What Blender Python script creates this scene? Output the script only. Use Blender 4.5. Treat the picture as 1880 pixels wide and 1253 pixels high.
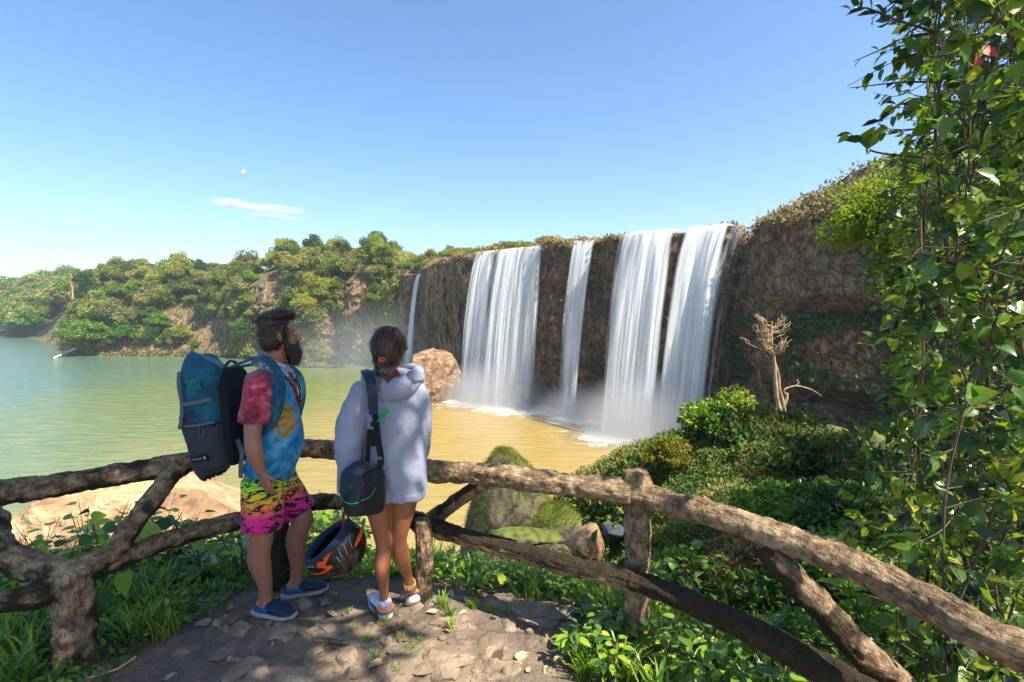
import bpy, bmesh, math, random
import numpy as np
from mathutils import Vector, Matrix, Quaternion
from math import radians, sin, cos, tan, atan, atan2, pi, sqrt

# ------------------------------------------------------------------ camera, sky, sun, exposure
for _o in list(bpy.data.objects):
    bpy.data.objects.remove(_o)
scene = bpy.context.scene
COL = scene.collection
PITCH = radians(3.9); FPX = 900.0; EYE = 1.8; WATER = -13.2
cam_data = bpy.data.cameras.new('camera')
cam_data.sensor_width = 36; cam_data.lens = 36 * FPX / 1880
cam_data.clip_end = 20000; cam_data.clip_start = 0.05
camera = bpy.data.objects.new('camera', cam_data); COL.objects.link(camera)
camera.location = (0, 0, EYE); camera.rotation_euler = (radians(90) - PITCH, 0, 0)
scene.camera = camera

SUN = Vector((0.47, -0.34, 0.81)).normalized()
world = bpy.data.worlds.new('World'); scene.world = world; world.use_nodes = True
wn = world.node_tree; wn.nodes.clear()
sky = wn.nodes.new('ShaderNodeTexSky'); sky.sky_type = 'NISHITA'; sky.sun_disc = False
sky.sun_elevation = math.asin(SUN.z); sky.sun_rotation = atan2(SUN.x, SUN.y)
sky.air_density = 1.0; sky.dust_density = 1.1; sky.ozone_density = 2.2; sky.altitude = 300
bg = wn.nodes.new('ShaderNodeBackground'); bg.inputs[1].default_value = 0.125
wo = wn.nodes.new('ShaderNodeOutputWorld')
hsv = wn.nodes.new('ShaderNodeHueSaturation'); hsv.inputs['Saturation'].default_value = 1.2
wn.links.new(sky.outputs[0], hsv.inputs['Color']); wn.links.new(hsv.outputs[0], bg.inputs[0]); wn.links.new(bg.outputs[0], wo.inputs[0])
sl = bpy.data.lights.new('sun', 'SUN'); sl.energy = 5.0; sl.angle = radians(0.5); sl.color = (1.0, 0.93, 0.82)
sun = bpy.data.objects.new('sun', sl); COL.objects.link(sun); sun.rotation_euler = SUN.to_track_quat('Z', 'Y').to_euler()
scene.view_settings.view_transform = 'Standard'; scene.view_settings.look = 'None'
scene.view_settings.exposure = 1.05; scene.view_settings.gamma = 1
scene.cycles.transparent_max_bounces = 32
scene.cycles.max_bounces = 7; scene.cycles.volume_bounces = 1
scene.cycles.volume_step_rate = 4.0

# ------------------------------------------------------------------ helpers
def ray(px, py):
    a = (px - 940) / FPX; b = -(py - 626.5) / FPX
    return Vector((a, cos(PITCH) + b * sin(PITCH), -sin(PITCH) + b * cos(PITCH)))
def P(px, py, d):
    r = ray(px, py); t = d / r.y
    return Vector((r.x * t, d, EYE + r.z * t))
def G(px, py, z=0.0):
    r = ray(px, py); t = (z - EYE) / r.z
    return Vector((r.x * t, r.y * t, z))
def proj(p):
    p = Vector(p); d = p - Vector((0, 0, EYE))
    f = d.y * cos(PITCH) - d.z * sin(PITCH); u = d.y * sin(PITCH) + d.z * cos(PITCH)
    if f < 0.01: return (-9999, -9999)
    return (940 + FPX * d.x / f, 626.5 - FPX * u / f)

def hsh(ix, iy, iz, seed):
    n = (ix * 374761393 + iy * 668265263 + iz * 2147483647 + seed * 1274126177) & 0xffffffff
    n = ((n ^ (n >> 13)) * 1274126177) & 0xffffffff
    n = ((n ^ (n >> 16)) * 2246822519) & 0xffffffff
    return ((n ^ (n >> 15)) & 0xffffff) / float(0xffffff)
def vnoise(x, y, z, seed=0):
    x = np.asarray(x, float); y = np.asarray(y, float) + 0 * x; z = np.asarray(z, float) + 0 * x
    xi = np.floor(x).astype(np.int64); yi = np.floor(y).astype(np.int64); zi = np.floor(z).astype(np.int64)
    fx = x - xi; fy = y - yi; fz = z - zi
    fx = fx * fx * (3 - 2 * fx); fy = fy * fy * (3 - 2 * fy); fz = fz * fz * (3 - 2 * fz)
    r = 0
    for a in (0, 1):
        for b in (0, 1):
            for c in (0, 1):
                w = (fx if a else 1 - fx) * (fy if b else 1 - fy) * (fz if c else 1 - fz)
                r = r + w * hsh(xi + a, yi + b, zi + c, seed)
    return r * 2 - 1
def fbm(x, y, z, seed=0, octv=4):
    r = 0; a = 1; t = 0
    for i in range(octv):
        r = r + a * vnoise(x * 2 ** i, np.asarray(y) * 2 ** i, np.asarray(z) * 2 ** i, seed + i * 7); t += a; a *= 0.5
    return r / t

def link(o, parent=None):
    COL.objects.link(o)
    if parent is not None: o.parent = parent
    return o
def mk(name, V, F, m=None, parent=None, smooth=False, attr=None, vec=None, uv=None, mats=None, midx=None):
    V = np.asarray(V, np.float32).reshape(-1, 3)
    me = bpy.data.meshes.new(name)
    if isinstance(F, np.ndarray):
        n, k = F.shape
        me.vertices.add(len(V)); me.vertices.foreach_set('co', V.ravel())
        me.loops.add(n * k); me.loops.foreach_set('vertex_index', F.astype(np.int32).ravel())
        me.polygons.add(n); me.polygons.foreach_set('loop_start', np.arange(0, n * k, k, dtype=np.int32))
        me.polygons.foreach_set('loop_total', np.full(n, k, np.int32))
        me.update(calc_edges=True)
    else:
        me.from_pydata([tuple(v) for v in V.tolist()], [], F); me.update()
    if smooth: me.polygons.foreach_set('use_smooth', np.ones(len(me.polygons), bool))
    if attr:
        for k_, a in attr.items():
            at = me.attributes.new(k_, 'FLOAT', 'POINT'); at.data.foreach_set('value', np.asarray(a, np.float32))
    if vec:
        for k_, a in vec.items(): me.attributes.new(k_, 'FLOAT_VECTOR', 'POINT').data.foreach_set('vector', np.asarray(a, np.float32).ravel())
    if uv is not None:
        ul = me.uv_layers.new(name='UVMap'); li = np.empty(len(me.loops), np.int32); me.loops.foreach_get('vertex_index', li)
        ul.data.foreach_set('uv', np.asarray(uv, np.float32)[li].ravel())
    for mm in (mats or ([m] if m else [])): me.materials.append(mm)
    if midx is not None: me.polygons.foreach_set('material_index', np.asarray(midx, np.int32))
    return link(bpy.data.objects.new(name, me), parent)
def tag(o, label=None, cat=None, group=None, kind=None):
    if label: o['label'] = label
    if cat: o['category'] = cat
    if group: o['group'] = group
    if kind: o['kind'] = kind
    return o
def empty(name, loc=(0, 0, 0), label=None, cat=None, group=None, rz=0):
    o = bpy.data.objects.new(name, None); COL.objects.link(o); o.location = loc; o.rotation_euler.z = rz
    o.empty_display_size = 0.1
    return tag(o, label, cat, group)
def child(o, root):
    """parent o (built in world coordinates) to root, keeping its place"""
    o.parent = root; o.matrix_parent_inverse = Matrix.Translation(-Vector(root.location)) if root.rotation_euler.z == 0 else (Matrix.Translation(root.location) @ root.rotation_euler.to_matrix().to_4x4()).inverted()
    return o
def grid_faces(nu, nv, wrap=False):
    i = np.arange(nu if wrap else nu - 1)[:, None]; j = np.arange(nv - 1)[None, :]
    a = i * nv + j; b = ((i + 1) % nu) * nv + j
    return np.stack([a, b, b + 1, a + 1], -1).reshape(-1, 4)

# ------------------------------------------------------------------ materials
def new_mat(name):
    m = bpy.data.materials.new(name); m.use_nodes = True; nt = m.node_tree; nt.nodes.clear()
    out = nt.nodes.new('ShaderNodeOutputMaterial')
    return m, nt, out
def N(nt, t, **kw):
    n = nt.nodes.new(t)
    for k, v in kw.items():
        if k.startswith('i_'):
            n.inputs[int(k[2:])].default_value = v
        elif k == 'ins':
            for a, b in v.items(): n.inputs[a].default_value = b
        else: setattr(n, k, v)
    return n
def L(nt, a, ao, b, bi): nt.links.new(a.outputs[ao], b.inputs[bi])
def ramp(nt, stops, interp='LINEAR'):
    r = nt.nodes.new('ShaderNodeValToRGB'); cr = r.color_ramp; cr.interpolation = interp
    while len(cr.elements) > 1: cr.elements.remove(cr.elements[-1])
    cr.elements[0].position = stops[0][0]; c = stops[0][1]; cr.elements[0].color = (*c, 1) if len(c) == 3 else c
    for p, c in stops[1:]:
        e = cr.elements.new(p); e.color = (*c, 1) if len(c) == 3 else c
    return r
def coords(nt, scale=(1, 1, 1), kind='Object'):
    tc = nt.nodes.new('ShaderNodeTexCoord'); mp = nt.nodes.new('ShaderNodeMapping'); mp.inputs['Scale'].default_value = scale
    nt.links.new(tc.outputs[kind], mp.inputs[0]); return mp
def wcoords(nt, scale=(1, 1, 1)):
    tc = nt.nodes.new('ShaderNodeNewGeometry'); mp = nt.nodes.new('ShaderNodeMapping'); mp.inputs['Scale'].default_value = scale
    nt.links.new(tc.outputs['Position'], mp.inputs[0]); return mp
def noise(nt, mp, scale, detail=5, rough=0.55, dist=0):
    n = nt.nodes.new('ShaderNodeTexNoise'); n.inputs['Scale'].default_value = scale; n.inputs['Detail'].default_value = detail
    n.inputs['Roughness'].default_value = rough; n.inputs['Distortion'].default_value = dist
    nt.links.new(mp.outputs[0], n.inputs['Vector']); return n
def mixc(nt, fac, a, b, mode='MIX'):
    m = nt.nodes.new('ShaderNodeMix'); m.data_type = 'RGBA'; m.blend_type = mode
    for s, i in ((fac, 0), (a, 6), (b, 7)):
        if isinstance(s, bpy.types.NodeSocket): nt.links.new(s, m.inputs[i])
        else: m.inputs[i].default_value = s if i == 0 else (*s, 1) if len(s) == 3 else s
    return m.outputs[2]
def math_(nt, op, a, b=0.0, clamp=False):
    m = nt.nodes.new('ShaderNodeMath'); m.operation = op; m.use_clamp = clamp
    for i, s in ((0, a), (1, b)):
        if isinstance(s, bpy.types.NodeSocket): nt.links.new(s, m.inputs[i])
        else: m.inputs[i].default_value = s
    return m.outputs[0]
def smooth_(nt, x, lo, hi):
    m = nt.nodes.new('ShaderNodeMapRange'); m.interpolation_type = 'SMOOTHSTEP'
    nt.links.new(x, m.inputs[0]); m.inputs[1].default_value = lo; m.inputs[2].default_value = hi
    return m.outputs[0]
def bump(nt, h, strength=0.5, dist=0.02, nrm=None):
    b = nt.nodes.new('ShaderNodeBump'); b.inputs['Strength'].default_value = strength; b.inputs['Distance'].default_value = dist
    nt.links.new(h, b.inputs['Height'])
    if nrm: nt.links.new(nrm, b.inputs['Normal'])
    return b.outputs[0]
def princ(nt, out, col, rough=0.8, nrm=None, spec=0.3, **kw):
    p = nt.nodes.new('ShaderNodeBsdfPrincipled')
    for s, k in ((col, 'Base Color'), (rough, 'Roughness'), (spec, 'Specular IOR Level')):
        if isinstance(s, bpy.types.NodeSocket): nt.links.new(s, p.inputs[k])
        else: p.inputs[k].default_value = s if not isinstance(s, tuple) else (*s[:3], 1)
    for k, v in kw.items(): p.inputs[k.replace('_', ' ')].default_value = v
    if nrm is not None: nt.links.new(nrm, p.inputs['Normal'])
    if out is not None: nt.links.new(p.outputs[0], out.inputs[0])
    return p

def leaf_mat(name, stops, trans=0.35, rough=0.5, bright=1.0, objrand=0.25, spec=0.35, tint=(1.25, 1.35, 0.5)):
    """leaf colour from a per-leaf attribute 'v', shifted a little per object"""
    m, nt, out = new_mat(name)
    at = N(nt, 'ShaderNodeAttribute', attribute_name='v')
    oi = N(nt, 'ShaderNodeObjectInfo')
    x = math_(nt, 'ADD', at.outputs['Fac'], math_(nt, 'MULTIPLY', math_(nt, 'SUBTRACT', oi.outputs['Random'], 0.5), objrand * 2))
    r = ramp(nt, stops); nt.links.new(x, r.inputs[0])
    p = princ(nt, None, r.outputs[0], rough, spec=spec)
    t = N(nt, 'ShaderNodeBsdfTranslucent')
    nt.links.new(mixc(nt, 1.0, r.outputs[0], tint, 'MULTIPLY'), t.inputs[0])
    ms = N(nt, 'ShaderNodeMixShader', i_0=trans)
    nt.links.new(p.outputs[0], ms.inputs[1]); nt.links.new(t.outputs[0], ms.inputs[2]); nt.links.new(ms.outputs[0], out.inputs[0])
    return m
def bark_mat(name, c1, c2, scale=6, rough=0.9):
    m, nt, out = new_mat(name); mp = coords(nt, (1, 1, 0.3)); n = noise(nt, mp, scale, 6)
    r = ramp(nt, [(0.3, c1), (0.7, c2)]); L(nt, n, 0, r, 0)
    princ(nt, out, r.outputs[0], rough, bump(nt, n.outputs[0], 0.6, 0.02)); return m

def unit(a): return a / np.maximum(np.linalg.norm(a, axis=-1, keepdims=True), 1e-9)
# leaf templates: local x along length, y across, z up; unit length
T_DIA = (np.array([(0, 0, 0), (.45, .3, .06), (1, 0, 0), (.45, -.3, .06)]), np.array([(0, 1, 2, 3)]))
T_LEAF = (np.array([(0, 0, 0), (.25, .2, .06), (.6, .2, .05), (1, 0, -.12), (.6, -.2, .05), (.25, -.2, .06), (.25, 0, -.0), (.6, 0, -.03)]),
          np.array([(0, 6, 1, 1), (1, 6, 7, 2), (2, 7, 3, 3), (0, 5, 6, 6), (5, 4, 7, 6), (4, 3, 7, 7)]))
T_BROAD = (np.array([(0, 0, 0), (-.08, .2, .06), (.2, .36, .08), (.6, .28, .05), (1, 0, -.15), (.6, -.28, .05), (.2, -.36, .08), (-.08, -.2, .06), (.2, 0, -.01), (.6, 0, -.03)]),
           None)
T_BLADE = (np.array([(0, .025, 0), (0, -.025, 0), (.4, .03, .25), (.4, -.03, .25), (.75, .02, .34), (.75, -.02, .34), (1, 0, .3)]), None)
TRI_LEAF = [(0, 6, 1), (1, 6, 2), (6, 7, 2), (2, 7, 3), (0, 5, 6), (5, 4, 6), (4, 7, 6), (4, 3, 7)]
TRI_BROAD = [(0, 8, 1), (1, 8, 2), (2, 8, 9), (2, 9, 3), (3, 9, 4), (0, 7, 8), (7, 6, 8), (6, 9, 8), (6, 5, 9), (5, 4, 9)]
TRI_BLADE = [(0, 1, 2), (1, 3, 2), (2, 3, 4), (3, 5, 4), (4, 5, 6)]
T_LEAF = (T_LEAF[0], np.array(TRI_LEAF)); T_BROAD = (T_BROAD[0], np.array(TRI_BROAD)); T_BLADE = (T_BLADE[0], np.array(TRI_BLADE))
T_DIA = (T_DIA[0], np.array([(0, 1, 2), (0, 2, 3)]))
def leaves(pos, axis, up, size, tmpl, val):
    """place leaf templates: axis = direction of each leaf, up = rough normal"""
    pos = np.asarray(pos, float); X = unit(np.asarray(axis, float)); U = np.asarray(up, float)
    Y = unit(np.cross(U, X)); Z = np.cross(X, Y)
    tv, tf = tmpl; size = np.broadcast_to(np.asarray(size, float), (len(pos),))
    V = pos[:, None, :] + size[:, None, None] * (tv[None, :, 0:1] * X[:, None, :] + tv[None, :, 1:2] * Y[:, None, :] + tv[None, :, 2:3] * Z[:, None, :])
    n = len(pos); k = len(tv)
    F = (tf[None] + (np.arange(n) * k)[:, None, None]).reshape(-1, tf.shape[1])
    v = np.repeat(np.broadcast_to(np.asarray(val, float), (n,)), k)
    return V.reshape(-1, 3), F, v
def merge(parts):
    V = []; F = []; A = []; o = 0
    for v, f, a in parts:
        V.append(v); F.append(np.asarray(f) + o); A.append(a); o += len(v)
    return np.concatenate(V), np.concatenate(F), np.concatenate(A)
def randdir(rng, n):
    return unit(rng.normal(size=(n, 3)))

def tube(pts, rad, n=8, seed=0, rough=0.0, cap=True, squash=None, rs=6.0):
    """tapered tube through points; returns V, list of faces"""
    pts = [Vector(p) for p in pts]; rad = list(rad) if hasattr(rad, '__len__') else [rad] * len(pts)
    V = []; F = []; prev = None
    for i, p in enumerate(pts):
        d = (pts[min(i + 1, len(pts) - 1)] - pts[max(i - 1, 0)]).normalized()
        if prev is None:
            a = Vector((0, 0, 1)) if abs(d.z) < 0.9 else Vector((1, 0, 0))
            x = d.cross(a).normalized()
        else: x = (prev - d * prev.dot(d)).normalized()
        prev = x; y = d.cross(x)
        for k in range(n):
            t = 2 * pi * k / n; V.append(p + (x * cos(t) + y * sin(t)) * rad[i])
    V = np.array([tuple(v) for v in V])
    if rough:
        c = np.repeat(np.array([tuple(p) for p in pts]), n, 0); dirs = unit(V - c)
        rr = np.repeat(np.array(rad), n)
        V = V + dirs * (fbm(V[:, 0] * rs, V[:, 1] * rs, V[:, 2] * rs, seed, 4) * rough * rr)[:, None]
    for i in range(len(pts) - 1):
        for k in range(n):
            a = i * n + k; b = i * n + (k + 1) % n
            F.append((a, b, b + n, a + n))
    if cap:
        F.append(tuple(range(n - 1, -1, -1))); o = (len(pts) - 1) * n; F.append(tuple(range(o, o + n)))
    return V, F
def joinVF(parts):
    V = []; F = []; o = 0
    for v, f in parts:
        V.append(np.asarray(v)); F += [tuple(int(i) + o for i in q) for q in f]; o += len(v)
    return np.concatenate(V), F
def cr(pts, m=8):
    """Catmull-Rom resample of a list of tuples (any dimension)"""
    p = np.array([tuple(q) for q in pts], float); p = np.vstack([2 * p[0] - p[1], p, 2 * p[-1] - p[-2]]); out = []
    for i in range(1, len(p) - 2):
        for k in range(m):
            t = k / m
            out.append(0.5 * ((2 * p[i]) + (-p[i - 1] + p[i + 1]) * t + (2 * p[i - 1] - 5 * p[i] + 4 * p[i + 1] - p[i + 2]) * t * t + (-p[i - 1] + 3 * p[i] - 3 * p[i + 1] + p[i + 2]) * t ** 3))
    out.append(p[-2]); return np.array(out)
# ------------------------------------------------------------------ hills and cliff: one lofted sheet
HI = ([0, 1, 3, 6, 10, 15, 21, 30, 55, 130], [-16, -13.4, -12.4, -8, -2, 4, 9, 13, 16, 17])
FA = ([0, 3, 10, 15, 22, 32, 45, 65, 100, 250], [-16, -13.6, -12.2, -7, -1, 5, 11, 16, 20, 21])
CL = ([0, .8, 1.6, 2.6, 3.6, 6, 12, 22, 40, 110], [-16, -12.0, -6, 0, 5, 9, 12.5, 15.5, 18, 19])
WA = ([1.5, 1.3, .8, .4, .1, 0, 0, 3, 20, 110], [-16, -12, -7, -2, 3, 7, 10.6, 10.9, 11.2, 12])
WS = ([1.5, 1.3, .8, .4, .1, 0, 0, 3, 20, 110], [-16, -12, -7, -2, 2, 5, 9.0, 10.2, 11.2, 12])
RI = ([7, 6.5, 9, 5, 4.2, 4.6, .3, -1.0, .3, 3.6, ], [-16, -9.5, -8.2, -6.2, -2, 1.2, 2.6, 5.5, 10.9, 14.6])
RJ = ([3, 3, 3, 2, 1.5, 1.6, .3, -.3, 0, 5, ], [-16, -9.5, -8.2, -6.2, -2, 1.2, 3, 6, 10.2, 11.2])
RK = ([7, 6.5, 9, 5, 4.2, 4.6, .3, -1.2, 0, 9, ], [-16, -9.5, -8.2, -6.2, -2, 1.2, 2.6, 6, 12.0, 16.4])
RM = ([5, 5, 6, 4, 3, 3.4, .3, -.8, 0, 3.6, ], [-16, -9.5, -8.2, -6.2, -2, 1.2, 2.8, 5.8, 10.2, 12.6])
ST = [((-620, 420), (-.3, 1), FA), ((-420, 345), (-.3, 1), FA), ((-330, 300), (-.1, 1), FA), ((-272, 262), (-.1, 1), FA), ((-222, 224), (-.1, 1), FA), ((-166, 178), (-.1, 1), HI),
      ((-141, 154), (0, 1), HI), ((-115, 150), (0, 1), HI), ((-95, 149), (0, 1), HI), ((-83, 147), (0, 1), CL), ((-72, 138), (0, 1), CL), ((-64, 136), (-.1, 1), CL), ((-57, 133), (-.1, 1), CL),
      ((-49, 135), (0, 1), CL), ((-43, 128), (0, 1), CL), ((-34, 127), (0, 1), CL), ((-29, 118), (-.1, 1), CL), ((-25, 115), (-.2, 1), WS), ((-21, 114), (-.2, 1), WS), ((-17.5, 103), (-.1, 1), WS),
      ((-13, 94), (0, 1), WA), ((-8, 84.5), (.1, 1), WA), ((-5, 83), (.2, 1), WA), ((4.9, 74.5), (.4, .92), WA), ((5.6, 71.5), (.4, .9), WA), ((8.0, 69.5), (.4, .9), WA), ((12, 67.5), (.4, .9), WA),
      ((12.3, 63.5), (.4, .9), WA), ((14.5, 61.3), (.4, .9), WA), ((25.2, 56), (.5, .85), WA), ((25.5, 52), (.6, .8), RJ), ((27, 47), (.7, .7), RM), ((29, 43), (.8, .6), RI), ((32, 39), (.8, .6), RK),
      ((36, 34), (.9, .4), RK), ((44, 28), (1, .2), RK), ((56, 24), (1, 0), RK)]
_stn = np.array([[*a, *(np.array(b) / np.hypot(*b))] + list(c[0]) + list(c[1]) for a, b, c in ST])
def _loft():
    seg = np.hypot(np.diff(_stn[:, 0]), np.diff(_stn[:, 1])); U = [0]
    rows = [_stn[0]]
    for i, s in enumerate(seg):
        m = int(min(90, max(8, s / 0.30))) if i > 7 else int(max(8, s / 2.2))
        for k in range(1, m + 1):
            t = k / m
            rows.append(_stn[i] * (1 - t) + _stn[i + 1] * t)
    rows = np.array(rows)
    # light smoothing along u
    ker = np.array([1, 2, 3, 2, 1.]); ker /= ker.sum()
    R = rows.copy()
    for c in range(rows.shape[1]): R[2:-2, c] = np.convolve(rows[:, c], ker, 'valid')
    NV = 16; t = np.linspace(0, 1, NV, endpoint=False)
    S = R[:, 4:14]; Z = R[:, 14:24]
    s = np.concatenate([S[:, i:i + 1] * (1 - t) + S[:, i + 1:i + 2] * t for i in range(9)] + [S[:, 9:]], 1)
    z = np.concatenate([Z[:, i:i + 1] * (1 - t) + Z[:, i + 1:i + 2] * t for i in range(9)] + [Z[:, 9:]], 1)
    X = R[:, 0:1] + R[:, 2:3] * s; Y = R[:, 1:2] + R[:, 3:4] * s
    V = np.stack([X, Y, z], -1)
    gu = np.gradient(V, axis=0); gv = np.gradient(V, axis=1); n = unit(np.cross(gu, gv)); 
    flip = np.where((n[..., 2:3] < -0.3), -1, 1); 
    out = np.stack([-R[:, 2:3] + 0 * s, -R[:, 3:4] + 0 * s, 0 * s], -1)
    steep = 1 - np.clip(np.abs(n[..., 2]) * 1.4 - .2, 0, 1)
    x, y, zz = V[..., 0], V[..., 1], V[..., 2]
    big = fbm(x / 7, y / 7, zz / 9, 3, 4); colm = fbm(x / 1.6, y / 1.6, zz / 9, 11, 4); blk = fbm(x / 1.5, y / 1.5, zz / 1.3, 23, 4)
    ridge = np.abs(fbm(x / 3.2, y / 3.2, zz / 2.2, 31, 4)); lay = vnoise(0 * x, 0 * x + fbm(x / 9, y / 9, zz / 9, 2, 2), zz / 1.5, 51)
    d = steep * (big * 1.7 + colm * .7 + blk * .8 - ridge * 2.2 + .5 + lay * .35)
    V = V + out * d[..., None]
    V[..., 2] += (1 - steep) * (fbm(x / 6, y / 6, 0 * x, 5, 4) * .7 + np.where(x > -16, np.maximum(fbm(x / 2.4, y / 2.4, 0 * x, 6, 3), 0) * 1.0, 0)) * np.clip((zz + 12) / 3, 0, 1)
    return V, steep
LV, LSTEEP = _loft()

def cliff_material():
    m, nt, out = new_mat('cliff_rock')
    g = N(nt, 'ShaderNodeNewGeometry'); sp = N(nt, 'ShaderNodeSeparateXYZ'); L(nt, g, 'Position', sp, 0)
    sn = N(nt, 'ShaderNodeSeparateXYZ'); L(nt, g, 'Normal', sn, 0)
    mp = wcoords(nt); mpv = wcoords(nt, (1, 1, .45))
    n1 = noise(nt, mp, .35, 7, .62); n2 = noise(nt, mpv, .9, 7, .65); n3 = noise(nt, mp, 1.7, 6, .6); n4 = noise(nt, mp, .12, 3)
    r = ramp(nt, [(.28, (.035, .024, .017)), (.38, (.12, .072, .040)), (.48, (.29, .175, .09)), (.60, (.44, .285, .15)), (.74, (.56, .40, .22))]); 
    L(nt, n2, 0, r, 0)
    red = mixc(nt, smooth_(nt, n1.outputs[0], .60, .70), r.outputs[0], (.19, .085, .045))
    c = mixc(nt, math_(nt, 'MULTIPLY', smooth_(nt, n3.outputs[0], .5, .75), .55), red, (.055, .045, .04))
    # wet, dark rock round the falls
    wet = math_(nt, 'MULTIPLY', smooth_(nt, sp.outputs[0], 3, 8), math_(nt, 'SUBTRACT', 1, smooth_(nt, sp.outputs[0], 24.5, 27)))
    c = mixc(nt, math_(nt, 'MULTIPLY', wet, .5), c, mixc(nt, smooth_(nt, n1.outputs[0], .55, .7), (.035, .027, .022), (.16, .11, .022)))
    c = mixc(nt, math_(nt, 'MULTIPLY', smooth_(nt, noise(nt, mpv, .28, 8, .7, .8).outputs[0], .50, .60), .72), c, (.030, .026, .026))
    # bands of the right-hand bluff: fractured red-brown above a massive grey ledge, dark undercut
    zz = math_(nt, 'ADD', sp.outputs[2], math_(nt, 'MULTIPLY', math_(nt, 'SUBTRACT', n1.outputs[0], .5), 5.0)); rt = smooth_(nt, sp.outputs[0], 25, 27)
    up = mixc(nt, smooth_(nt, noise(nt, wcoords(nt, (1, 1, .8)), 1.3, 8, .72).outputs[0], .44, .60), (.07, .035, .022), (.46, .25, .11)); led = mixc(nt, n3.outputs[0], (.12, .09, .07), (.36, .28, .20))
    band = mixc(nt, smooth_(nt, zz, 5.0, 6.6), led, up); c = mixc(nt, math_(nt, 'MULTIPLY', rt, math_(nt, 'MULTIPLY', smooth_(nt, zz, .8, 1.8), .72)), c, band)
    # green film
    mo = math_(nt, 'MULTIPLY', smooth_(nt, noise(nt, mp, .5, 6, .7).outputs[0], .52, .66), math_(nt, 'SUBTRACT', 1, smooth_(nt, sp.outputs[2], 2, 9)))
    c = mixc(nt, math_(nt, 'MULTIPLY', mo, .6), c, (.045, .07, .018))
    # soil and dry grass on the flats
    gr = ramp(nt, [(.3, (.08, .09, .025)), (.5, (.16, .15, .05)), (.62, (.30, .22, .10)), (.75, (.36, .22, .12))]); L(nt, n3, 0, gr, 0)
    flat = smooth_(nt, math_(nt, 'ADD', sn.outputs[2], math_(nt, 'MULTIPLY', math_(nt, 'SUBTRACT', n3.outputs[0], .5), .8)), .5, .8)
    c = mixc(nt, flat, c, gr.outputs[0])
    h = math_(nt, 'ADD', n2.outputs[0], math_(nt, 'MULTIPLY', n3.outputs[0], .7))
    vo = N(nt, 'ShaderNodeTexVoronoi', feature='DISTANCE_TO_EDGE', ins={'Scale': 1.1}); wv = wcoords(nt, (1, 1, .6)); ad = N(nt, 'ShaderNodeVectorMath', operation='ADD'); sc = N(nt, 'ShaderNodeVectorMath', operation='SCALE'); sc.inputs['Scale'].default_value = 1.1; L(nt, n3, 1, sc, 0); L(nt, wv, 0, ad, 0); L(nt, sc, 0, ad, 1); L(nt, ad, 0, vo, 'Vector')
    h = math_(nt, 'ADD', h, math_(nt, 'MULTIPLY', math_(nt, 'MINIMUM', vo.outputs[0], .12), 3.0))
    c = mixc(nt, math_(nt, 'MULTIPLY', math_(nt, 'SUBTRACT', 1, smooth_(nt, vo.outputs[0], 0, .07)), .7), c, (.022, .018, .015))
    c = mixc(nt, math_(nt, 'MULTIPLY', smooth_(nt, noise(nt, wcoords(nt, (1, 1, .7)), 3.6, 5, .7).outputs[0], .55, .62), .6), c, (.05, .036, .026))
    princ(nt, out, c, .85, bump(nt, h, .9, .5), spec=.25)
    return m
M_CLIFF = cliff_material()
nu, nv = LV.shape[:2]
hills = mk('cliff', LV.reshape(-1, 3), grid_faces(nu, nv)[:, ::-1], M_CLIFF, smooth=False); tag(hills, kind='structure', label='brown basalt cliff and wooded hills round the lake')

# distant blue-green hills behind
def far_hill():
    x = np.linspace(-900, 500, 140); v = np.linspace(0, 1, 12)
    X, Vv = np.meshgrid(x, v, indexing='ij')
    H = 52 + 34 * np.exp(-((X + 150) / 150) ** 2) + 18 * fbm(X / 130, 0 * X, 0 * X, 8, 4) + 8 * fbm(X / 18, Vv * 5, 0 * X, 9, 4)
    Z = -14 + (H + 0) * np.sin(Vv * pi / 2) * 1.0; Y = 620 + Vv * 260
    m, nt, out = new_mat('far_forest'); n = noise(nt, wcoords(nt), .06, 8, .7); r = ramp(nt, [(.35, (.012, .035, .012)), (.65, (.05, .10, .03))]); L(nt, n, 0, r, 0)
    princ(nt, out, r.outputs[0], .9, bump(nt, n.outputs[0], 1, 8))
    o = mk('hill', np.stack([X, Y, Z], -1).reshape(-1, 3), grid_faces(140, 12), m, smooth=True); tag(o, kind='structure')
far_hill()

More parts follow.
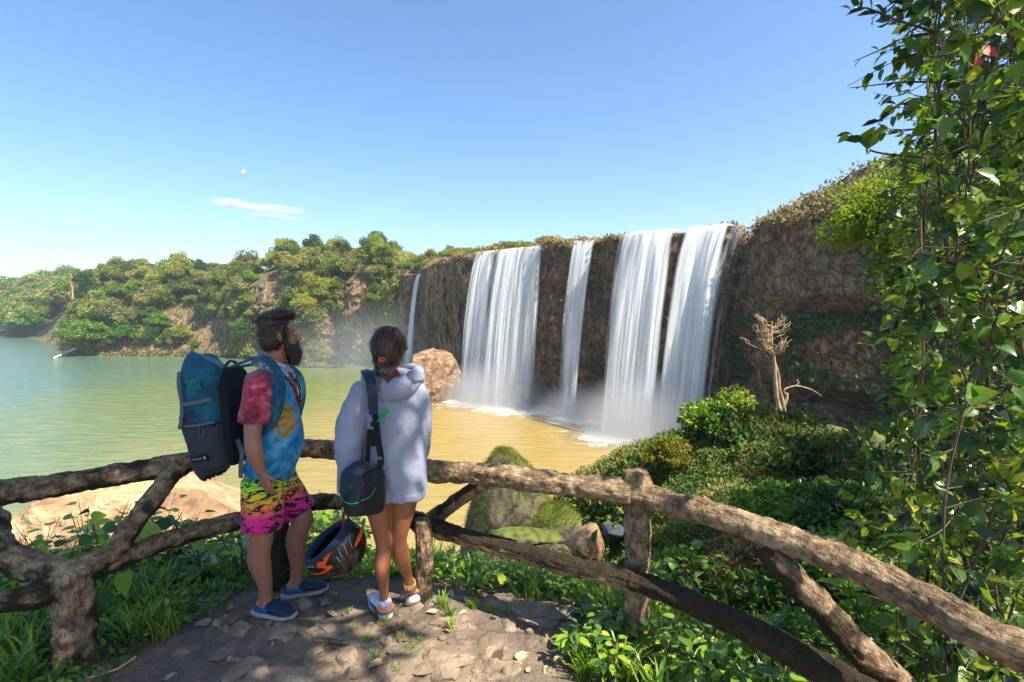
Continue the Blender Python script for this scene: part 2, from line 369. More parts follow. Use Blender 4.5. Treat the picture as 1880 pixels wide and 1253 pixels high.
# ------------------------------------------------------------------ water
def water_material():
    m, nt, out = new_mat('lake_water')
    g = N(nt, 'ShaderNodeNewGeometry'); sp = N(nt, 'ShaderNodeSeparateXYZ'); L(nt, g, 'Position', sp, 0)
    mp = wcoords(nt, (.35, 1, 1)); mp2 = wcoords(nt)
    n1 = noise(nt, mp2, .05, 4, .5, 1.0); n2 = noise(nt, mp, .9, 4); n3 = noise(nt, mp2, .35, 7, .65, 1.5)
    # muddy near the falls, clear green away from them
    dx = math_(nt, 'SUBTRACT', sp.outputs[0], 12.0); dy = math_(nt, 'SUBTRACT', sp.outputs[1], 56.0)
    dd = math_(nt, 'SQRT', math_(nt, 'ADD', math_(nt, 'MULTIPLY', dx, dx), math_(nt, 'MULTIPLY', dy, dy)))
    dd = math_(nt, 'ADD', dd, math_(nt, 'MULTIPLY', math_(nt, 'SUBTRACT', n1.outputs[0], .5), 26))
    f = smooth_(nt, dd, 20, 62)
    col = mixc(nt, f, (.37, .255, .07), (.135, .19, .04))
    f2 = smooth_(nt, dd, 70, 120)
    col = mixc(nt, f2, col, (.075, .17, .115))
    col = mixc(nt, math_(nt, 'MULTIPLY', smooth_(nt, n2.outputs[0], .35, .75), .30), col, (.40, .31, .12))
    n5 = noise(nt, wcoords(nt, (.5, 1, 1)), .22, 5, .6, 1.2)
    col = mixc(nt, math_(nt, 'MULTIPLY', smooth_(nt, n5.outputs[0], .45, .65), .14), col, (.10, .11, .03))
    # foam where the falls land: distance to each base line
    def seg(ax, ay, bx, by, w):
        L2 = (bx - ax) ** 2 + (by - ay) ** 2
        px = math_(nt, 'SUBTRACT', sp.outputs[0], ax); py = math_(nt, 'SUBTRACT', sp.outputs[1], ay)
        t = math_(nt, 'DIVIDE', math_(nt, 'ADD', math_(nt, 'MULTIPLY', px, bx - ax), math_(nt, 'MULTIPLY', py, by - ay)), L2, True)
        qx = math_(nt, 'SUBTRACT', px, math_(nt, 'MULTIPLY', t, bx - ax)); qy = math_(nt, 'SUBTRACT', py, math_(nt, 'MULTIPLY', t, by - ay))
        d = math_(nt, 'SQRT', math_(nt, 'ADD', math_(nt, 'MULTIPLY', qx, qx), math_(nt, 'MULTIPLY', qy, qy)))
        return math_(nt, 'DIVIDE', d, w)
    ds = [seg(-8, 79, 3, 71, 5.5), seg(6.8, 65, 8.5, 64, 2.6), seg(11.5, 57, 18, 52, 5.2), seg(-17, 79, -9, 78, 3.0)]
    d = ds[0]
    for q in ds[1:]: d = math_(nt, 'MINIMUM', d, q)
    d = math_(nt, 'ADD', d, math_(nt, 'MULTIPLY', math_(nt, 'SUBTRACT', n3.outputs[0], .5), 2.6))
    foam = math_(nt, 'SUBTRACT', 1, smooth_(nt, d, .35, 1.1))
    col = mixc(nt, math_(nt, 'MULTIPLY', foam, .9), col, (.85, .80, .70))
    h = math_(nt, 'ADD', n2.outputs[0], math_(nt, 'MULTIPLY', noise(nt, mp, 3.2, 3).outputs[0], .35))
    rough = math_(nt, 'ADD', .16, math_(nt, 'MULTIPLY', foam, .5))
    princ(nt, out, col, rough, bump(nt, h, .8, .22), spec=.5)
    return m
W = 9
o = mk('water', [(-1200, 20, WATER), (200, 20, WATER), (200, 700, WATER), (-1200, 700, WATER)], [(0, 1, 2, 3)], water_material()); tag(o, kind='structure')

# ------------------------------------------------------------------ falls
def fall_mat(seed, dens, name='falling_water'):
    m, nt, out = new_mat(name)
    uv = N(nt, 'ShaderNodeUVMap', uv_map='UVMap'); sx = N(nt, 'ShaderNodeSeparateXYZ'); L(nt, uv, 0, sx, 0)
    mp = N(nt, 'ShaderNodeMapping'); L(nt, uv, 0, mp, 0); mp.inputs['Scale'].default_value = (1, .045, 1); mp.inputs['Location'].default_value = (seed * 13.7, 0, seed)
    mp2 = N(nt, 'ShaderNodeMapping'); L(nt, uv, 0, mp2, 0); mp2.inputs['Scale'].default_value = (1, .02, 1); mp2.inputs['Location'].default_value = (seed * 7.7, 0, seed)
    a = noise(nt, mp2, .55, 3, .5); b = noise(nt, mp, 2.3, 4, .5)
    at = N(nt, 'ShaderNodeAttribute', attribute_name='edge')
    x = math_(nt, 'ADD', math_(nt, 'MULTIPLY', a.outputs[0], .62), math_(nt, 'MULTIPLY', b.outputs[0], .38))
    x = math_(nt, 'ADD', x, math_(nt, 'MULTIPLY', math_(nt, 'SUBTRACT', at.outputs['Fac'], 1.0), .5))
    al = smooth_(nt, x, .5 - dens - .16, .5 - dens + .15)
    al = math_(nt, 'MULTIPLY', math_(nt, 'MULTIPLY', al, .86), math_(nt, 'SUBTRACT', 1, math_(nt, 'MULTIPLY', smooth_(nt, sx.outputs[1], 18.5, 24.5), .75)))
    d = N(nt, 'ShaderNodeBsdfDiffuse'); t = N(nt, 'ShaderNodeBsdfTranslucent')
    c = mixc(nt, smooth_(nt, noise(nt, mp, 1.3, 4).outputs[0], .35, .7), (.88, .87, .80), (.72, .66, .50))
    c = mixc(nt, smooth_(nt, sx.outputs[1], 0, 5), c, (.93, .95, .95))
    nt.links.new(c, d.inputs[0]); nt.links.new(c, t.inputs[0])
    ms = N(nt, 'ShaderNodeMixShader', i_0=.45); L(nt, d, 0, ms, 1); L(nt, t, 0, ms, 2)
    tr = N(nt, 'ShaderNodeBsdfTransparent'); m2 = N(nt, 'ShaderNodeMixShader'); nt.links.new(al, m2.inputs[0]); L(nt, tr, 0, m2, 1); L(nt, ms, 0, m2, 2)
    L(nt, m2, 0, out, 0); return m
def make_fall(label, lip, ztop, throw, drop=None, layers=3, dens=.06, seed=0, spread=0.0):
    """lip: list of (x,y) along the crest; water slides over it then falls on a parabola"""
    lip = cr(lip, 12); n = len(lip); cum = np.concatenate([[0], np.cumsum(np.hypot(*np.diff(lip, axis=0).T))]); Wd = cum[-1]
    nu = max(24, int(Wd * 14)); us = np.linspace(0, Wd, nu)
    X = np.interp(us, cum, lip[:, 0]); Y = np.interp(us, cum, lip[:, 1])
    th = np.array(throw, float); H = ztop - WATER if drop is None else drop; nvv = 44
    root = empty('waterfall', (X.mean(), Y.mean(), ztop - H), label, 'waterfall')
    rng = np.random.default_rng(seed)
    for k in range(layers):
        s = np.concatenate([np.linspace(-1.6, 0, 6)[:-1], np.linspace(0, 1, nvv - 5)]) 
        UU, SS = np.meshgrid(us, s, indexing='ij'); t = np.clip(SS, 0, 1)
        out = fbm(UU * .55, 0 * UU, SS * .4, seed * 5 + k, 3) * 1.1 + fbm(UU * 2.6, 0 * UU, SS * .7, seed * 5 + 40 + k, 3) * .35
        vel = 1 + .35 * out * 1.2 + (k - 1) * .10
        hor = np.where(SS < 0, SS * .8, t * vel)  # horizontal travel
        fx = X[:, None] + th[0] * np.where(SS < 0, SS * .35, hor) ; fy = Y[:, None] + th[1] * np.where(SS < 0, SS * .35, hor)
        side = (UU / Wd - .5) * spread * t
        tx = np.gradient(X)[:, None] / np.hypot(np.gradient(X), np.gradient(Y))[:, None]; ty = np.gradient(Y)[:, None] / np.hypot(np.gradient(X), np.gradient(Y))[:, None]
        wob = side + fbm(UU * .8, SS * 2, 0 * UU, seed + 77, 3) * .25 * t
        fx = fx + tx * wob; fy = fy + ty * wob
        fz = ztop - H * t ** 1.9 * 1.0 - k * .06 + np.where(SS < 0, -SS * .04, 0) + .12 * out * np.clip(1 - t * 4, 0, 1)
        e = np.minimum(UU, Wd - UU); edge = np.clip(e / (.12 * Wd + .15) + .35 + fbm(UU * 2, SS * 1.5, 0 * UU, seed + k, 3) * .5 - .1 * t, 0, 1)
        uvs = np.stack([UU + k * 31, H * t], -1)
        o = mk('water_sheet', np.stack([fx, fy, fz], -1).reshape(-1, 3), grid_faces(nu, len(s)), fall_mat(seed + k * 3.3, dens - k * .03), smooth=True,
               attr={'edge': edge.ravel()}, uv=uvs.reshape(-1, 2))
        child(o, root)
    return root
make_fall('broad white waterfall on the left, just right of the reddish boulder', [(-6.2, 84.3), (-4.6, 82.2), (0, 78), (4.4, 74.2), (5.0, 73)], 11.1, (-2.4, -4.2), seed=1, dens=.06)
make_fall('narrow middle waterfall between two bare rock pillars', [(8.6, 69.2), (11.6, 67.6)], 11.1, (-2.6, -3.0), seed=2, dens=.07, layers=2, spread=-.8)
make_fall('widest waterfall at the right, tallest in the picture', [(13.9, 62.0), (16, 60.2), (19.6, 58.4)], 11.1, (-3.5, -4.3), seed=3, dens=.035)
make_fall('slanting waterfall at the far right beside the big cliff', [(20.6, 58.0), (24.6, 55.6)], 11.2, (-4.2, -3.8), seed=7, dens=.06)
make_fall('thin wispy trickle down the wet wall beside the big cliff', [(24.9, 55.2), (26.0, 54.0)], 10.9, (-5.6, -3.4), seed=12, dens=-.06, layers=2)
make_fall('small thin distant waterfall in the corner of the cliff', [(-21.6, 113.2), (-20.2, 112.0)], 9.6, (-3.2, -3.4), seed=5, dens=.14, layers=2, spread=.8)

# ------------------------------------------------------------------ spray
def mist(loc, size, dens, label):
    m, nt, out = new_mat('spray'); tc = N(nt, 'ShaderNodeTexCoord')
    vl = N(nt, 'ShaderNodeVectorMath', operation='LENGTH'); L(nt, tc, 'Object', vl, 0)
    f = math_(nt, 'SUBTRACT', 1, smooth_(nt, vl.outputs['Value'], .15, 1.0))
    v = N(nt, 'ShaderNodeVolumePrincipled'); v.inputs['Color'].default_value = (.97, .98, 1, 1); v.inputs['Anisotropy'].default_value = .2
    nt.links.new(math_(nt, 'MULTIPLY', f, dens), v.inputs['Density']); nt.links.new(v.outputs[0], out.inputs['Volume'])
    bm = bmesh.new(); bmesh.ops.create_icosphere(bm, subdivisions=3, radius=1); me = bpy.data.meshes.new('spray'); bm.to_mesh(me); bm.free(); me.materials.append(m)
    o = link(bpy.data.objects.new('spray', me)); o.location = loc; o.scale = size; tag(o, label, 'mist', kind='stuff'); return o
mist((-2.5, 74.5, -12), (10.5, 8, 7), .27, 'white spray rising where the left falls land')
mist((8, 64, -12.5), (6, 6, 5), .20, 'spray round the foot of the middle waterfall')
mist((15.5, 55, -11.5), (10, 8, 7), .27, 'thick spray at the foot of the right falls')
mist((-30, 108, -9), (26, 18, 14), .020, 'thin blue spray drifting in the shaded corner of the lake')
# ------------------------------------------------------------------ far trees
GREENS = [(0, (.06, .09, .020)), (.3, (.155, .20, .032)), (.55, (.27, .30, .045)), (.8, (.40, .39, .065)), (1, (.50, .45, .09))]
M_TREE = leaf_mat('tree_leaves', GREENS, .4, .6)
M_OLIVE = leaf_mat('olive_leaves', [(0, (.08, .10, .03)), (.4, (.21, .23, .06)), (.8, (.37, .34, .10)), (1, (.48, .38, .14))], .38, .7)
M_DARKT = leaf_mat('dark_leaves', [(0, (.022, .055, .018)), (.5, (.06, .13, .032)), (1, (.15, .23, .045))], .25, .6)
M_BRITE = leaf_mat('bright_leaves', [(0, (.05, .12, .012)), (.5, (.14, .28, .02)), (1, (.30, .42, .04))], .35, .6)
M_DRY = leaf_mat('dry_scrub', [(0, (.10, .09, .03)), (.5, (.24, .18, .07)), (1, (.40, .28, .12))], .2, .8)
M_TRUNK = bark_mat('tree_bark', (.05, .035, .022), (.16, .12, .08))
M_PALE = bark_mat('pale_bark', (.26, .17, .09), (.60, .42, .25), 10)
def crown_arrays(seed, w, h, ncl, nlf, ls, base=0.25, tmpl=T_DIA):
    rng = np.random.default_rng(seed); parts = []
    d = randdir(rng, ncl); d[:, 2] = np.abs(d[:, 2]) * 1.1 - .25; rr = .35 + .75 * rng.random(ncl)
    C = d * rr[:, None] * np.array([w * .42, w * .42, h * .42]); C[:, 2] += h * .55
    R = w * (.08 + .15 * rng.random(ncl))
    for c, r in zip(C, R):
        dd = randdir(rng, nlf); dd[:, 2] = dd[:, 2] * .8 + .15
        pos = c + dd * r * (.55 + .5 * rng.random((nlf, 1))) * np.array([1, 1, .75])
        ax = unit(dd + .8 * randdir(rng, nlf)); up = unit(dd * .7 + np.array([0, 0, .6]) + .5 * randdir(rng, nlf))
        val = np.clip(.56 + .28 * rng.normal() * .6 + .16 * rng.normal(size=nlf), 0, 1)
        parts.append(leaves(pos, ax, up, ls * (.6 + .8 * rng.random(nlf)), tmpl, val))
    return merge(parts)
def trunk_VF(seed, h, w, r=.16, nb=6):
    rng = np.random.default_rng(seed + 999); parts = []
    top = np.array([rng.normal() * .06 * w, rng.normal() * .06 * w, h * .7])
    pts = [np.array([0, 0, -.8]), np.array([.02 * w, 0, h * .25]), top]
    parts.append(tube(cr(pts, 4), np.linspace(r, r * .35, 9), 7))
    for i in range(nb):
        t = .3 + .6 * rng.random(); st = pts[1] * (1 - t) + top * t; a = rng.random() * 6.28
        e = st + np.array([cos(a) * w * .35, sin(a) * w * .35, h * .25 * (.4 + rng.random())])
        parts.append(tube(cr([st, (st + e) / 2 + np.array([0, 0, -.05 * h]), e], 3), np.linspace(r * .5, r * .12, 7), 5, cap=False))
    return joinVF(parts)
VAR = []
def variant(seed, w, h, ncl, nlf, ls):
    V, F, a = crown_arrays(seed, w, h, ncl, nlf, ls)
    cme = bpy.data.meshes.new('crown'); 
    o = mk('crown', V, F, None, attr={'v': a}); cme = o.data; bpy.data.objects.remove(o)
    tv, tf = trunk_VF(seed, h, w); o = mk('trunk', tv, tf, M_TRUNK, smooth=True); tme = o.data; bpy.data.objects.remove(o)
    return cme, tme
for i in range(6): VAR.append(variant(10 + i, 6.0, 5.6 + i * .35, 24 + 3 * i, 170, .40))
LOW = [variant(40 + i, 6.0, 3.0, 20, 150, .40) for i in range(2)]
MATS = {'tree': M_TREE, 'olive': M_OLIVE, 'dark': M_DARKT, 'bright': M_BRITE, 'dry': M_DRY}
_mc = {}
def mesh_for(me, mat):
    k = (me.name, mat.name)
    if k not in _mc:
        c = me.copy(); c.materials.clear(); c.materials.append(mat); _mc[k] = c
    return _mc[k]
def far_tree(p, scale, kind, label, group, rng, var=None, low=False, cat='tree', sz=1.0, name=None):
    cm, tm = (LOW if low else VAR)[rng.integers(len(LOW if low else VAR))] if var is None else VAR[var]
    nm = name or ('shrub' if low else 'tree')
    r = empty(nm, p, label, cat, group, rz=rng.random() * 6.28); r.scale = (scale, scale, scale * sz)
    c = link(bpy.data.objects.new('crown', mesh_for(cm, MATS[kind])), r)
    t = link(bpy.data.objects.new('trunk', tm), r); return r
rng = np.random.default_rng(5)
def inside(px, py, e): return any(((px - a) / c) ** 2 + ((py - b) / d) ** 2 < 1 for a, b, c, d in e)
OUTCROP = [(495, 530, 38, 52), (335, 580, 34, 30), (480, 620, 25, 50), (245, 618, 26, 16), (300, 640, 140, 10), (655, 545, 30, 60), (640, 620, 60, 55), (395, 620, 38, 40), (755, 580, 50, 150)]
DEPTH_U = LV[:, 0, 1]
placed = []; cnt = 0
LAB = {'tree': 'leafy mid green tree on the far wooded hillside', 'olive': 'dull olive green tree on the far wooded hillside',
       'dark': 'dark green tree on the far wooded hillside', 'bright': 'bright fresh green tree on the far wooded hillside', 'dry': 'dry yellowish scrub bush on the far hillside'}
ku = np.where((LV[:, 0, 0] > -172) & (LV[:, 0, 0] < -27))[0]
order = rng.permutation(9000)
for q in range(9000):
    if cnt >= 298: break
    iu = int(ku[np.argmin(np.abs(LV[ku, 0, 0] + 172 - 145 * rng.random()))]); iv = int(18 + 102 * rng.random()); p = LV[iu, iv]
    if p[2] < -12.3: continue
    px, py = proj(p + np.array([0, 0, 1.2])); D = p[1]
    if px < 60 or px > 735 or D > 215: continue
    if inside(px, py - 6, OUTCROP): continue
    steep = LSTEEP[iu, iv]
    s = (.68 + .55 * rng.random()) * (.8 if steep > .5 else 1.0) * (.72 if p[2] < -9 else 1)
    md = 2.75 * s + (2.2 if D > 185 else 0)
    if any((p[0] - a) ** 2 + (p[1] - b) ** 2 + (p[2] - c) ** 2 < md * md for a, b, c in placed): continue
    placed.append(tuple(p)); cnt += 1
    w = [.34, .3, .12, .2, .04] if px < 330 else [.3, .38, .14, .1, .08]
    k = ['tree', 'olive', 'dark', 'bright', 'dry'][rng.choice(5, p=w)]
    far_tree(p - np.array([0, 0, .4]), s * 1.15, k, LAB[k], 'trees on the far wooded hillside', rng, sz=.8 + .4 * rng.random())
# the far-left shore and the plateau edge
def surf2(px, D):
    x = (px - 940) / FPX * D; d2 = (LV[..., 0] - x) ** 2 + (LV[..., 1] - D) ** 2 + np.where(LV[..., 2] < -12.6, 4000, 0); k = np.unravel_index(np.argmin(d2), d2.shape); return Vector(LV[k].tolist())
for i in range(70):
    x = -335 + 190 * rng.random() ** 1.2; y = 0; 
    p = surf2(-60 + 200 * rng.random() ** .9, 235 + 130 * rng.random())
    far_tree(p, 2.0 + 1.1 * rng.random(), ['tree', 'olive', 'bright'][rng.integers(3)], 'hazy round tree on the most distant shore of the lake', 'trees on the most distant shore', rng, sz=.8)
def surf_at(px, D):
    """height of the loft at a picture column and distance"""
    x = (px - 940) / FPX * D; d2 = (LV[..., 0] - x) ** 2 + (LV[..., 1] - D) ** 2 + np.where(LV[..., 2] < 5, 400, 0)
    k = np.unravel_index(np.argmin(d2), d2.shape); return Vector((x, D, float(LV[k][2])))
TOPS = [(712, 132, 1.25, 'tree', 'tall tree crowning the cliff corner left of the small waterfall'), (632, 168, .9, 'dark', 'small round tree alone on the skyline above the cliff'),
        (762, 130, .85, 'tree', 'green tree on the plateau rim, first right of the tall corner tree'), (790, 128, .85, 'tree', 'green tree on the plateau rim, second right of the tall corner tree'),
        (468, 160, 1.0, 'olive', 'olive tree on the skyline above the middle rock outcrop, left of two'), (498, 158, 1.1, 'tree', 'green tree on the skyline above the middle rock outcrop, right of two'), (535, 165, 1.1, 'olive', 'dull tree on the skyline between the man and the cliff corner'), (585, 160, 1.0, 'tree', 'rounded tree on the skyline left of the cliff corner'),
        (828, 118, .7, 'bright', 'small green tree standing free at the end of the rim row'), (125, 205, 1.5, 'bright', 'flat-topped tree standing free on the left skyline'), (158, 172, 1.3, 'dark', 'dark tree at the left shoulder of the wooded hill'),
        (372, 172, 1.1, 'dark', 'dark tree poking above the middle of the hill skyline')]
for px, D, s, k, lb in TOPS:
    far_tree(surf_at(px, D) - Vector((0, 0, 2.4 if 157 < D < 167 else .5)), s, k, lb, None, rng, sz=1.15)
# the big bright tree leaning over the water at the left
far_tree(Vector((-133, 153, -12.8)), 2.3, 'bright', 'big bright green tree leaning over the lake at the tip of the shore', None, rng, var=3, sz=.72)
far_tree(Vector((-122, 156, -11)), 1.7, 'bright', 'lighter green tree just right of the tree leaning over the lake', None, rng, var=1, sz=.8)
# vegetated column of trees clinging to the cliff
for px, py, D, s, k in [(690, 500, 120, 1.0, 'olive'), (705, 470, 122, 1.0, 'tree'), (680, 545, 118, .8, 'olive'), (640, 610, 118, .7, 'dark'), (560, 560, 126, 1.1, 'tree'), (575, 590, 124, 1.0, 'olive'), (545, 620, 124, .9, 'olive'), (590, 525, 128, .9, 'tree'), (715, 600, 110, .7, 'olive'), (700, 620, 112, .6, 'tree'), (578, 645, 122, .8, 'dry'), (600, 640, 122, .6, 'olive')]:
    far_tree(P(px, py, D) - Vector((0, 0, 3)), s, k, 'tree clinging to the steep cliff face left of the small waterfall', 'trees clinging to the cliff face', rng, sz=.9)
# shrubs along the top of the falls
for i in range(95):
    px = 740 + 420 * rng.random(); D = np.interp(px, [740, 870, 1000, 1160], [120, 92, 80, 69]) + .6 + 3.6 * rng.random()
    k = ['tree', 'olive', 'dry', 'bright'][rng.choice(4, p=[.35, .3, .15, .2])]
    p = surf_at(px, D); s = (.34 + .42 * rng.random()) * (1.0 if px < 1010 else .55)
    far_tree(p, s, k, 'low shrub growing on the rim above the falls', 'shrubs on the rim above the falls', rng, low=True, cat='shrub')
# scrub on the far slopes that nobody could count, and dry grass on the rims
def scatter_loft(name, ok, n, size, mat, seed, kind='stuff', label=None, hgt=.3, tm=T_DIA, cat='undergrowth'):
    r = np.random.default_rng(seed); idx = np.argwhere(ok); w = r.integers(0, len(idx), n); c = idx[w]
    p = LV[c[:, 0], c[:, 1]] + r.normal(size=(n, 3)) * np.array([.5, .5, .1]); p[:, 2] += hgt * r.random(n)
    # clumping
    cl = fbm(p[:, 0] / 3, p[:, 1] / 3, p[:, 2] / 3, seed, 3); keep = cl > -.12; p = p[keep]; cl = cl[keep]; m = len(p)
    V, F, a = leaves(p, randdir(r, m) + np.array([0, 0, .5]), randdir(r, m) * .6 + np.array([0, -.5, .6]), size * (.5 + r.random(m)), tm, np.clip(.45 + cl * .6 + .15 * r.normal(size=m), 0, 1))
    o = mk(name, V, F, mat, attr={'v': a}); tag(o, label, cat, kind=kind); return o
ix = LV[..., 0]; iy = LV[..., 1]; iz = LV[..., 2]; pxs = 940 + 900 * ix / iy
oc = np.zeros(iz.shape, bool)
pyy = 565 - 900 * (iz - 1.8) / iy
for a, b, c_, d_ in OUTCROP[:8]: oc |= ((pxs - a) / c_) ** 2 + ((pyy - b) / d_) ** 2 < .8
scatter_loft('undergrowth', (ix > -150) & (ix < -27) & (iz > -12.6) & (iy < 190) & ~oc, 190000, .55, M_OLIVE, 1, label='tangled scrub between the trees of the far hillside', hgt=1.6)
scatter_loft('grass', (ix > -30) & (ix < 14) & (iz > 10.2) & (iy < 130), 26000, .40, M_DRY, 2, label='dry grass on the plateau above the falls', hgt=.2, cat='grass')
scatter_loft('grass', (ix > 24) & (iz > 9.5) & (iy < 60), 26000, .34, M_DRY, 3, label='dry brown scrub on the brow of the right cliff', hgt=.3, cat='grass')
scatter_loft('ivy', (ix > 25) & (iz < 1.0) & (iz > -7) & (fbm(ix / 4, iy / 4, iz / 3, 4, 3) > .02), 15000, .42, M_DARKT, 4, label='dark creepers hanging under the overhang', hgt=.3, cat='creeper')
scatter_loft('reeds', (ix > -142) & (ix < -78) & (iz > -13.3) & (iz < -12.2), 9000, .7, M_DRY, 6, label='pale reeds and grass along the far shore', hgt=.3, cat='reeds')
# reddish boulder in the pool
def rock_VF(seed, rx, ry, rz, sub=5, amp=.25, fr=1.3, facet=.25):
    bm = bmesh.new(); bmesh.ops.create_icosphere(bm, subdivisions=sub, radius=1); v = np.array([tuple(q.co) for q in bm.verts]); f = [tuple(q.index for q in p.verts) for p in bm.faces]; bm.free()
    r = np.random.default_rng(seed); d = 1 + amp * fbm(v[:, 0] * fr, v[:, 1] * fr, v[:, 2] * fr, seed, 5)
    for k in range(14):
        nrm = unit(r.normal(size=3)); lim = .72 + .2 * r.random(); q = (v * d[:, None]) @ nrm; d = np.where(q > lim, d * (1 - facet) + facet * d * lim / np.maximum(q, 1e-6) , d) if facet < 1 else np.where(q > lim, d * lim / q, d)
    d = d * (1 + .03 * fbm(v[:, 0] * fr * 6, v[:, 1] * fr * 6, v[:, 2] * fr * 6, seed + 3, 3))
    return v * d[:, None] * np.array([rx, ry, rz]), f
def rock_mat(name, stops, scale=1.0, bs=.6, bd=.1, moss=None, mossr=(.45, .7), crack=True, rough=.85, spec=.25):
    m, nt, out = new_mat(name); mp = wcoords(nt); n = noise(nt, mp, 1.1 * scale, 8, .65); n2 = noise(nt, mp, 5 * scale, 6, .6)
    r = ramp(nt, stops); L(nt, n, 0, r, 0); c = r.outputs[0]
    h = math_(nt, 'ADD', n.outputs[0], math_(nt, 'MULTIPLY', n2.outputs[0], .4))
    if crack:
        vo = N(nt, 'ShaderNodeTexVoronoi', feature='DISTANCE_TO_EDGE', ins={'Scale': 1.0 * scale}); L(nt, n2, 1, N(nt, 'ShaderNodeMix'), 0)
        mv = N(nt, 'ShaderNodeVectorMath', operation='ADD'); sc = N(nt, 'ShaderNodeVectorMath', operation='SCALE'); sc.inputs['Scale'].default_value = .5 / scale
        L(nt, n, 1, sc, 0); L(nt, mp, 0, mv, 0); L(nt, sc, 0, mv, 1); L(nt, mv, 0, vo, 'Vector')
        cr_ = math_(nt, 'MINIMUM', vo.outputs[0], .09); h = math_(nt, 'ADD', h, math_(nt, 'MULTIPLY', cr_, 5.0))
        c = mixc(nt, math_(nt, 'SUBTRACT', 1, smooth_(nt, vo.outputs[0], 0, .035)), c, (.04, .028, .018))
    if moss:
        g = N(nt, 'ShaderNodeNewGeometry'); sn = N(nt, 'ShaderNodeSeparateXYZ'); L(nt, g, 'Normal', sn, 0)
        f = smooth_(nt, math_(nt, 'ADD', math_(nt, 'MULTIPLY', sn.outputs[2], .5), math_(nt, 'MULTIPLY', n.outputs[0], .8)), *mossr)
        c = mixc(nt, f, c, mixc(nt, n2.outputs[0], moss, tuple(q * 1.9 for q in moss)))
    princ(nt, out, c, rough, bump(nt, h, bs, bd), spec=spec); return m
M_BOULD = rock_mat('red_boulder', [(.3, (.08, .045, .025)), (.45, (.26, .15, .08)), (.6, (.46, .29, .16)), (.75, (.60, .42, .27))], .9, 1.0, .6, crack=False)
v, f = rock_VF(4, 5.2, 4.6, 5.4, 6, .42, 1.5, .9)
o = mk('boulder', v, f, M_BOULD); o.location = (-12.6, 79, -9.6); o.rotation_euler = (.1, .15, .4); tag(o, 'big reddish brown boulder standing in the pool', 'boulder')
# bare tree on the skyline, dead grey tree, fallen trunk, moon, cloud
def bare_tree(loc, h, label, mat, seed, r=.12, spread=.5, nb=16, name='bare_tree', mn=.35):
    rng = np.random.default_rng(seed); parts = []; root = empty(name, loc, label, 'tree')
    st = [np.array([0, 0, 0]), np.array([.03 * h, 0, h * .4]), np.array([-.02 * h, 0, h * .75]), np.array([.01 * h, 0, h])]
    sp = cr(st, 6); o = mk('trunk', *tube(sp + rng.normal(size=sp.shape) * .006 * h, np.linspace(r, r * .2, len(sp)), 7), mat, root, True)
    for i in range(nb):
        t = mn + (1 - mn) * rng.random(); b = sp[int(t * (len(sp) - 1))]; a = rng.random() * 6.28; ln = spread * h * (1.15 - t) * (.5 + rng.random() * .7)
        e = b + np.array([cos(a), sin(a), .35 + .5 * rng.random()]) * ln; mid = (b + e) / 2 + rng.normal(size=3) * .08 * ln
        path = cr([b, mid, e], 4); parts.append(tube(path, np.linspace(r * .38, r * .1, len(path)), 5, cap=False))
        for k in range(5):
            b2 = path[rng.integers(3, len(path))]; e2 = b2 + (unit(rng.normal(size=3)) * .8 + np.array([0, 0, .4])) * ln * .38
            parts.append(tube([b2, (b2 + e2) / 2 + rng.normal(size=3) * .03 * ln, e2], [r * .16, r * .12, r * .06], 4, cap=False))
    mk('branches', *joinVF(parts), mat, root, True); return root
bare_tree(surf_at(440, 175), 11, 'leafless tree rising from the hill skyline', M_TRUNK, 3, .18)
bare_tree(P(133, 552, 150), 8, 'dead grey tree standing among the lakeside trees', M_PALE, 5, .25, .3)
M_GREYW = bark_mat('driftwood', (.35, .31, .27), (.6, .55, .5))
o = mk('fallen_trunk', *tube(cr([G(100, 658, WATER + .2), G(118, 650, WATER + .8), P(138, 640, 149)], 4), np.linspace(.45, .2, 9), 7), M_GREYW, smooth=True); tag(o, 'bleached fallen trunk leaning from the far shore into the lake', 'fallen trunk')
def moon():
    m, nt, out = new_mat('moon_rock'); n = noise(nt, coords(nt), 2.5); r = ramp(nt, [(.4, (.10, .11, .13)), (.6, (.30, .31, .33))]); L(nt, n, 0, r, 0)
    d = N(nt, 'ShaderNodeBsdfDiffuse'); L(nt, r, 0, d, 0); t = N(nt, 'ShaderNodeBsdfTransparent'); a = N(nt, 'ShaderNodeAddShader'); L(nt, d, 0, a, 0); L(nt, t, 0, a, 1); L(nt, a, 0, out, 0)
    bm = bmesh.new(); bmesh.ops.create_uvsphere(bm, u_segments=32, v_segments=16, radius=32); me = bpy.data.meshes.new('moon'); bm.to_mesh(me); bm.free(); me.materials.append(m)
    o = link(bpy.data.objects.new('moon', me)); o.location = P(447, 315, 9000); tag(o, 'small pale daytime moon above the hill', 'moon')
moon()
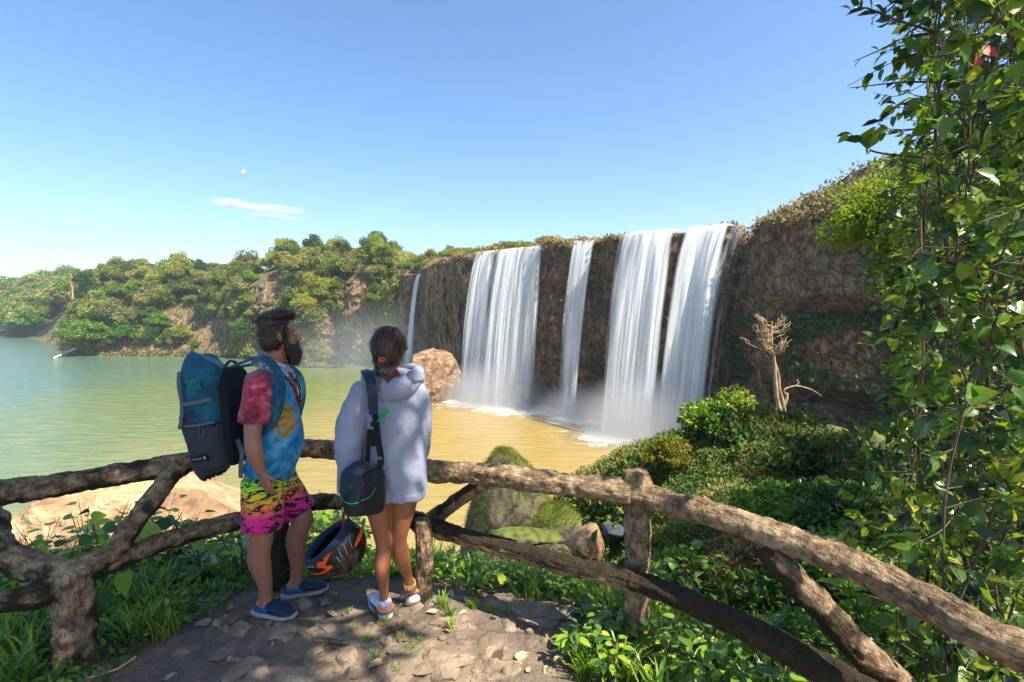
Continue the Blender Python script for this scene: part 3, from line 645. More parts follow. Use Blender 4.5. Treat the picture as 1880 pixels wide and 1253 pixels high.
def cloud():
    m, nt, out = new_mat('cloud_vapour'); tc = N(nt, 'ShaderNodeTexCoord'); vl = N(nt, 'ShaderNodeVectorMath', operation='LENGTH'); L(nt, tc, 'Object', vl, 0)
    f = math_(nt, 'SUBTRACT', 1, smooth_(nt, vl.outputs['Value'], .2, 1.0)); mp = coords(nt, (1.2, 1, 1)); n = noise(nt, mp, 1.7, 5, .6, .6)
    x = math_(nt, 'MULTIPLY', f, smooth_(nt, n.outputs[0], .40, .68)); v = N(nt, 'ShaderNodeVolumePrincipled'); v.inputs['Color'].default_value = (1, 1, 1, 1); v.inputs['Anisotropy'].default_value = -.45
    nt.links.new(math_(nt, 'MULTIPLY', x, .05), v.inputs['Density']); nt.links.new(v.outputs[0], out.inputs['Volume'])
    for px, py, sx, sz in [(425, 374, 150, 34), (495, 383, 250, 28), (500, 398, 220, 16)]:
        bm = bmesh.new(); bmesh.ops.create_icosphere(bm, subdivisions=3, radius=1); me = bpy.data.meshes.new('cloud'); bm.to_mesh(me); bm.free(); me.materials.append(m)
        o = link(bpy.data.objects.new('cloud', me)); o.location = P(px, py, 3000); o.scale = (sx, 130, sz); o.rotation_euler = (0, .09, 0); tag(o, kind='structure')
cloud()
# ------------------------------------------------------------------ near ground (thin-plate surface through survey points)
def tps(pts, lam=.02):
    p = np.array(pts, float); n = len(p); d = np.hypot(p[:, None, 0] - p[None, :, 0], p[:, None, 1] - p[None, :, 1])
    K = np.where(d > 0, d * d * np.log(np.maximum(d, 1e-9)), 0) + lam * np.eye(n); Q = np.c_[np.ones(n), p[:, :2]]
    A = np.block([[K, Q], [Q.T, np.zeros((3, 3))]]); w = np.linalg.solve(A, np.r_[p[:, 2], 0, 0, 0])
    def f(x, y):
        x = np.asarray(x, float); y = np.asarray(y, float); r = w[n] + w[n + 1] * x + w[n + 2] * y
        for i in range(n):
            q = np.hypot(x - p[i, 0], y - p[i, 1]); r = r + w[i] * np.where(q > 0, q * q * np.log(np.maximum(q, 1e-9)), 0)
        return r
    return f
CP = [(-3, -4, .1), (0, -4, .1), (3, -4, .2), (-2, 0, 0), (0, 0, 0), (2, 0, 0), (-1.5, 2, 0), (0, 2.2, 0), (1.0, 1.6, 0), (-1, 2.9, 0), (0, 2.6, -.02), (-2.4, 2.2, 0), (.8, 2.3, -.05), (-.5, 3.1, -.03), (-1.6, 3.0, -.03),
      (-4, 0, 0), (-5, 3, -.6), (-3.4, 3.4, -.3), (-2, 3.9, -.35), (-.8, 4.0, -.4), (.5, 3.6, -.4), (1.6, 3.0, -.35), (1.7, 1.7, -.1), (2.4, 2.0, -.3), (3.2, .8, 0), (4.5, 1.5, .1), (6, 3, .3), (3.2, 3.2, -.55), (5, 5, -.6),
      (-3, 5.2, -.95), (-1.5, 5.4, -1.1), (0, 5.2, -1.4), (1.3, 4.6, -1.2), (-6, 6.5, -2.4), (-3, 8, -4), (0, 8, -3.8), (-10, 8, -5), (-18, 8, -8), (-16, 0, -3), (-8, 1, -1.5), (-26, 10, -14.5),
      (-12, 16, -9), (-5, 14, -9), (-8, 22, -15.5), (-20, 22, -16.5), (0, 17, -10), (-2, 26, -16), (6, 32, -16), (-30, 40, -17), (12, 40, -15.8), (-10, 40, -17), (4, 24, -12.5),
      (-.5, 11.5, -4.6), (1.2, 12, -4.2), (2.2, 10, -3.6), (.5, 9, -3.9),
      (2.3, 13, -3.0), (2.7, 11.5, -2.2), (3.0, 10, -2.2), (3.8, 11.4, -1.8), (5.2, 11.8, -1.0), (6.9, 12.2, -1.15), (8.6, 12, -3.0), (3.2, 8, -1.95), (2.4, 6, -1.7), (5.6, 9, -1.6), (4.4, 6, -1.1), (1.2, 14, -3.8), (2.8, 16, -5.0), (6, 16, -3.6), (5, 20, -8.5),
      (10, 9, -1.7), (9, 6, -.3), (14, 8, .5), (12, 14, -4.2), (15, 22, -5.6), (20, 18, -3), (20, 30, -7.4), (13, 30, -10.5), (26, 38, -8.8), (20, 45, -12.5), (30, 26, -4), (40, 20, -1), (36, 32, -6), (15, 50, -15.5), (24, 52, -14.5), (40, 45, -7)]
_f = tps(CP)
def ground_z(x, y, fine=True):
    x = np.asarray(x, float); y = np.asarray(y, float); z = _f(x, y)
    d = np.hypot(x, y - 1.0); w = np.clip((d - 2.5) / 6, 0, 1)
    z = z + w * fbm(x / 2.2, y / 2.2, 0 * x, 60, 4) * .35
    if fine:
        z = z + fbm(x * 1.6, y * 1.6, 0 * x, 61, 4) * .06 - np.abs(fbm(x * 2.6 + .5, y * 2.6, 0 * x, 67, 3)) * .07 + .015 + fbm(x * 7, y * 7, 0 * x, 62, 3) * .014
    return z
def gz(x, y): return float(ground_z(np.array([x]), np.array([y]))[0])
t1 = np.linspace(-1, 1, 420); xs = np.sinh(t1 * 3.4) / np.sinh(3.4) * 46 + 0.0
t2 = np.linspace(0, 1, 430); ys = -5 + 2.5 * t2 ** .9 * 2 + 50 * (np.exp(t2 * 3.6) - 1) / (np.exp(3.6) - 1)
GX, GY = np.meshgrid(xs, ys, indexing='ij'); GZ = ground_z(GX, GY)
def ground_material():
    m, nt, out = new_mat('trampled_earth'); g = N(nt, 'ShaderNodeNewGeometry'); sp = N(nt, 'ShaderNodeSeparateXYZ'); L(nt, g, 'Position', sp, 0)
    mp = wcoords(nt); n1 = noise(nt, mp, 1.6, 7, .6); n2 = noise(nt, mp, 9, 6, .65); n3 = noise(nt, mp, 45, 4, .6)
    vo = N(nt, 'ShaderNodeTexVoronoi', feature='DISTANCE_TO_EDGE', ins={'Scale': 3.1}); ad = N(nt, 'ShaderNodeVectorMath', operation='ADD'); sc = N(nt, 'ShaderNodeVectorMath', operation='SCALE'); sc.inputs['Scale'].default_value = .35
    L(nt, n2, 1, sc, 0); L(nt, mp, 0, ad, 0); L(nt, sc, 0, ad, 1); L(nt, ad, 0, vo, 'Vector')
    e = ramp(nt, [(.3, (.085, .066, .052)), (.5, (.19, .14, .10)), (.66, (.36, .26, .165))]); nt.links.new(math_(nt, 'ADD', math_(nt, 'MULTIPLY', n1.outputs[0], .6), math_(nt, 'MULTIPLY', n2.outputs[0], .4)), e.inputs[0])
    c = mixc(nt, math_(nt, 'MULTIPLY', smooth_(nt, n3.outputs[0], .58, .7), .5), e.outputs[0], (.30, .23, .15))
    far = smooth_(nt, sp.outputs[1], 3.4, 5.0)
    gr = ramp(nt, [(.35, (.03, .05, .012)), (.5, (.06, .085, .02)), (.66, (.15, .13, .045))]); L(nt, n1, 0, gr, 0)
    sd = mixc(nt, smooth_(nt, noise(nt, mp, .5, 5).outputs[0], .45, .6), gr.outputs[0], (.36, .23, .11))
    c = mixc(nt, far, c, mixc(nt, smooth_(nt, sp.outputs[0], -4, 1), sd, gr.outputs[0]))
    h = math_(nt, 'ADD', math_(nt, 'MULTIPLY', n2.outputs[0], 1.0), math_(nt, 'ADD', math_(nt, 'MULTIPLY', n3.outputs[0], .25), math_(nt, 'MULTIPLY', math_(nt, 'MINIMUM', vo.outputs[0], .06), 3)))
    princ(nt, out, c, math_(nt, 'SUBTRACT', .95, math_(nt, 'MULTIPLY', smooth_(nt, n1.outputs[0], .5, .7), .3)), bump(nt, h, .8, .05), spec=.3); return m
o = mk('ground', np.stack([GX, GY, GZ], -1).reshape(-1, 3), grid_faces(420, 430), ground_material(), smooth=True); tag(o, kind='structure')

# ------------------------------------------------------------------ rocks near by
M_SAND = rock_mat('sandstone', [(.3, (.16, .09, .05)), (.44, (.34, .21, .11)), (.56, (.50, .34, .18)), (.7, (.60, .44, .27))], .8, 1.0, .25, crack=False)
M_MOSSR = rock_mat('mossy_rock', [(.3, (.05, .045, .035)), (.5, (.15, .12, .085)), (.7, (.30, .23, .15))], 1.2, .8, .1, moss=(.09, .105, .02), mossr=(.56, .78))
M_BLUER = rock_mat('grey_basalt', [(.3, (.03, .035, .045)), (.6, (.12, .13, .15)), (.8, (.25, .24, .22))], 1.6, .7, .06, moss=(.09, .12, .02), mossr=(.78, .95), crack=False)
M_PATHR = rock_mat('path_stone', [(.3, (.12, .09, .065)), (.5, (.25, .185, .125)), (.68, (.42, .32, .21))], 6, .9, .03, crack=False)
def rock(name, loc, r, rot, mat, label, seed, cat='rock', sub=4, amp=.3, fr=1.3, facet=.7, group=None):
    v, f = rock_VF(seed, *r, sub, amp, fr, facet); o = mk(name, v, f, mat, smooth=False); o.location = loc; o.rotation_euler = rot; tag(o, label, cat, group); return o
rock('boulder', (-9.9, 12.6, -5.2), (4.2, 2.6, 3.0), (.1, -.06, .3), M_SAND, 'big sunlit tan sandstone boulder below the left railing', 31, sub=6, amp=.32, fr=2.2, facet=.85, cat='boulder')
rock('boulder', (-4.6, 12.2, -7.2), (2.3, 1.9, 2.2), (.1, .2, 1.3), M_SAND, 'lower sandstone boulder between the left brace and the backpack', 32, sub=5, cat='boulder')
# moss-grown pinnacle
def pinnacle():
    v, f = rock_VF(77, 1, 1, 1, 6, .22, 2.0, .3); z = v[:, 2]; w = 1.05 - .66 * np.clip((z + .3) / 1.3, 0, 1) ** .9
    V = v * np.stack([w * 1.55, w * 1.3, 0 * w + 2.5], -1); V[:, 0] -= .28 * np.clip(z, 0, 1); 
    o = mk('mossy_rock', V, f, M_MOSSR, smooth=True); o.location = (.05, 12.6, -4.1); tag(o, 'tall moss-topped pinnacle of rock in front of the brown pool', 'rock')
    o2 = rock('mossy_rock', (1.15, 12.2, -4.35), (1.35, 1.2, 1.25), (0, .1, .4), M_MOSSR, 'rounded mossy rock leaning on the right side of the tall pinnacle', 78, sub=5)
    o2.data.polygons.foreach_set('use_smooth', np.ones(len(o2.data.polygons), bool)); return o, o2
PIN = pinnacle()
rock('rock', P(1078, 1000, 9.3), (.40, .35, .42), (.1, .5, .9), M_SAND, 'upright sunlit tan rock behind the lower rail beside the post', 33)
rock('rock', P(1135, 948, 11.5), (.5, .4, .25), (.1, .1, .5), M_BLUER, 'blue-grey flat rock just left of the capped post', 34)
rock('rock', P(1128, 975, 10.6), (.35, .3, .2), (0, .2, 1), M_BLUER, 'smaller blue-grey rock below the flat blue-grey one', 35)
rock('rock', P(965, 985, 10.2), (.85, .35, .16), (0, .12, .2), M_MOSSR, 'long low rock lying in the yellow moss below the pinnacle', 36)
DEB = [(1500, 812, 24, 1.15, M_BLUER, 'large dark boulder at the foot of the dead tree'), (1530, 800, 25, .9, M_MOSSR, 'boulder with a yellow-green mossy top under the overhang'), (1465, 818, 23, .6, M_BLUER, 'small dark boulder half hidden by the mound'),
       (1512, 838, 22, .9, M_BLUER, 'grey boulder lying before the mossy-topped one'), (1572, 830, 23, .95, M_BLUER, 'flat dark slab right of the mossy-topped boulder'), (1600, 812, 26, .8, M_MOSSR, 'brownish boulder at the right end of the rock pile'),
       (1545, 858, 20, .7, M_SAND, 'sunlit pale stone below the rock pile'), (1590, 872, 18, .6, M_SAND, 'second sunlit pale stone, nearer the thicket')]
for i, (px, py, D, s, mt, lb) in enumerate(DEB):
    p = P(px, py, D); rock('boulder', p, (s, s * .8, s * .6), (.2 * i, .3, i), mt, lb, 50 + i, sub=4, cat='boulder')
# stones bedded in the path
PS = [(805, 1222, .17, .11), (735, 1236, .15, .05), (905, 1105, .09, .05), (845, 1240, .10, .05), (690, 1185, .11, .05), (600, 1165, .09, .04), (640, 1215, .09, .05), (520, 1170, .10, .04), (900, 1200, .06, .05), (560, 1110, .07, .05),
      (985, 1125, .16, .05), (930, 1150, .09, .03), (760, 1120, .09, .05), (795, 1115, .06, .04), (440, 1160, .08, .04), (600, 1240, .10, .03), (480, 1250, .12, .03), (655, 1250, .07, .05), (365, 1090, .05, .03), (860, 1160, .05, .04), (700, 1215, .05, .04), (585, 1205, .05, .04), (945, 1225, .05, .04), (1010, 1240, .05, .03)]
for i, (px, py, r, h) in enumerate(PS):
    p = G(px, py, 0); x, y = p.x, p.y
    rock('stone', (x, y, gz(x, y) - h * .35), (r * 1.1, r * .7, h), (.15 * sin(i), .12 * cos(i * 2), i * 1.3), M_PATHR, 'tan stone bedded in the trodden path', 100 + i, cat='stone', sub=4, amp=.7, fr=1.8, facet=.95, group='stones bedded in the path')
for i, (px, py, rx, ry, h, a) in enumerate([(790, 1215, .20, .13, .05, .4), (640, 1180, .22, .10, .035, -.3), (960, 1112, .26, .12, .045, .1), (1075, 1140, .12, .08, .05, .8), (540, 1235, .22, .12, .03, .2), (900, 1230, .16, .10, .045, -.5), (700, 1120, .16, .07, .03, .5), (440, 1235, .14, .08, .03, 1), (820, 1155, .18, .07, .04, -.2)]):
    p = G(px, py, 0); x, y = p.x, p.y
    rock('slab', (x, y, gz(x, y) - h * .25), (rx, ry, h), (.10 * sin(i * 3), .10 * cos(i * 2), a), M_PATHR, 'broad flat slab of tan rock set in the trodden path', 700 + i, cat='stone slab', sub=5, amp=.8, fr=2.2, facet=.95, group='rock slabs in the path')
rs = np.random.default_rng(8)
for i in range(90):
    px = 380 + 720 * rs.random(); py = 1060 + 190 * rs.random(); p = G(px, py, 0); x, y = p.x, p.y; s = .012 + .03 * rs.random() ** 2
    rock('pebble', (x, y, gz(x, y) + .002), (s, s * .8, s * .5), (rs.random(), rs.random(), rs.random() * 6), M_PATHR, 'small loose pebble on the trodden path', 300 + i % 9, cat='pebble', sub=2, group='pebbles on the path')

# ------------------------------------------------------------------ log railing (cast concrete made like bark)
def bark_rail_mat():
    m, nt, out = new_mat('bark_concrete'); mp = wcoords(nt); n1 = noise(nt, mp, 3.2, 6, .6); n2 = noise(nt, mp, 22, 6, .7); n3 = noise(nt, mp, 90, 4, .6); n4 = noise(nt, mp, 7, 5, .6)
    r = ramp(nt, [(.32, (.055, .034, .020)), (.44, (.17, .108, .060)), (.55, (.40, .275, .155)), (.68, (.66, .50, .31))])
    nt.links.new(math_(nt, 'ADD', math_(nt, 'MULTIPLY', n1.outputs[0], .35), math_(nt, 'MULTIPLY', n2.outputs[0], .65)), r.inputs[0])
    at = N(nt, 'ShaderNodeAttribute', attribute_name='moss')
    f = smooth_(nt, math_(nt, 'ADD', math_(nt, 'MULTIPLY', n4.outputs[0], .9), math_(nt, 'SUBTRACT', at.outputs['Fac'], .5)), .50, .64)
    c = mixc(nt, math_(nt, 'MULTIPLY', f, .93), r.outputs[0], mixc(nt, n3.outputs[0], (.010, .009, .006), (.045, .036, .018)))  # dark moss film, which also carries the shade painted on the left rails
    g = smooth_(nt, noise(nt, mp, 2.1, 5).outputs[0], .63, .72); c = mixc(nt, math_(nt, 'MULTIPLY', g, .6), c, (.10, .105, .025))
    li = smooth_(nt, noise(nt, mp, 13, 4, .7).outputs[0], .66, .72); c = mixc(nt, math_(nt, 'MULTIPLY', li, .5), c, (.46, .44, .38))
    vo = N(nt, 'ShaderNodeTexVoronoi', feature='DISTANCE_TO_EDGE', ins={'Scale': 26}); ad = N(nt, 'ShaderNodeVectorMath', operation='ADD'); sc = N(nt, 'ShaderNodeVectorMath', operation='SCALE'); sc.inputs['Scale'].default_value = .09
    L(nt, n2, 1, sc, 0); L(nt, mp, 0, ad, 0); L(nt, sc, 0, ad, 1); L(nt, ad, 0, vo, 'Vector')
    ga = N(nt, 'ShaderNodeAttribute', attribute_name='grain'); gm = N(nt, 'ShaderNodeMapping'); L(nt, ga, 'Vector', gm, 0); gm.inputs['Scale'].default_value = (.22, 1, 1); gn = noise(nt, gm, 62, 5, .6, .6)
    gm2 = N(nt, 'ShaderNodeMapping'); L(nt, ga, 'Vector', gm2, 0); gm2.inputs['Scale'].default_value = (1, .35, .35); gn2 = noise(nt, gm2, 30, 4, .6)
    c = mixc(nt, math_(nt, 'MULTIPLY', smooth_(nt, gn.outputs[0], .52, .62), .5), c, (.05, .034, .022))
    h = math_(nt, 'ADD', math_(nt, 'ADD', n2.outputs[0], math_(nt, 'MULTIPLY', n3.outputs[0], .35)), math_(nt, 'SUBTRACT', math_(nt, 'MULTIPLY', gn2.outputs[0], .8), math_(nt, 'MULTIPLY', gn.outputs[0], 1.6)))
    princ(nt, out, c, .9, bump(nt, h, .9, .018), spec=.2); return m
M_RAIL = bark_rail_mat()
def log(path, rad, seed, moss, name, root, ridges=.2):
    """rough log along a path; moss = dark moss plus painted shade, function of (t, angle-up) -> 0..1"""
    pts = cr(path, 10); L_ = np.linalg.norm(np.diff(pts, axis=0), axis=1); cum = np.r_[0, np.cumsum(L_)]; n = max(20, int(cum[-1] / .012)); s = np.linspace(0, cum[-1], n)
    C = np.stack([np.interp(s, cum, pts[:, i]) for i in range(3)], -1)
    ker = np.ones(9) / 9
    for i in range(3): C[4:-4, i] = np.convolve(C[:, i], ker, 'valid')
    R = np.interp(s / cum[-1], np.linspace(0, 1, len(rad)), rad); nn = 40
    T = unit(np.gradient(C, axis=0)); up = np.array([0, 0, 1.0]) if abs(T[len(T) // 2][2]) < .8 else np.array([0, -1.0, 0])
    X = unit(np.cross(T, up)); Y = np.cross(X, T); th = np.linspace(0, 2 * pi, nn, endpoint=False)
    D = X[:, None] * np.cos(th)[None, :, None] + Y[:, None] * np.sin(th)[None, :, None]
    base = C[:, None] + D * R[:, None, None]; b = base.reshape(-1, 3)
    d = fbm(b[:, 0] * 5, b[:, 1] * 5, b[:, 2] * 5, seed, 3) * .16 + fbm(b[:, 0] * 16, b[:, 1] * 16, b[:, 2] * 16, seed + 5, 3) * .14 - np.abs(fbm(b[:, 0] * 34, b[:, 1] * 34, b[:, 2] * 34, seed + 9, 3)) * .22
    SS, TH = np.meshgrid(s, th, indexing='ij'); g = vnoise(SS * 9, np.cos(TH) * 2.2, np.sin(TH) * 2.2, seed + 2); d = d + ridges * (np.abs(g).ravel() - .3)
    V = base + D * (R[:, None] * d.reshape(n, nn))[..., None]
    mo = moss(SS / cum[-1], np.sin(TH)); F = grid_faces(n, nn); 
    i = np.arange(n - 1)[:, None]; j = np.arange(nn)[None]; a = i * nn + j; bq = i * nn + (j + 1) % nn; F = np.stack([a, bq, bq + nn, a + nn], -1).reshape(-1, 4)[:, ::-1]
    GR = np.stack([SS + seed * 3.1, R[:, None] * np.cos(TH), R[:, None] * np.sin(TH)], -1).reshape(-1, 3); GR = np.vstack([GR, GR[0], GR[-1]])
    V = V.reshape(-1, 3); mo = np.broadcast_to(mo, (n, nn)).ravel(); c0 = C[0] - T[0] * R[0] * .25; c1 = C[-1] + T[-1] * R[-1] * .25
    V = np.vstack([V, c0, c1]); k0 = len(V) - 2; jj = np.arange(nn); jn = (jj + 1) % nn
    F = np.vstack([F, np.stack([jj, jn, 0 * jj + k0, 0 * jj + k0], -1), np.stack([(n - 1) * nn + jn, (n - 1) * nn + jj, 0 * jj + k0 + 1, 0 * jj + k0 + 1], -1)])
    mo = np.r_[mo, .3, .3]; fl = [tuple(dict.fromkeys(q)) for q in F.tolist()]
    o = mk(name, V, fl, M_RAIL, attr={'moss': mo}, vec={'grain': GR}, smooth=True); child(o, root); return o
m_lit = lambda t, u: .08 + .25 * np.clip(-u, 0, 1)  # kept pale to paint sun on the right rails, darker underneath
m_mid = lambda t, u: .56 + .25 * np.clip(-u, 0, 1)  # moss level raised to paint canopy shade on the left rails
m_low = lambda t, u: .60 + .35 * np.clip(u + .3, 0, 1) - .2 * np.clip(-u, 0, 1)  # darker along the upper side
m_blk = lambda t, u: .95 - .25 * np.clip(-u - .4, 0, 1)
ZT, ZL = .85, .43
fence = empty('log_railing', (0, 2.7, 0), 'rough concrete railing cast to look like barked logs, running across the viewpoint', 'railing')
def gp(px, py, z): return tuple(G(px, py, z))
LP_ = (-2.42, 2.36)     # left post (x, y)
m_top = lambda t, u: np.where(t < .62, .56, .16) + .22 * np.clip(-u, 0, 1)  # left stretch painted dark as shaded, right stretch pale as sunlit
top = [(-4.6, 1.75, .86), (-3.6, 2.2, .86), gp(0, 905, ZT), gp(170, 880, ZT), gp(355, 846, ZT), gp(470, 822, ZT), gp(600, 826, ZT), gp(700, 843, ZT), gp(790, 864, ZT), gp(880, 870, ZT), gp(1000, 884, ZT), gp(1160, 906, ZT)]
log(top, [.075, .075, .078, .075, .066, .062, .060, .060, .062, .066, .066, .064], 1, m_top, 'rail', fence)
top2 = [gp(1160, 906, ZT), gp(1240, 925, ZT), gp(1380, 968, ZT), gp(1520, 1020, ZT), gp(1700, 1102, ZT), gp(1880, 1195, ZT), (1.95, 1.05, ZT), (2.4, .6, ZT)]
log(top2, [.063, .058, .059, .060, .061, .062, .064], 2, m_lit, 'rail', fence)
# posts
def post(x, y, ztop, r, seed, moss, zb=-.25, flare=1.25):
    log([(x, y, zb), (x, y, .1), (x + .01, y, ztop * .6), (x, y, ztop)], [r * flare, r * 1.05, r, r, r * 1.02], seed, moss, 'post', fence)
pl = G(140, 1215, .02); post(pl.x, pl.y, .50, .088, 11, m_mid)
pj = (pl.x - .01, pl.y + .01)
pm = G(778, 1105, 0.0); post(pm.x, pm.y, .52, .052, 12, m_mid)
pr = G(1163, 1150, .05); pr = (G(1168, 900, ZT).x, G(1168, 900, ZT).y)
post(pr[0], pr[1] - .01, .90, .068, 13, m_lit, flare=1.1)
log([(pr[0], pr[1] - .01, .84), (pr[0], pr[1] - .01, .93), (pr[0], pr[1] - .01, .955)], [.074, .084, .06], 14, m_lit, 'post_cap', fence)
ph = G(515, 1075, -.02); post(ph.x, ph.y, .46, .06, 15, m_blk)
# lower rails
J = gp(128, 1040, .50); JR = gp(190, 1038, .47)
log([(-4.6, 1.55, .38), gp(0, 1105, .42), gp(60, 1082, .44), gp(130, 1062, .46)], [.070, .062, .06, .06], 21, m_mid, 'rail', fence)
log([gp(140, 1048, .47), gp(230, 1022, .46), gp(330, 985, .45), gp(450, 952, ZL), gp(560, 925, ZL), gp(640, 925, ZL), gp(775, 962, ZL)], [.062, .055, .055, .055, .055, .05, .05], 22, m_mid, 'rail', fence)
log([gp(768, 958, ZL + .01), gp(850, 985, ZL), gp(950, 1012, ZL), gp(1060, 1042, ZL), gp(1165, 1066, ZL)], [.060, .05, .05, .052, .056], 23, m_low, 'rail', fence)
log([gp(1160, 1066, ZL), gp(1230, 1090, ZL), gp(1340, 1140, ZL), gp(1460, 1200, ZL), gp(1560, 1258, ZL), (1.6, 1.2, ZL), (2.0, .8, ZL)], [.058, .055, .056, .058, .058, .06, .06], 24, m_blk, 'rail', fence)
# braces
log([(-4.6, 1.9, .82), gp(-110, 925, .74), gp(0, 1010, .58), gp(70, 1044, .51), gp(140, 1056, .47)], [.06, .062, .064, .066, .07], 31, m_mid, 'brace', fence)
log([gp(120, 1060, .47), gp(200, 1020, .50), gp(258, 945, .66), gp(305, 885, .78), gp(338, 852, .84)], [.075, .058, .055, .055, .055], 32, m_mid, 'brace', fence)
log([gp(775, 965, .44), gp(810, 942, .49), gp(850, 912, .66), gp(892, 882, .80)], [.055, .045, .045, .046], 33, m_low, 'brace', fence)
log([gp(775, 962, .45), gp(735, 935, .52), gp(700, 895, .68), gp(670, 860, .80)], [.055, .045, .045, .046], 34, m_low, 'brace', fence)
b1 = G(1400, 1000, .80); 
log([tuple(b1), tuple(G(1450, 1052, .70)), tuple(G(1520, 1128, .52)), tuple(G(1600, 1215, .36)), tuple(G(1680, 1290, .22)), (1.55, 1.15, .0)], [.055, .058, .06, .062, .066, .07], 35, m_mid, 'brace', fence)
# ------------------------------------------------------------------ near vegetation
M_NEAR = leaf_mat('weed_leaves', [(0, (.02, .06, .022)), (.3, (.06, .16, .026)), (.5, (.17, .30, .03)), (.75, (.33, .44, .035)), (1, (.48, .50, .07))], .35, .38, objrand=.12, spec=.5)
M_VINE = leaf_mat('vine_leaves', [(0, (.014, .044, .024)), (.32, (.055, .13, .028)), (.55, (.15, .25, .026)), (.8, (.31, .39, .03)), (1, (.42, .38, .05))], .38, .36, objrand=.10, spec=.5)
M_COVER = leaf_mat('mound_cover', [(0, (.025, .06, .010)), (.25, (.06, .125, .018)), (.45, (.12, .19, .026)), (.65, (.20, .19, .035)), (.85, (.26, .17, .05)), (1, (.38, .27, .09))], .2, .7, objrand=0)
M_MOSS = leaf_mat('moss_grass', [(0, (.07, .10, .008)), (.5, (.17, .19, .012)), (.8, (.30, .25, .02)), (1, (.42, .28, .05))], .3, .7, objrand=0)
M_LEMON = leaf_mat('lemon_leaves', [(0, (.04, .09, .01)), (.4, (.11, .19, .018)), (.75, (.28, .34, .03)), (1, (.50, .48, .05))], .45, .5, objrand=.1)
M_DEADL = leaf_mat('dead_leaves', [(0, (.10, .06, .035)), (.5, (.25, .16, .09)), (1, (.48, .36, .22))], .1, .7, objrand=.1)
M_STEM = bark_mat('green_stem', (.04, .07, .02), (.12, .15, .05), 20)
M_VSTEM = bark_mat('vine_stem', (.05, .035, .025), (.19, .14, .095), 14)

def cover(name, n, xr, yr, size, mat, seed, label, ok=None, hgt=.1, clump=1.2, cat='ground cover', tm=T_DIA, base=.42, up=.5, power=1.0, kk=.7):
    r = np.random.default_rng(seed); m = int(n * 2.2)
    y = yr[0] + (yr[1] - yr[0]) * r.random(m) ** power; x = xr[0] + (xr[1] - xr[0]) * r.random(m)
    if ok is not None: k = ok(x, y); x = x[k]; y = y[k]
    x = x[:n]; y = y[:n]; m = len(x)
    c = fbm(x / clump, y / clump, 0 * x, seed, 4); c2 = fbm(x / .35, y / .35, 0 * x, seed + 4, 3)
    z = ground_z(x, y) + np.clip(c + .35, 0, 1) * hgt * 2 * r.random(m) + np.clip(c2, 0, 1) * hgt * r.random(m)
    ax = randdir(r, m) + np.array([0, 0, up]); u = randdir(r, m) * .7 + np.array([0, -.3, .8])
    V, F, a = leaves(np.stack([x, y, z], -1), ax, u, size * (.5 + r.random(m)), tm, np.clip(base + c * kk + .13 * r.normal(size=m), 0, 1))
    o = mk(name, V, F, mat, attr={'v': a}); tag(o, label, cat, kind='stuff'); return o
right = lambda x, y: (x > .35 + (y - 5) * .10 - np.clip(y - 12, 0, 9) * .0) & (x / y < 1.25)
cover('ground_cover', 150000, (.6, 16), (4.2, 15.5), .06, M_COVER, 1, 'mat of small-leaved creepers and grass over the mound', ok=right, hgt=.24, base=.36)
cover('grass', 42000, (.6, 14), (4.6, 14.5), .17, M_COVER, 7, 'long drooping grass over the mound', ok=lambda x, y: right(x, y) & (fbm(x / 1.4, y / 1.4, 0 * x, 94, 3) > -.05), hgt=.16, tm=T_BLADE, up=1.2, base=.55, kk=.9)
cover('ground_cover', 26000, (.6, 12), (4.2, 13.5), .13, M_COVER, 2, 'larger leaves and tufts sprouting through the mound cover', ok=lambda x, y: right(x, y) & (fbm(x / 1.1, y / 1.1, 0 * x, 90, 3) > .02), hgt=.30, tm=T_LEAF, base=.2, up=.9)
cover('grass', 30000, (-2, 4), (8, 13.5), .09, M_MOSS, 3, 'yellow moss and short grass round the pinnacle foot', ok=lambda x, y: (x < 3.4 - (y - 8) * .1), hgt=.05, tm=T_BLADE, up=2, base=.5)
cover('grass', 22000, (.8, 4.2), (10.5, 16), .10, M_COVER, 4, 'short grass on the low tongue of the mound', hgt=.04, tm=T_BLADE, up=2, base=.45)
cover('undergrowth', 30000, (5, 24), (14, 30), .16, M_COVER, 5, 'weeds between the boulders below the cliff', hgt=.25, ok=lambda x, y: x / y < 1.1)
# moss fuzz on the two mossy rocks
def fuzz(o, n, size, mat, seed, zmin=.1, parent=True):
    me = o.data; r = np.random.default_rng(seed); nv = len(me.vertices); co = np.empty(nv * 3); me.vertices.foreach_get('co', co); co = co.reshape(-1, 3); no = np.empty(nv * 3); me.vertices.foreach_get('normal', no); no = no.reshape(-1, 3)
    q = fbm(co[:, 0] * 1.3, co[:, 1] * 1.3, co[:, 2] * 1.3, seed, 3); idx = np.where(no[:, 2] + q * .9 > zmin)[0]; i = idx[r.integers(0, len(idx), n)]
    p = co[i] + r.normal(size=(n, 3)) * .02; V, F, a = leaves(p, no[i] + .7 * randdir(r, n) + np.array([0, 0, .4]), randdir(r, n), size * (.5 + r.random(n)), T_BLADE, np.clip(.38 + .5 * q[i] + .15 * r.normal(size=n), 0, 1))
    c = mk('moss', V, F, mat, o, attr={'v': a}); c['kind'] = 'stuff'
for k, o in enumerate(PIN): fuzz(o, 26000, .07, M_MOSS, 5 + k, .15 if k == 0 else .3)

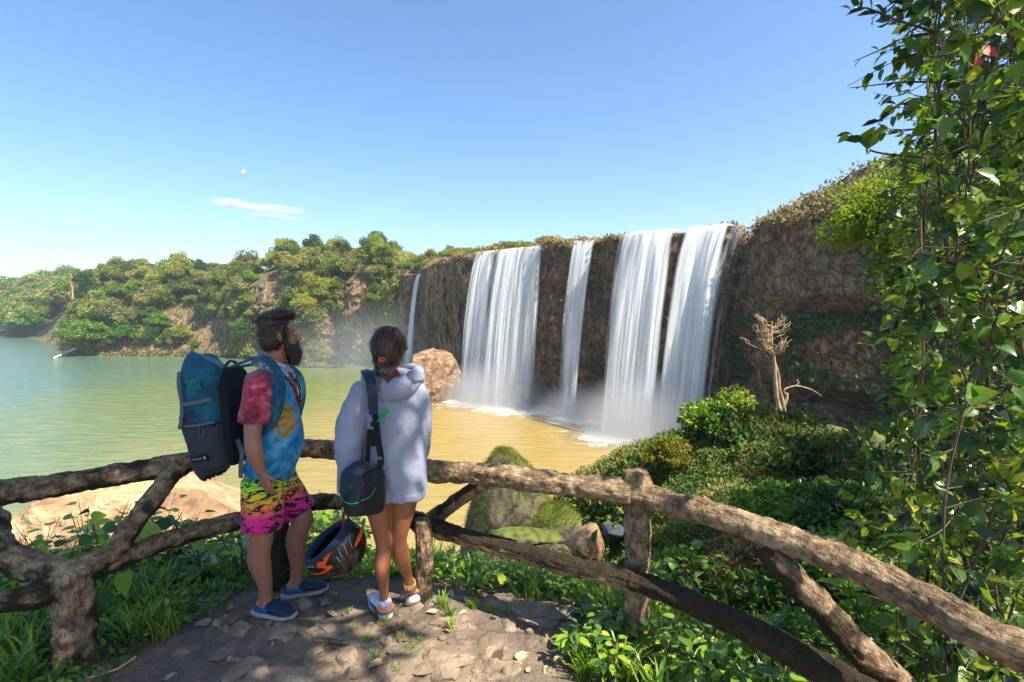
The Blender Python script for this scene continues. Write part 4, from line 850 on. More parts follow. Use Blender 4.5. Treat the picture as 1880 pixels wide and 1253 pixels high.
# ---- weeds: one plant = stem + foliage
def weed_meshes(seed, h, n, ls, tmpl, droop=.3, mat=None, val=.5, nst=3):
    r = np.random.default_rng(seed); st = []; lv = []
    for s in range(nst):
        a = r.random() * 6.28; ln = h * (.6 + .5 * r.random()); lean = .25 + .35 * r.random()
        pts = cr([(0, 0, -.03), (cos(a) * lean * ln * .3, sin(a) * lean * ln * .3, ln * .5), (cos(a) * lean * ln, sin(a) * lean * ln, ln)], 5)
        st.append(tube(pts, np.linspace(.0035, .0015, len(pts)), 5, cap=False))
        for k in range(n):
            t = .25 + .75 * (k + r.random()) / n; p = pts[min(len(pts) - 1, int(t * (len(pts) - 1)))]; b = r.random() * 6.28; d = np.array([cos(b), sin(b), .25 - droop * r.random()])
            e = p + d * ls * .5; st.append(tube([p, e], [.0014, .001], 3, cap=False))
            lv.append(leaves([e], [d + np.array([0, 0, -.15])], [np.array([0, 0, 1.0]) + .35 * r.normal(size=3)], ls * (.55 + .6 * r.random()), tmpl, np.clip(val + .16 * r.normal(), 0, 1)))
    sv, sf = joinVF(st); o1 = mk('stem', sv, sf, M_STEM); V, F, a = merge(lv); o2 = mk('foliage', V, F, mat or M_NEAR, attr={'v': a})
    d = (o1.data, o2.data); bpy.data.objects.remove(o1); bpy.data.objects.remove(o2); return d
WV = [weed_meshes(200 + i, .26 + .05 * i, 7, .085, T_BROAD, val=.42 + .04 * i) for i in range(4)] + [weed_meshes(210 + i, .22, 8, .07, T_LEAF, val=.55) for i in range(3)]
GV = []
for i in range(3):
    r = np.random.default_rng(300 + i); n = 46; a = r.random(n) * 6.28; d = np.stack([np.cos(a), np.sin(a), 1.2 + r.random(n)], -1); d[:, 2] *= .5
    V, F, v = leaves(r.normal(size=(n, 3)) * np.array([.03, .03, 0]), d, np.stack([-np.cos(a) * .8, -np.sin(a) * .8, 0 * a + .6], -1), .07 + .12 * r.random(n), T_BLADE, np.clip(.5 + .15 * r.normal(size=n), 0, 1))
    o = mk('blades', V, F, M_NEAR, attr={'v': v}); GV.append(o.data); bpy.data.objects.remove(o)
def weed(x, y, s, v, label, group, rr, sink=0.0):
    root = empty('weed', (x, y, gz(x, y) - sink), label, 'plant', group, rz=rr.random() * 6.28); root.scale = (s, s, s)
    for nm, me in zip(('stem', 'foliage'), WV[v]): link(bpy.data.objects.new(nm, me), root)
def tuft(x, y, s, label, group, rr):
    o = link(bpy.data.objects.new('grass_tuft', GV[rr.integers(3)])); o.location = (x, y, gz(x, y)); o.scale = (s, s, s); o.rotation_euler.z = rr.random() * 6.28; tag(o, label, 'grass tuft', group)
rr = np.random.default_rng(12)
def plant_zone(n, pxr, Dr, sr, label, group, vs, tufts=0, tl=None, tg=None, mind=.0):
    for i in range(n):
        D = Dr[0] + (Dr[1] - Dr[0]) * rr.random(); px = pxr[0] + (pxr[1] - pxr[0]) * rr.random(); x = (px - 940) / 900 * D * 1.05
        weed(x, D, sr[0] + (sr[1] - sr[0]) * rr.random(), vs[rr.integers(len(vs))], label, group, rr)
    for i in range(int(tufts * .55)):
        D = Dr[0] + (Dr[1] - Dr[0]) * rr.random(); px = pxr[0] + (pxr[1] - pxr[0]) * rr.random(); x = (px - 940) / 900 * D * 1.05
        tuft(x, D, .6 + .9 * rr.random(), tl, tg, rr)
plant_zone(42, (150, 480), (3.35, 4.9), (.8, 1.7), 'broad-leaved weed on the shaded bank under the left railing', 'weeds on the shaded bank under the left railing', [0, 1, 2, 3], 12, 'grass tuft on the shaded bank under the left railing', 'grass tufts under the left railing')
plant_zone(16, (0, 140), (3.0, 4.2), (.8, 1.4), 'broad-leaved weed at the far left edge behind the railing', 'weeds at the far left edge', [0, 2, 3, 4], 0)
plant_zone(8, (-40, 110), (2.05, 2.7), (.5, .9), 'weed in front of the forked left post', 'weeds round the forked left post', [4, 5, 6], 26, 'long-bladed grass tuft in front of the forked left post', 'grass tufts round the forked left post')
plant_zone(10, (185, 330), (2.5, 3.3), (.4, .8), 'weed on the path edge right of the forked left post', 'weeds on the path edge right of the forked post', [4, 5, 6], 40, 'grass tuft on the path edge right of the forked post', 'grass tufts right of the forked post')
plant_zone(18, (555, 660), (3.7, 4.8), (1.0, 1.8), 'leafy weed seen between the man and the woman', 'weeds between the two people', [0, 1, 2, 3], 0)
plant_zone(52, (790, 1140), (3.05, 4.3), (.6, 1.15), 'leafy weed behind the middle stretch of railing', 'weeds behind the middle stretch of railing', [0, 1, 4, 5, 6], 60, 'grass tuft behind the middle stretch of railing', 'grass tufts behind the middle stretch of railing')
plant_zone(22, (1040, 1230), (2.25, 2.65), (.7, 1.2), 'sunlit leafy weed round the foot of the capped post', 'weeds round the foot of the capped post', [0, 1, 5, 6], 14, 'grass tuft round the foot of the capped post', 'grass tufts round the capped post')
plant_zone(52, (1200, 1620), (2.0, 3.4), (.7, 1.3), 'sunlit leafy weed under the right railing', 'weeds under the right railing', [0, 1, 4, 5, 6], 50, 'sunlit grass tuft under the right railing', 'grass tufts under the right railing')
plant_zone(34, (1420, 1900), (2.5, 5.0), (1.0, 1.9), 'dark leafy weed on the slope beyond the right railing', 'weeds on the slope beyond the right railing', [0, 1, 2, 3], 0)
plant_zone(30, (1150, 1560), (4.2, 7.0), (.9, 1.7), 'leafy weed on the near flank of the mound', 'weeds on the near flank of the mound', [0, 2, 3, 5], 20, 'grass tuft on the near flank of the mound', 'grass tufts on the mound')
plant_zone(12, (560, 800), (3.1, 3.6), (.4, .8), 'small weed behind the legs of the two people', 'weeds behind the legs', [4, 5, 6], 22, 'grass tuft behind the legs of the two people', 'grass tufts behind the legs')
for px, py, s in [(690, 1150, .5), (655, 1190, .55), (735, 1195, .5), (775, 1215, .6), (820, 1145, .7), (600, 1150, .4), (840, 1120, .8), (870, 1125, .7), (905, 1135, .6), (330, 1060, .7), (700, 1235, .5), (1070, 1215, .8), (1030, 1165, .6)]:
    p = G(px, py, 0)
    for k in range(2): tuft(p.x + .05 * rr.normal(), p.y + .04 * rr.normal(), s * .6, 'small grass tuft growing in the trodden path', 'grass tufts in the path', rr)
# low undergrowth filling the banks
cover('undergrowth', 26000, (-6.5, 4.5), (3.05, 6.4), .062, M_NEAR, 21, 'low weeds covering the bank beyond the railing', hgt=.11, tm=T_LEAF, ok=lambda x, y: (y > 3.25 + .12 * np.sin(x * 5)) | (np.abs(x) > 2.2), clump=.8, base=.4, kk=.5)
cover('undergrowth', 9000, (.75, 4.5), (1.5, 3.4), .055, M_NEAR, 22, 'low weeds under the right railing', hgt=.09, tm=T_LEAF, ok=lambda x, y: (x * .9 + y > 3.15), clump=.8, base=.5, kk=.4)
cover('undergrowth', 5000, (-4.5, -1.75), (1.6, 3.3), .05, M_NEAR, 23, 'low weeds round the left post', hgt=.07, tm=T_LEAF, ok=lambda x, y: (x < -2.0 + .25 * (y - 2.2) + .1 * np.sin(y * 9)), clump=.6, base=.4, kk=.4)
# single big leaves that catch the eye
def bigleaf(px, py, D, size, ax, up, v, label, mat=M_NEAR, droot=.3):
    p = P(px, py, D); root = empty('arum_leaf', (p.x, p.y, gz(p.x, p.y)), label, 'plant'); b = Vector((p.x + .05, p.y + .05, gz(p.x, p.y) - .02))
    V, F, a = leaves([tuple(p)], [ax], [up], size, T_BROAD, v); child(mk('leaf_blade', V, F, mat, attr={'v': a}, smooth=True), root)
    child(mk('stem', *tube(cr([tuple(b), tuple((b + p) / 2 + Vector((0, 0, .06))), tuple(p)], 5), .003, 5), M_STEM, smooth=True), root)
bigleaf(168, 952, 2.75, .10, (1, -.2, .3), (-.2, -1, .5), .8, 'bright heart-shaped leaf between the left post and its brace')
bigleaf(228, 1052, 2.75, .13, (.35, -.5, -.7), (.3, -1, .5), .5, 'large pointed arum leaf right of the forked left post')
bigleaf(205, 1090, 2.6, .12, (-.8, -.3, -.2), (.1, -.8, .6), .15, 'round bluish leaf below the large arum leaf')
bigleaf(262, 972, 3.1, .15, (1, -.2, -.1), (0, -.8, .8), .78, 'bright green leaf under the left diagonal brace')
bigleaf(245, 990, 3.0, .14, (-.9, -.4, 0), (0, -.7, .8), .25, 'blue-green leaf under the left diagonal brace')
bigleaf(925, 1068, 3.05, .08, (-.5, -.2, .8), (.6, -1, .2), 1.0, 'pale upright leaf among the weeds behind the middle rail')
# plastic rubbish and leaf litter
M_PLASTIC, _nt, _o = new_mat('thin_plastic'); princ(_nt, _o, (.40, .44, .45), .35, spec=.6)
def rag(px, py, D, s, label, nm):
    p = P(px, py, D); r = np.random.default_rng(int(px)); n = 9; u, v = np.meshgrid(np.linspace(-1, 1, n), np.linspace(-1, 1, n), indexing='ij')
    z = fbm(u * 1.4, v * 1.4, 0 * u, int(px), 3) * .9; V = np.stack([u * s * .5 * (1 - .3 * v), -z * s * .4 - v * .2 * s, v * s], -1).reshape(-1, 3)
    o = mk(nm, V, grid_faces(n, n), M_PLASTIC, smooth=True); so = o.modifiers.new('s', 'SOLIDIFY'); so.thickness = .002; o.location = p; tag(o, label, 'litter')
rag(392, 1028, 3.2, .035, 'torn white plastic bag caught in the weeds under the rail', 'plastic_bag')
rag(452, 1000, 3.3, .05, 'second scrap of white plastic beside the man\'s knee', 'plastic_bag')
rag(830, 1092, 2.9, .018, 'crushed white paper cup in the grass by the middle post', 'paper_cup')
for i in range(60):
    px = 230 + 900 * rr.random(); py = 1070 + 180 * rr.random(); p = G(px, py, 0); x, y = p.x, p.y
    V, F, a = leaves([(0, 0, 0)], [(1, 0, .1)], [(.2 * rr.normal(), .2 * rr.normal(), 1)], .04 + .05 * rr.random(), T_BROAD if i % 2 else T_LEAF, rr.random()); o = mk('dead_leaf', V, F, M_DEADL, attr={'v': a}, smooth=True)
    o.location = (x, y, gz(x, y) + .008); o.rotation_euler.z = rr.random() * 6.28; tag(o, 'dry curled leaf lying on the trodden path', 'leaf', 'dry leaves on the path')
p = G(215, 1240, 0); o = mk('stick', *tube([(p.x - .12, p.y - .05, .02), (p.x, p.y, .03), (p.x + .05, p.y + .06, .05)], .006, 6), M_PALE); tag(o, 'thin pale stick lying at the foot of the forked left post', 'stick')

# ---- right-hand thicket of vines
def vine(seed, base, topz, lean, n, ls, label, group, mat=M_VINE, tm=T_BROAD, stemr=.006, spread=.16, val=.4, walk=1.0):
    r = np.random.default_rng(seed); root = empty('climbing_vine', base, label, 'vine', group); b = np.array(base)
    k = 9; t = np.linspace(0, 1, k); pts = np.stack([b[0] + lean[0] * t + .26 * walk * np.cumsum(r.normal(size=k)) * .5, b[1] + lean[1] * t + .2 * np.cumsum(r.normal(size=k)) * .5, b[2] + (topz - b[2]) * t], -1); pts = cr(pts, 8); pts[:, 0] = np.maximum(pts[:, 0], .83 * pts[:, 1] - .03 * np.sin(pts[:, 2] * 3 + seed))
    st = [tube(pts, np.linspace(stemr, stemr * .4, len(pts)), 6, cap=False)]; lv = []
    for i in range(n // 5):
        p = pts[r.integers(2, len(pts))]; d = randdir(r, 1)[0]; d[2] = d[2] * .6 + .05; d[0] -= .15; ln = spread * (.8 + 1.9 * r.random()); ln = min(ln, .34); e = p + d * ln; md = (p + e) / 2 + r.normal(size=3) * .03; tw = cr([p, md, e], 4)
        st.append(tube(tw, np.linspace(.0035, .0015, len(tw)), 4, cap=False))
        for j in range(5):
            q = tw[int((.3 + .7 * r.random()) * (len(tw) - 1))] + r.normal(size=3) * .012; b2 = randdir(r, 1)[0]; ax = d * .5 + b2 * .8 + np.array([0, 0, -.45]); up = np.array([-.15, -.55, .75]) + .6 * r.normal(size=3)
            lv.append(leaves([q], [ax], [up], ls * (.5 + .75 * r.random()), tm, np.clip(val + .2 * r.normal(), 0, 1)))
    child(mk('stem', *joinVF(st), M_VSTEM, smooth=True), root); V, F, a = merge(lv); child(mk('foliage', V, F, mat, attr={'v': a}), root)
r2 = np.random.default_rng(44)
for i in range(58):
    D = 1.9 + 4.2 * (i / 58) ** 1.2; ratio = .89 + .38 * r2.random(); x = D * ratio
    zb = gz(x, D); vine(500 + i, (x, D, zb - .05), 3.6 + D * .75, (-.02 * D + .1 * r2.normal(), .2 * r2.normal()), 520, .050 + .026 * r2.random(), 'tangled broad-leaved vine in the thicket filling the right edge', 'vines of the thicket at the right edge', val=.38 + .14 * r2.random())
for i, (px, D, top_, vv) in enumerate([(1790, 2.6, 5.2, .4), (1765, 3.0, 5.4, .45), (1745, 3.6, 6, .5), (1660, 4.6, 2.2, .45), (1640, 5.4, 1.5, .4)]):
    x = (px - 940) / 900 * D * 1.02; vine(600 + i, (x, D, gz(x, D)), top_, (-.08 if i < 3 else 0, 0), 420, .056, 'vine rising along the ragged front of the thicket, stems showing', 'front vines of the thicket', val=vv + .1, walk=.4)
# bare twisting stems
for i in range(11):
    D = 2.2 + 2.5 * r2.random(); x = D * (.84 + .26 * r2.random()); k = 8; t = np.linspace(0, 1, k)
    pts = np.stack([x + .34 * np.cumsum(r2.normal(size=k)) * .45, D + .1 * np.cumsum(r2.normal(size=k)) * .5, gz(x, D) + t * (4.5)], -1); pts = cr(pts, 8); pts[:, 0] = np.maximum(pts[:, 0], .86 * pts[:, 1] + .05 * np.sin(pts[:, 2] * 4 + i))
    o = mk('liana', *tube(pts, np.linspace(.010, .005, len(pts)), 7, rough=.3, seed=i), M_VSTEM, smooth=True); tag(o, 'bare twisting brown liana climbing through the right thicket', 'liana', 'bare lianas in the thicket')
# twigs sticking out into the sky
def sky_branch(pts, label, ls, n, seed, val=.12):
    r = np.random.default_rng(seed); P3 = cr([tuple(q) for q in pts], 8); root = empty('branch', tuple(P3[0]), label, 'branch'); lv = []; st = [tube(P3, np.linspace(.007, .002, len(P3)), 5, cap=False)]
    for i in range(n):
        q = P3[int((.15 + .85 * (i + r.random()) / n) * (len(P3) - 1))]; d = randdir(r, 1)[0] * .8 + unit(P3[-1] - P3[0]) * .6 + np.array([0, 0, -.25]); lv.append(leaves([q], [d], [np.array([0, -.7, .6]) + .6 * r.normal(size=3)], ls * (.6 + .6 * r.random()), T_LEAF, np.clip(val + .1 * r.normal(), 0, 1)))
    child(mk('stem', *joinVF(st), M_VSTEM, smooth=True), root); V, F, a = merge(lv); child(mk('foliage', V, F, M_VINE, attr={'v': a}), root)
sky_branch([P(1720, 60, 2.5), P(1640, 35, 2.5), P(1590, 15, 2.5), P(1560, 20, 2.5)], 'topmost twig reaching left into the sky from the thicket', .085, 10, 1)
sky_branch([P(1730, 30, 2.6), P(1690, -10, 2.6), P(1640, 5, 2.6), P(1600, 35, 2.6)], 'leafy twig drooping left from the top of the thicket', .08, 9, 2)
sky_branch([P(1720, 60, 2.6), P(1660, 70, 2.6), P(1620, 90, 2.6), P(1568, 113, 2.6)], 'long thin twig pointing down-left in the sky', .05, 4, 3)
sky_branch([P(1730, 150, 2.6), P(1650, 152, 2.6), P(1560, 162, 2.6)], 'nearly level bare twig across the sky', .06, 4, 4)
sky_branch([P(1720, 200, 2.6), P(1660, 190, 2.6), P(1620, 215, 2.6), P(1612, 230, 2.6)], 'twig ending in two hanging leaves over the sky', .09, 8, 5)
sky_branch([P(1700, 290, 2.8), P(1610, 280, 2.8), P(1580, 262, 2.8), P(1558, 243, 2.8)], 'upturned twig with one leaf at its tip above the cliff', .06, 5, 6)
sky_branch([P(1700, 690, 3.2), P(1600, 700, 3.4), P(1500, 680, 3.6), P(1455, 672, 3.8)], 'dark leafy branch reaching left before the dead tree', .07, 34, 7, .3)
sky_branch([P(1700, 740, 3.2), P(1620, 715, 3.4), P(1540, 705, 3.6), P(1470, 690, 3.8)], 'second dark leafy branch just below the first', .065, 30, 8, .3)
sky_branch([P(1690, 880, 3.0), P(1630, 850, 3.0), P(1580, 820, 3.0), P(1540, 790, 3.0)], 'twig with drooping leaves over the boulder pile', .07, 16, 9, .35)
sky_branch([P(1660, 960, 2.9), P(1600, 930, 2.9), P(1560, 905, 2.9), P(1520, 880, 2.9)], 'twig with bright oval leaves over the right of the mound', .08, 12, 10, .75)
# yellow-green sprig and red leaf
V, F, a = leaves([tuple(P(1850, 885, 2.0))] * 9, [(-1, -.1, .3), (-.9, -.2, -.1), (-.7, 0, .6), (-.4, -.1, .5), (-1, .1, .1), (.5, -.1, -.6), (.3, -.1, .4), (-.5, -.2, -.3), (.6, -.1, .1)], [(.1, -1, .5)] * 9, .13, T_LEAF, [.9, 1, .85, .95, 1, .9, .85, .8, .9]); o = mk('leaf_sprig', V, F, M_LEMON, attr={'v': a}); tag(o, 'bright yellow-green leaf sprig caught by sun at the right edge', 'leaf sprig')
M_RED, _nt, _o = new_mat('red_leaf'); princ(_nt, _o, (.42, .06, .05), .5)
V, F, a = leaves([tuple(P(1800, 92, 2.3)), tuple(P(1802, 92, 2.3))], [(-.25, -.1, -1), (.8, -.2, -.35)], [(.3, -1, .2)] * 2, .085, T_BROAD, .5); o = mk('red_leaf', V, F, M_RED); tag(o, 'folded dull red leaf near the top of the thicket', 'leaf')

# ---- trees and bushes of the middle distance
def big_tree(name, loc, w, h, label, mat, seed, ncl=40, nlf=260, ls=.14, tm=T_LEAF, cat='tree', trunk=True, r=.12, flat=1.0, squash=(1, 1)):
    V, F, a = crown_arrays(seed, w, h, ncl, nlf, ls, tmpl=tm); V = V * np.array([squash[0], squash[1], flat]); root = empty(name, loc, label, cat); mk('foliage' if cat == 'bush' else 'crown', V, F, mat, root, attr={'v': a})
    tv, tf = trunk_VF(seed, h * flat, w, r, 8); mk('trunk' if cat != 'bush' else 'stem', tv, tf, M_VSTEM, root, smooth=True); return root
p = P(1650, 405, 11.0); big_tree('tree', (p.x, p.y, p.z - 2.1), 2.9, 3.7, 'sunlit yellow-green small-leaved tree between the cliff brow and the thicket', M_LEMON, 71, 44, 300, .10, r=.07)
p = P(1700, 500, 10.5); big_tree('tree', (p.x, p.y, p.z - 1.8), 2.6, 3.0, 'smaller yellow-green tree hanging lower against the cliff beside the thicket', M_LEMON, 76, 32, 320, .10, r=.06)
p = P(1300, 790, 11.2); big_tree('bush', (p.x, p.y, p.z - .35), 1.35, 1.1, 'leafy green bush on the crest of the mound', M_NEAR, 72, 26, 130, .10, cat='bush', r=.02)
p = P(1345, 742, 11.2); big_tree('bush', (p.x, p.y, p.z - .45), 1.1, .8, 'pale-leaved sprays standing above the crest bush', M_LEMON, 73, 14, 50, .10, cat='bush', r=.02)
p = P(1222, 880, 10.5); big_tree('bush', (p.x, p.y, p.z - .1), 1.05, 1.1, 'sunlit dry yellow bush at the left end of the mound', M_MOSS, 74, 24, 240, .06, cat='bush', r=.02)
p = P(1425, 800, 13.0); big_tree('bush', (p.x, p.y, p.z - .25), 1.4, .9, 'dense rounded dark shrub at the foot of the dead tree', M_COVER, 75, 34, 420, .06, tm=T_DIA, cat='bush', r=.02)
for i, (px, py, D, w, lb, mt) in enumerate([(1290, 1000, 6.4, 1.3, 'dark shrub on the near flank of the mound, behind the top rail', M_COVER),
                                         (1205, 905, 8.4, .9, 'low tawny shrub at the left shoulder of the mound', M_MOSS), (1390, 1010, 5.6, 1.0, 'small tawny bush on the flank above the sloping rail', M_DRY),
                                         (1420, 960, 7.0, 1.5, 'green shrub below the crest, above the sloping rail', M_NEAR), (1560, 960, 6.5, 1.6, 'dark shrub where the mound meets the thicket', M_VINE), (1620, 1080, 4.2, 1.2, 'broad shrub beyond the right rail, below the thicket', M_VINE), (1230, 1040, 6.0, 1.0, 'small shrub right of the capped post', M_NEAR), (1350, 1090, 5.0, .9, 'reddish-brown bushy tuft behind the lower right rail', M_COVER)]):
    p = P(px, py, D); big_tree('bush', (p.x, p.y, gz(p.x, p.y) - .1), w, w * .55, lb, mt, 80 + i, 24, 260, .05 if mt is M_COVER else .075, tm=T_DIA if mt is M_COVER else T_LEAF, cat='bush', r=.015)
# backing of the thicket, and an unseen tree added overhead to shade the viewpoint
for i, (x, y, w, h, lb) in enumerate([(9.2, 6.8, 3.8, 6.0, 'dense dark tree behind the vines, nearest the yellow-green tree'), (6.4, 4.2, 3.4, 7.5, 'dense dark tree behind the vines at the picture edge'), (10.5, 8.0, 5.0, 4.6, 'dark bushy tree low behind the thicket'), (7.9, 8.6, 2.2, 3.2, 'leafy bush at the back of the thicket, below the yellow-green tree')]):
    big_tree('tree', (x, y, gz(x, y)), w, h, lb, M_VINE, 120 + i, 54, 300, .13, r=.09)
def shade_tree():
    root = empty('shade_tree', (-.6, -2.4, 0), 'unseen broad tree added behind the viewpoint, its boughs shading the path', 'tree')
    r = np.random.default_rng(17); C = []
    while len(C) < 118:
        q = r.uniform(-1, 1, 3)
        if (q ** 2).sum() < 1: C.append(np.array([-.15, .35, 6.7]) + q * np.array([3.1, 2.7, 1.1]))
    parts = []
    for c in C:
        n = 210; dd = randdir(r, n); pos = c + dd * (.42 + .2 * r.random()) * r.random((n, 1)) ** .4
        parts.append(leaves(pos, dd + .8 * randdir(r, n), randdir(r, n) * .6 + np.array([0, 0, .8]), .15 * (.6 + .7 * r.random(n)), T_LEAF, np.clip(.4 + .15 * r.normal(size=n), 0, 1)))
    V, F, a = merge(parts); child(mk('crown', V, F, M_VINE, attr={'v': a}), root)
    st = [tube(cr([(-.6, -2.4, -.3), (-.7, -2.3, 2), (-.5, -1.6, 4), (-.2, -.4, 5.6), (0, .3, 6.6)], 6), np.linspace(.2, .07, 25), 9)]
    for c in C[::4]: st.append(tube(cr([(-.3, -.6, 5.3), (np.array([-.3, -.6, 5.6]) + c) / 2 + np.array([0, 0, .2]), c], 4), np.linspace(.05, .015, 9), 5, cap=False))
    child(mk('trunk', *joinVF(st), M_VSTEM, smooth=True), root)
shade_tree()
# dead tree on the mound
def dead_tree():
    D = 15.5; mp = lambda px, py: np.array(P(px, py, D)); root = empty('dead_tree', tuple(mp(1435, 795)), 'pale dead tree with a bare twiggy crown standing in sunlight on the mound', 'tree'); r = np.random.default_rng(9)
    tr = [tube(cr([mp(1437, 800), mp(1432, 760), mp(1425, 720), mp(1422, 670), mp(1418, 640), mp(1416, 610), mp(1418, 590)], 5), np.linspace(.095, .014, 31), 8, rough=.25, seed=3, rs=4),
          tube(cr([mp(1437, 780), mp(1438, 745), mp(1431, 715), mp(1430, 690), mp(1424, 668)], 5), np.linspace(.085, .022, 21), 8, rough=.2, seed=4, rs=4), tube(cr([mp(1436, 750), mp(1444, 733), mp(1445, 722)], 5), np.linspace(.06, .035, 11), 7, rough=.3)]
    child(mk('trunk', *joinVF(tr), M_PALE, smooth=True), root); child(mk('side_branch', *joinVF([tube(cr([mp(1443, 725), mp(1440, 716), mp(1462, 709), mp(1490, 716), mp(1508, 727)], 5), np.linspace(.035, .012, 21), 5), tube(cr([mp(1458, 710), mp(1466, 704), mp(1463, 698)], 3), .02, 5)]), M_PALE, smooth=True), root); br = []; _unused = [tube(cr([mp(1443, 725), mp(1440, 716), mp(1462, 709), mp(1490, 716), mp(1508, 727)], 5), np.linspace(.035, .012, 21), 5), tube(cr([mp(1458, 710), mp(1466, 704), mp(1463, 698)], 3), .02, 5)]
    for i in range(44):
        t = r.random(); y = 668 - 78 * t; b = mp(1420 - 3 * t, y); s = -1 if r.random() < .6 else 1; ln = (.18 + .42 * r.random()) * (1.0 if t > .25 else .7)
        e = b + np.array([s * ln, .5 * ln * r.normal(), .12 + .2 * r.random()]); m = (b + e) / 2 + np.array([0, 0, -.05]) + r.normal(size=3) * .05; pa = cr([b, m, e], 4); br.append(tube(pa, np.linspace(.020, .009, len(pa)), 5, cap=False))
        for k in range(4):
            q = pa[r.integers(3, len(pa))]; br.append(tube([q, q + np.array([s * .09 * r.random(), .05 * r.normal(), .10 + .08 * r.random()]), q + np.array([s * .22 * r.random(), .08 * r.normal(), .14 + .10 * r.random()])], [.014, .011, .007], 4, cap=False))
    child(mk('branches', *joinVF(br), M_PALE, smooth=True), root)
dead_tree()
# ------------------------------------------------------------------ people
def ell(path, rads, hint, n=20, k=8, exp=2.0):
    """closed elliptical loft. path: points, rads: (r_hint_dir, r_other) per point, hint: side direction"""
    data = cr([tuple(p) + tuple(r) for p, r in zip(path, rads)], k); C = data[:, :3]; R = np.maximum(data[:, 3:5], .002)
    T = unit(np.gradient(C, axis=0)); h = np.array(hint, float); X = unit(h - T * (T @ h)[:, None]); Y = np.cross(T, X); th = np.linspace(0, 2 * pi, n, endpoint=False)
    ct = np.sign(np.cos(th)) * np.abs(np.cos(th)) ** (2 / exp); st = np.sign(np.sin(th)) * np.abs(np.sin(th)) ** (2 / exp)
    V = [C[0] - T[0] * R[0].min() * .5]
    V = np.concatenate([[C[0] - T[0] * R[0].min() * .35], (C[:, None] + X[:, None] * (R[:, 0:1] * ct)[..., None] + Y[:, None] * (R[:, 1:2] * st)[..., None]).reshape(-1, 3), [C[-1] + T[-1] * R[-1].min() * .35]])
    F = []; m = len(C)
    for j in range(n): F.append((0, 1 + (j + 1) % n, 1 + j)); F.append((1 + (m - 1) * n + j, 1 + (m - 1) * n + (j + 1) % n, len(V) - 1))
    for i in range(m - 1):
        for j in range(n): a = 1 + i * n + j; b = 1 + i * n + (j + 1) % n; F.append((a, b, b + n, a + n))
    return V, F
def sph(c, r, M=None, sub=3):
    bm = bmesh.new(); bmesh.ops.create_icosphere(bm, subdivisions=sub, radius=1); v = np.array([tuple(q.co) for q in bm.verts]); f = [tuple(q.index for q in p.verts) for p in bm.faces]; bm.free()
    v = v * np.array(r if hasattr(r, '__len__') else (r, r, r)); 
    if M is not None: v = v @ np.array(M).T
    return v + np.array(c), f
def solid(name, parts, mat, voxel=.006, smooth=6, root=None, disp=None, sf=.6):
    V, F = joinVF(parts); o = mk(name + '_src', V, F, mat)
    bm = bmesh.new(); bm.from_mesh(o.data); bmesh.ops.recalc_face_normals(bm, faces=bm.faces); bm.to_mesh(o.data); bm.free()
    r = o.modifiers.new('r', 'REMESH'); r.mode = 'VOXEL'; r.voxel_size = voxel; r.use_smooth_shade = True
    if smooth: s = o.modifiers.new('s', 'SMOOTH'); s.factor = sf; s.iterations = smooth
    dg = bpy.context.evaluated_depsgraph_get(); me = bpy.data.meshes.new_from_object(o.evaluated_get(dg)); bpy.data.objects.remove(o)
    me.name = name; me.materials.clear(); me.materials.append(mat); q = link(bpy.data.objects.new(name, me))
    if disp is not None:
        n = len(me.vertices); co = np.empty(n * 3); me.vertices.foreach_get('co', co); co = co.reshape(-1, 3); no = np.empty(n * 3); me.vertices.foreach_get('normal', no); no = no.reshape(-1, 3)
        co = co + no * disp(co)[:, None]; me.vertices.foreach_set('co', co.ravel()); me.update()
    me.polygons.foreach_set('use_smooth', np.ones(len(me.polygons), bool))
    if root is not None: child(q, root)
    return q
def v3(p): return np.array(tuple(p), float)
def hand(w, d, pn, s=1.0, curl=.5, thumb=1, spread=.0, curls=None):
    """wrist w, direction d (towards fingers), palm normal pn; five separate fingers"""
    w = v3(w); d = unit(v3(d)); pn = unit(v3(pn) - d * (v3(pn) @ d)); sd = np.cross(d, pn); out = []
    out.append(ell([w - d * .02 * s, w + d * .03 * s, w + d * .085 * s], [(.024 * s, .017 * s), (.034 * s, .016 * s), (.038 * s, .013 * s)], sd, 14, 4))
    for i, (o_, ln) in enumerate([(.030, .072), (.010, .080), (-.010, .075), (-.029, .060)]):
        a = 0; p = w + d * .085 * s + sd * o_ * s; pts = [p - d * .02 * s, p]; dd = d + sd * spread * o_ * 20
        c = curl if curls is None else curls[i]
        for seg in (.45, .32, .25):
            a += c * 1.1; q = unit(dd) * cos(a) + pn * sin(a); p = p + q * ln * seg * s; pts.append(p)
        out.append(ell(pts, [(.0095 * s, .0095 * s), (.0095 * s, .009 * s), (.009 * s, .0085 * s), (.0082 * s, .008 * s), (.0062 * s, .006 * s)], sd, 10, 4))
    b = w + d * .025 * s + sd * .026 * s * thumb; t1 = unit(d * .75 + sd * .7 * thumb + pn * .35); t2 = unit(d * .9 + sd * .1 * thumb + pn * .5)
    out.append(ell([b - t1 * .01 * s, b + t1 * .032 * s, b + t1 * .032 * s + t2 * .03 * s, b + t1 * .034 * s + t2 * .052 * s], [(.013 * s, .012 * s), (.0115 * s, .011 * s), (.010 * s, .0095 * s), (.007 * s, .007 * s)], pn, 10, 4))
    return out
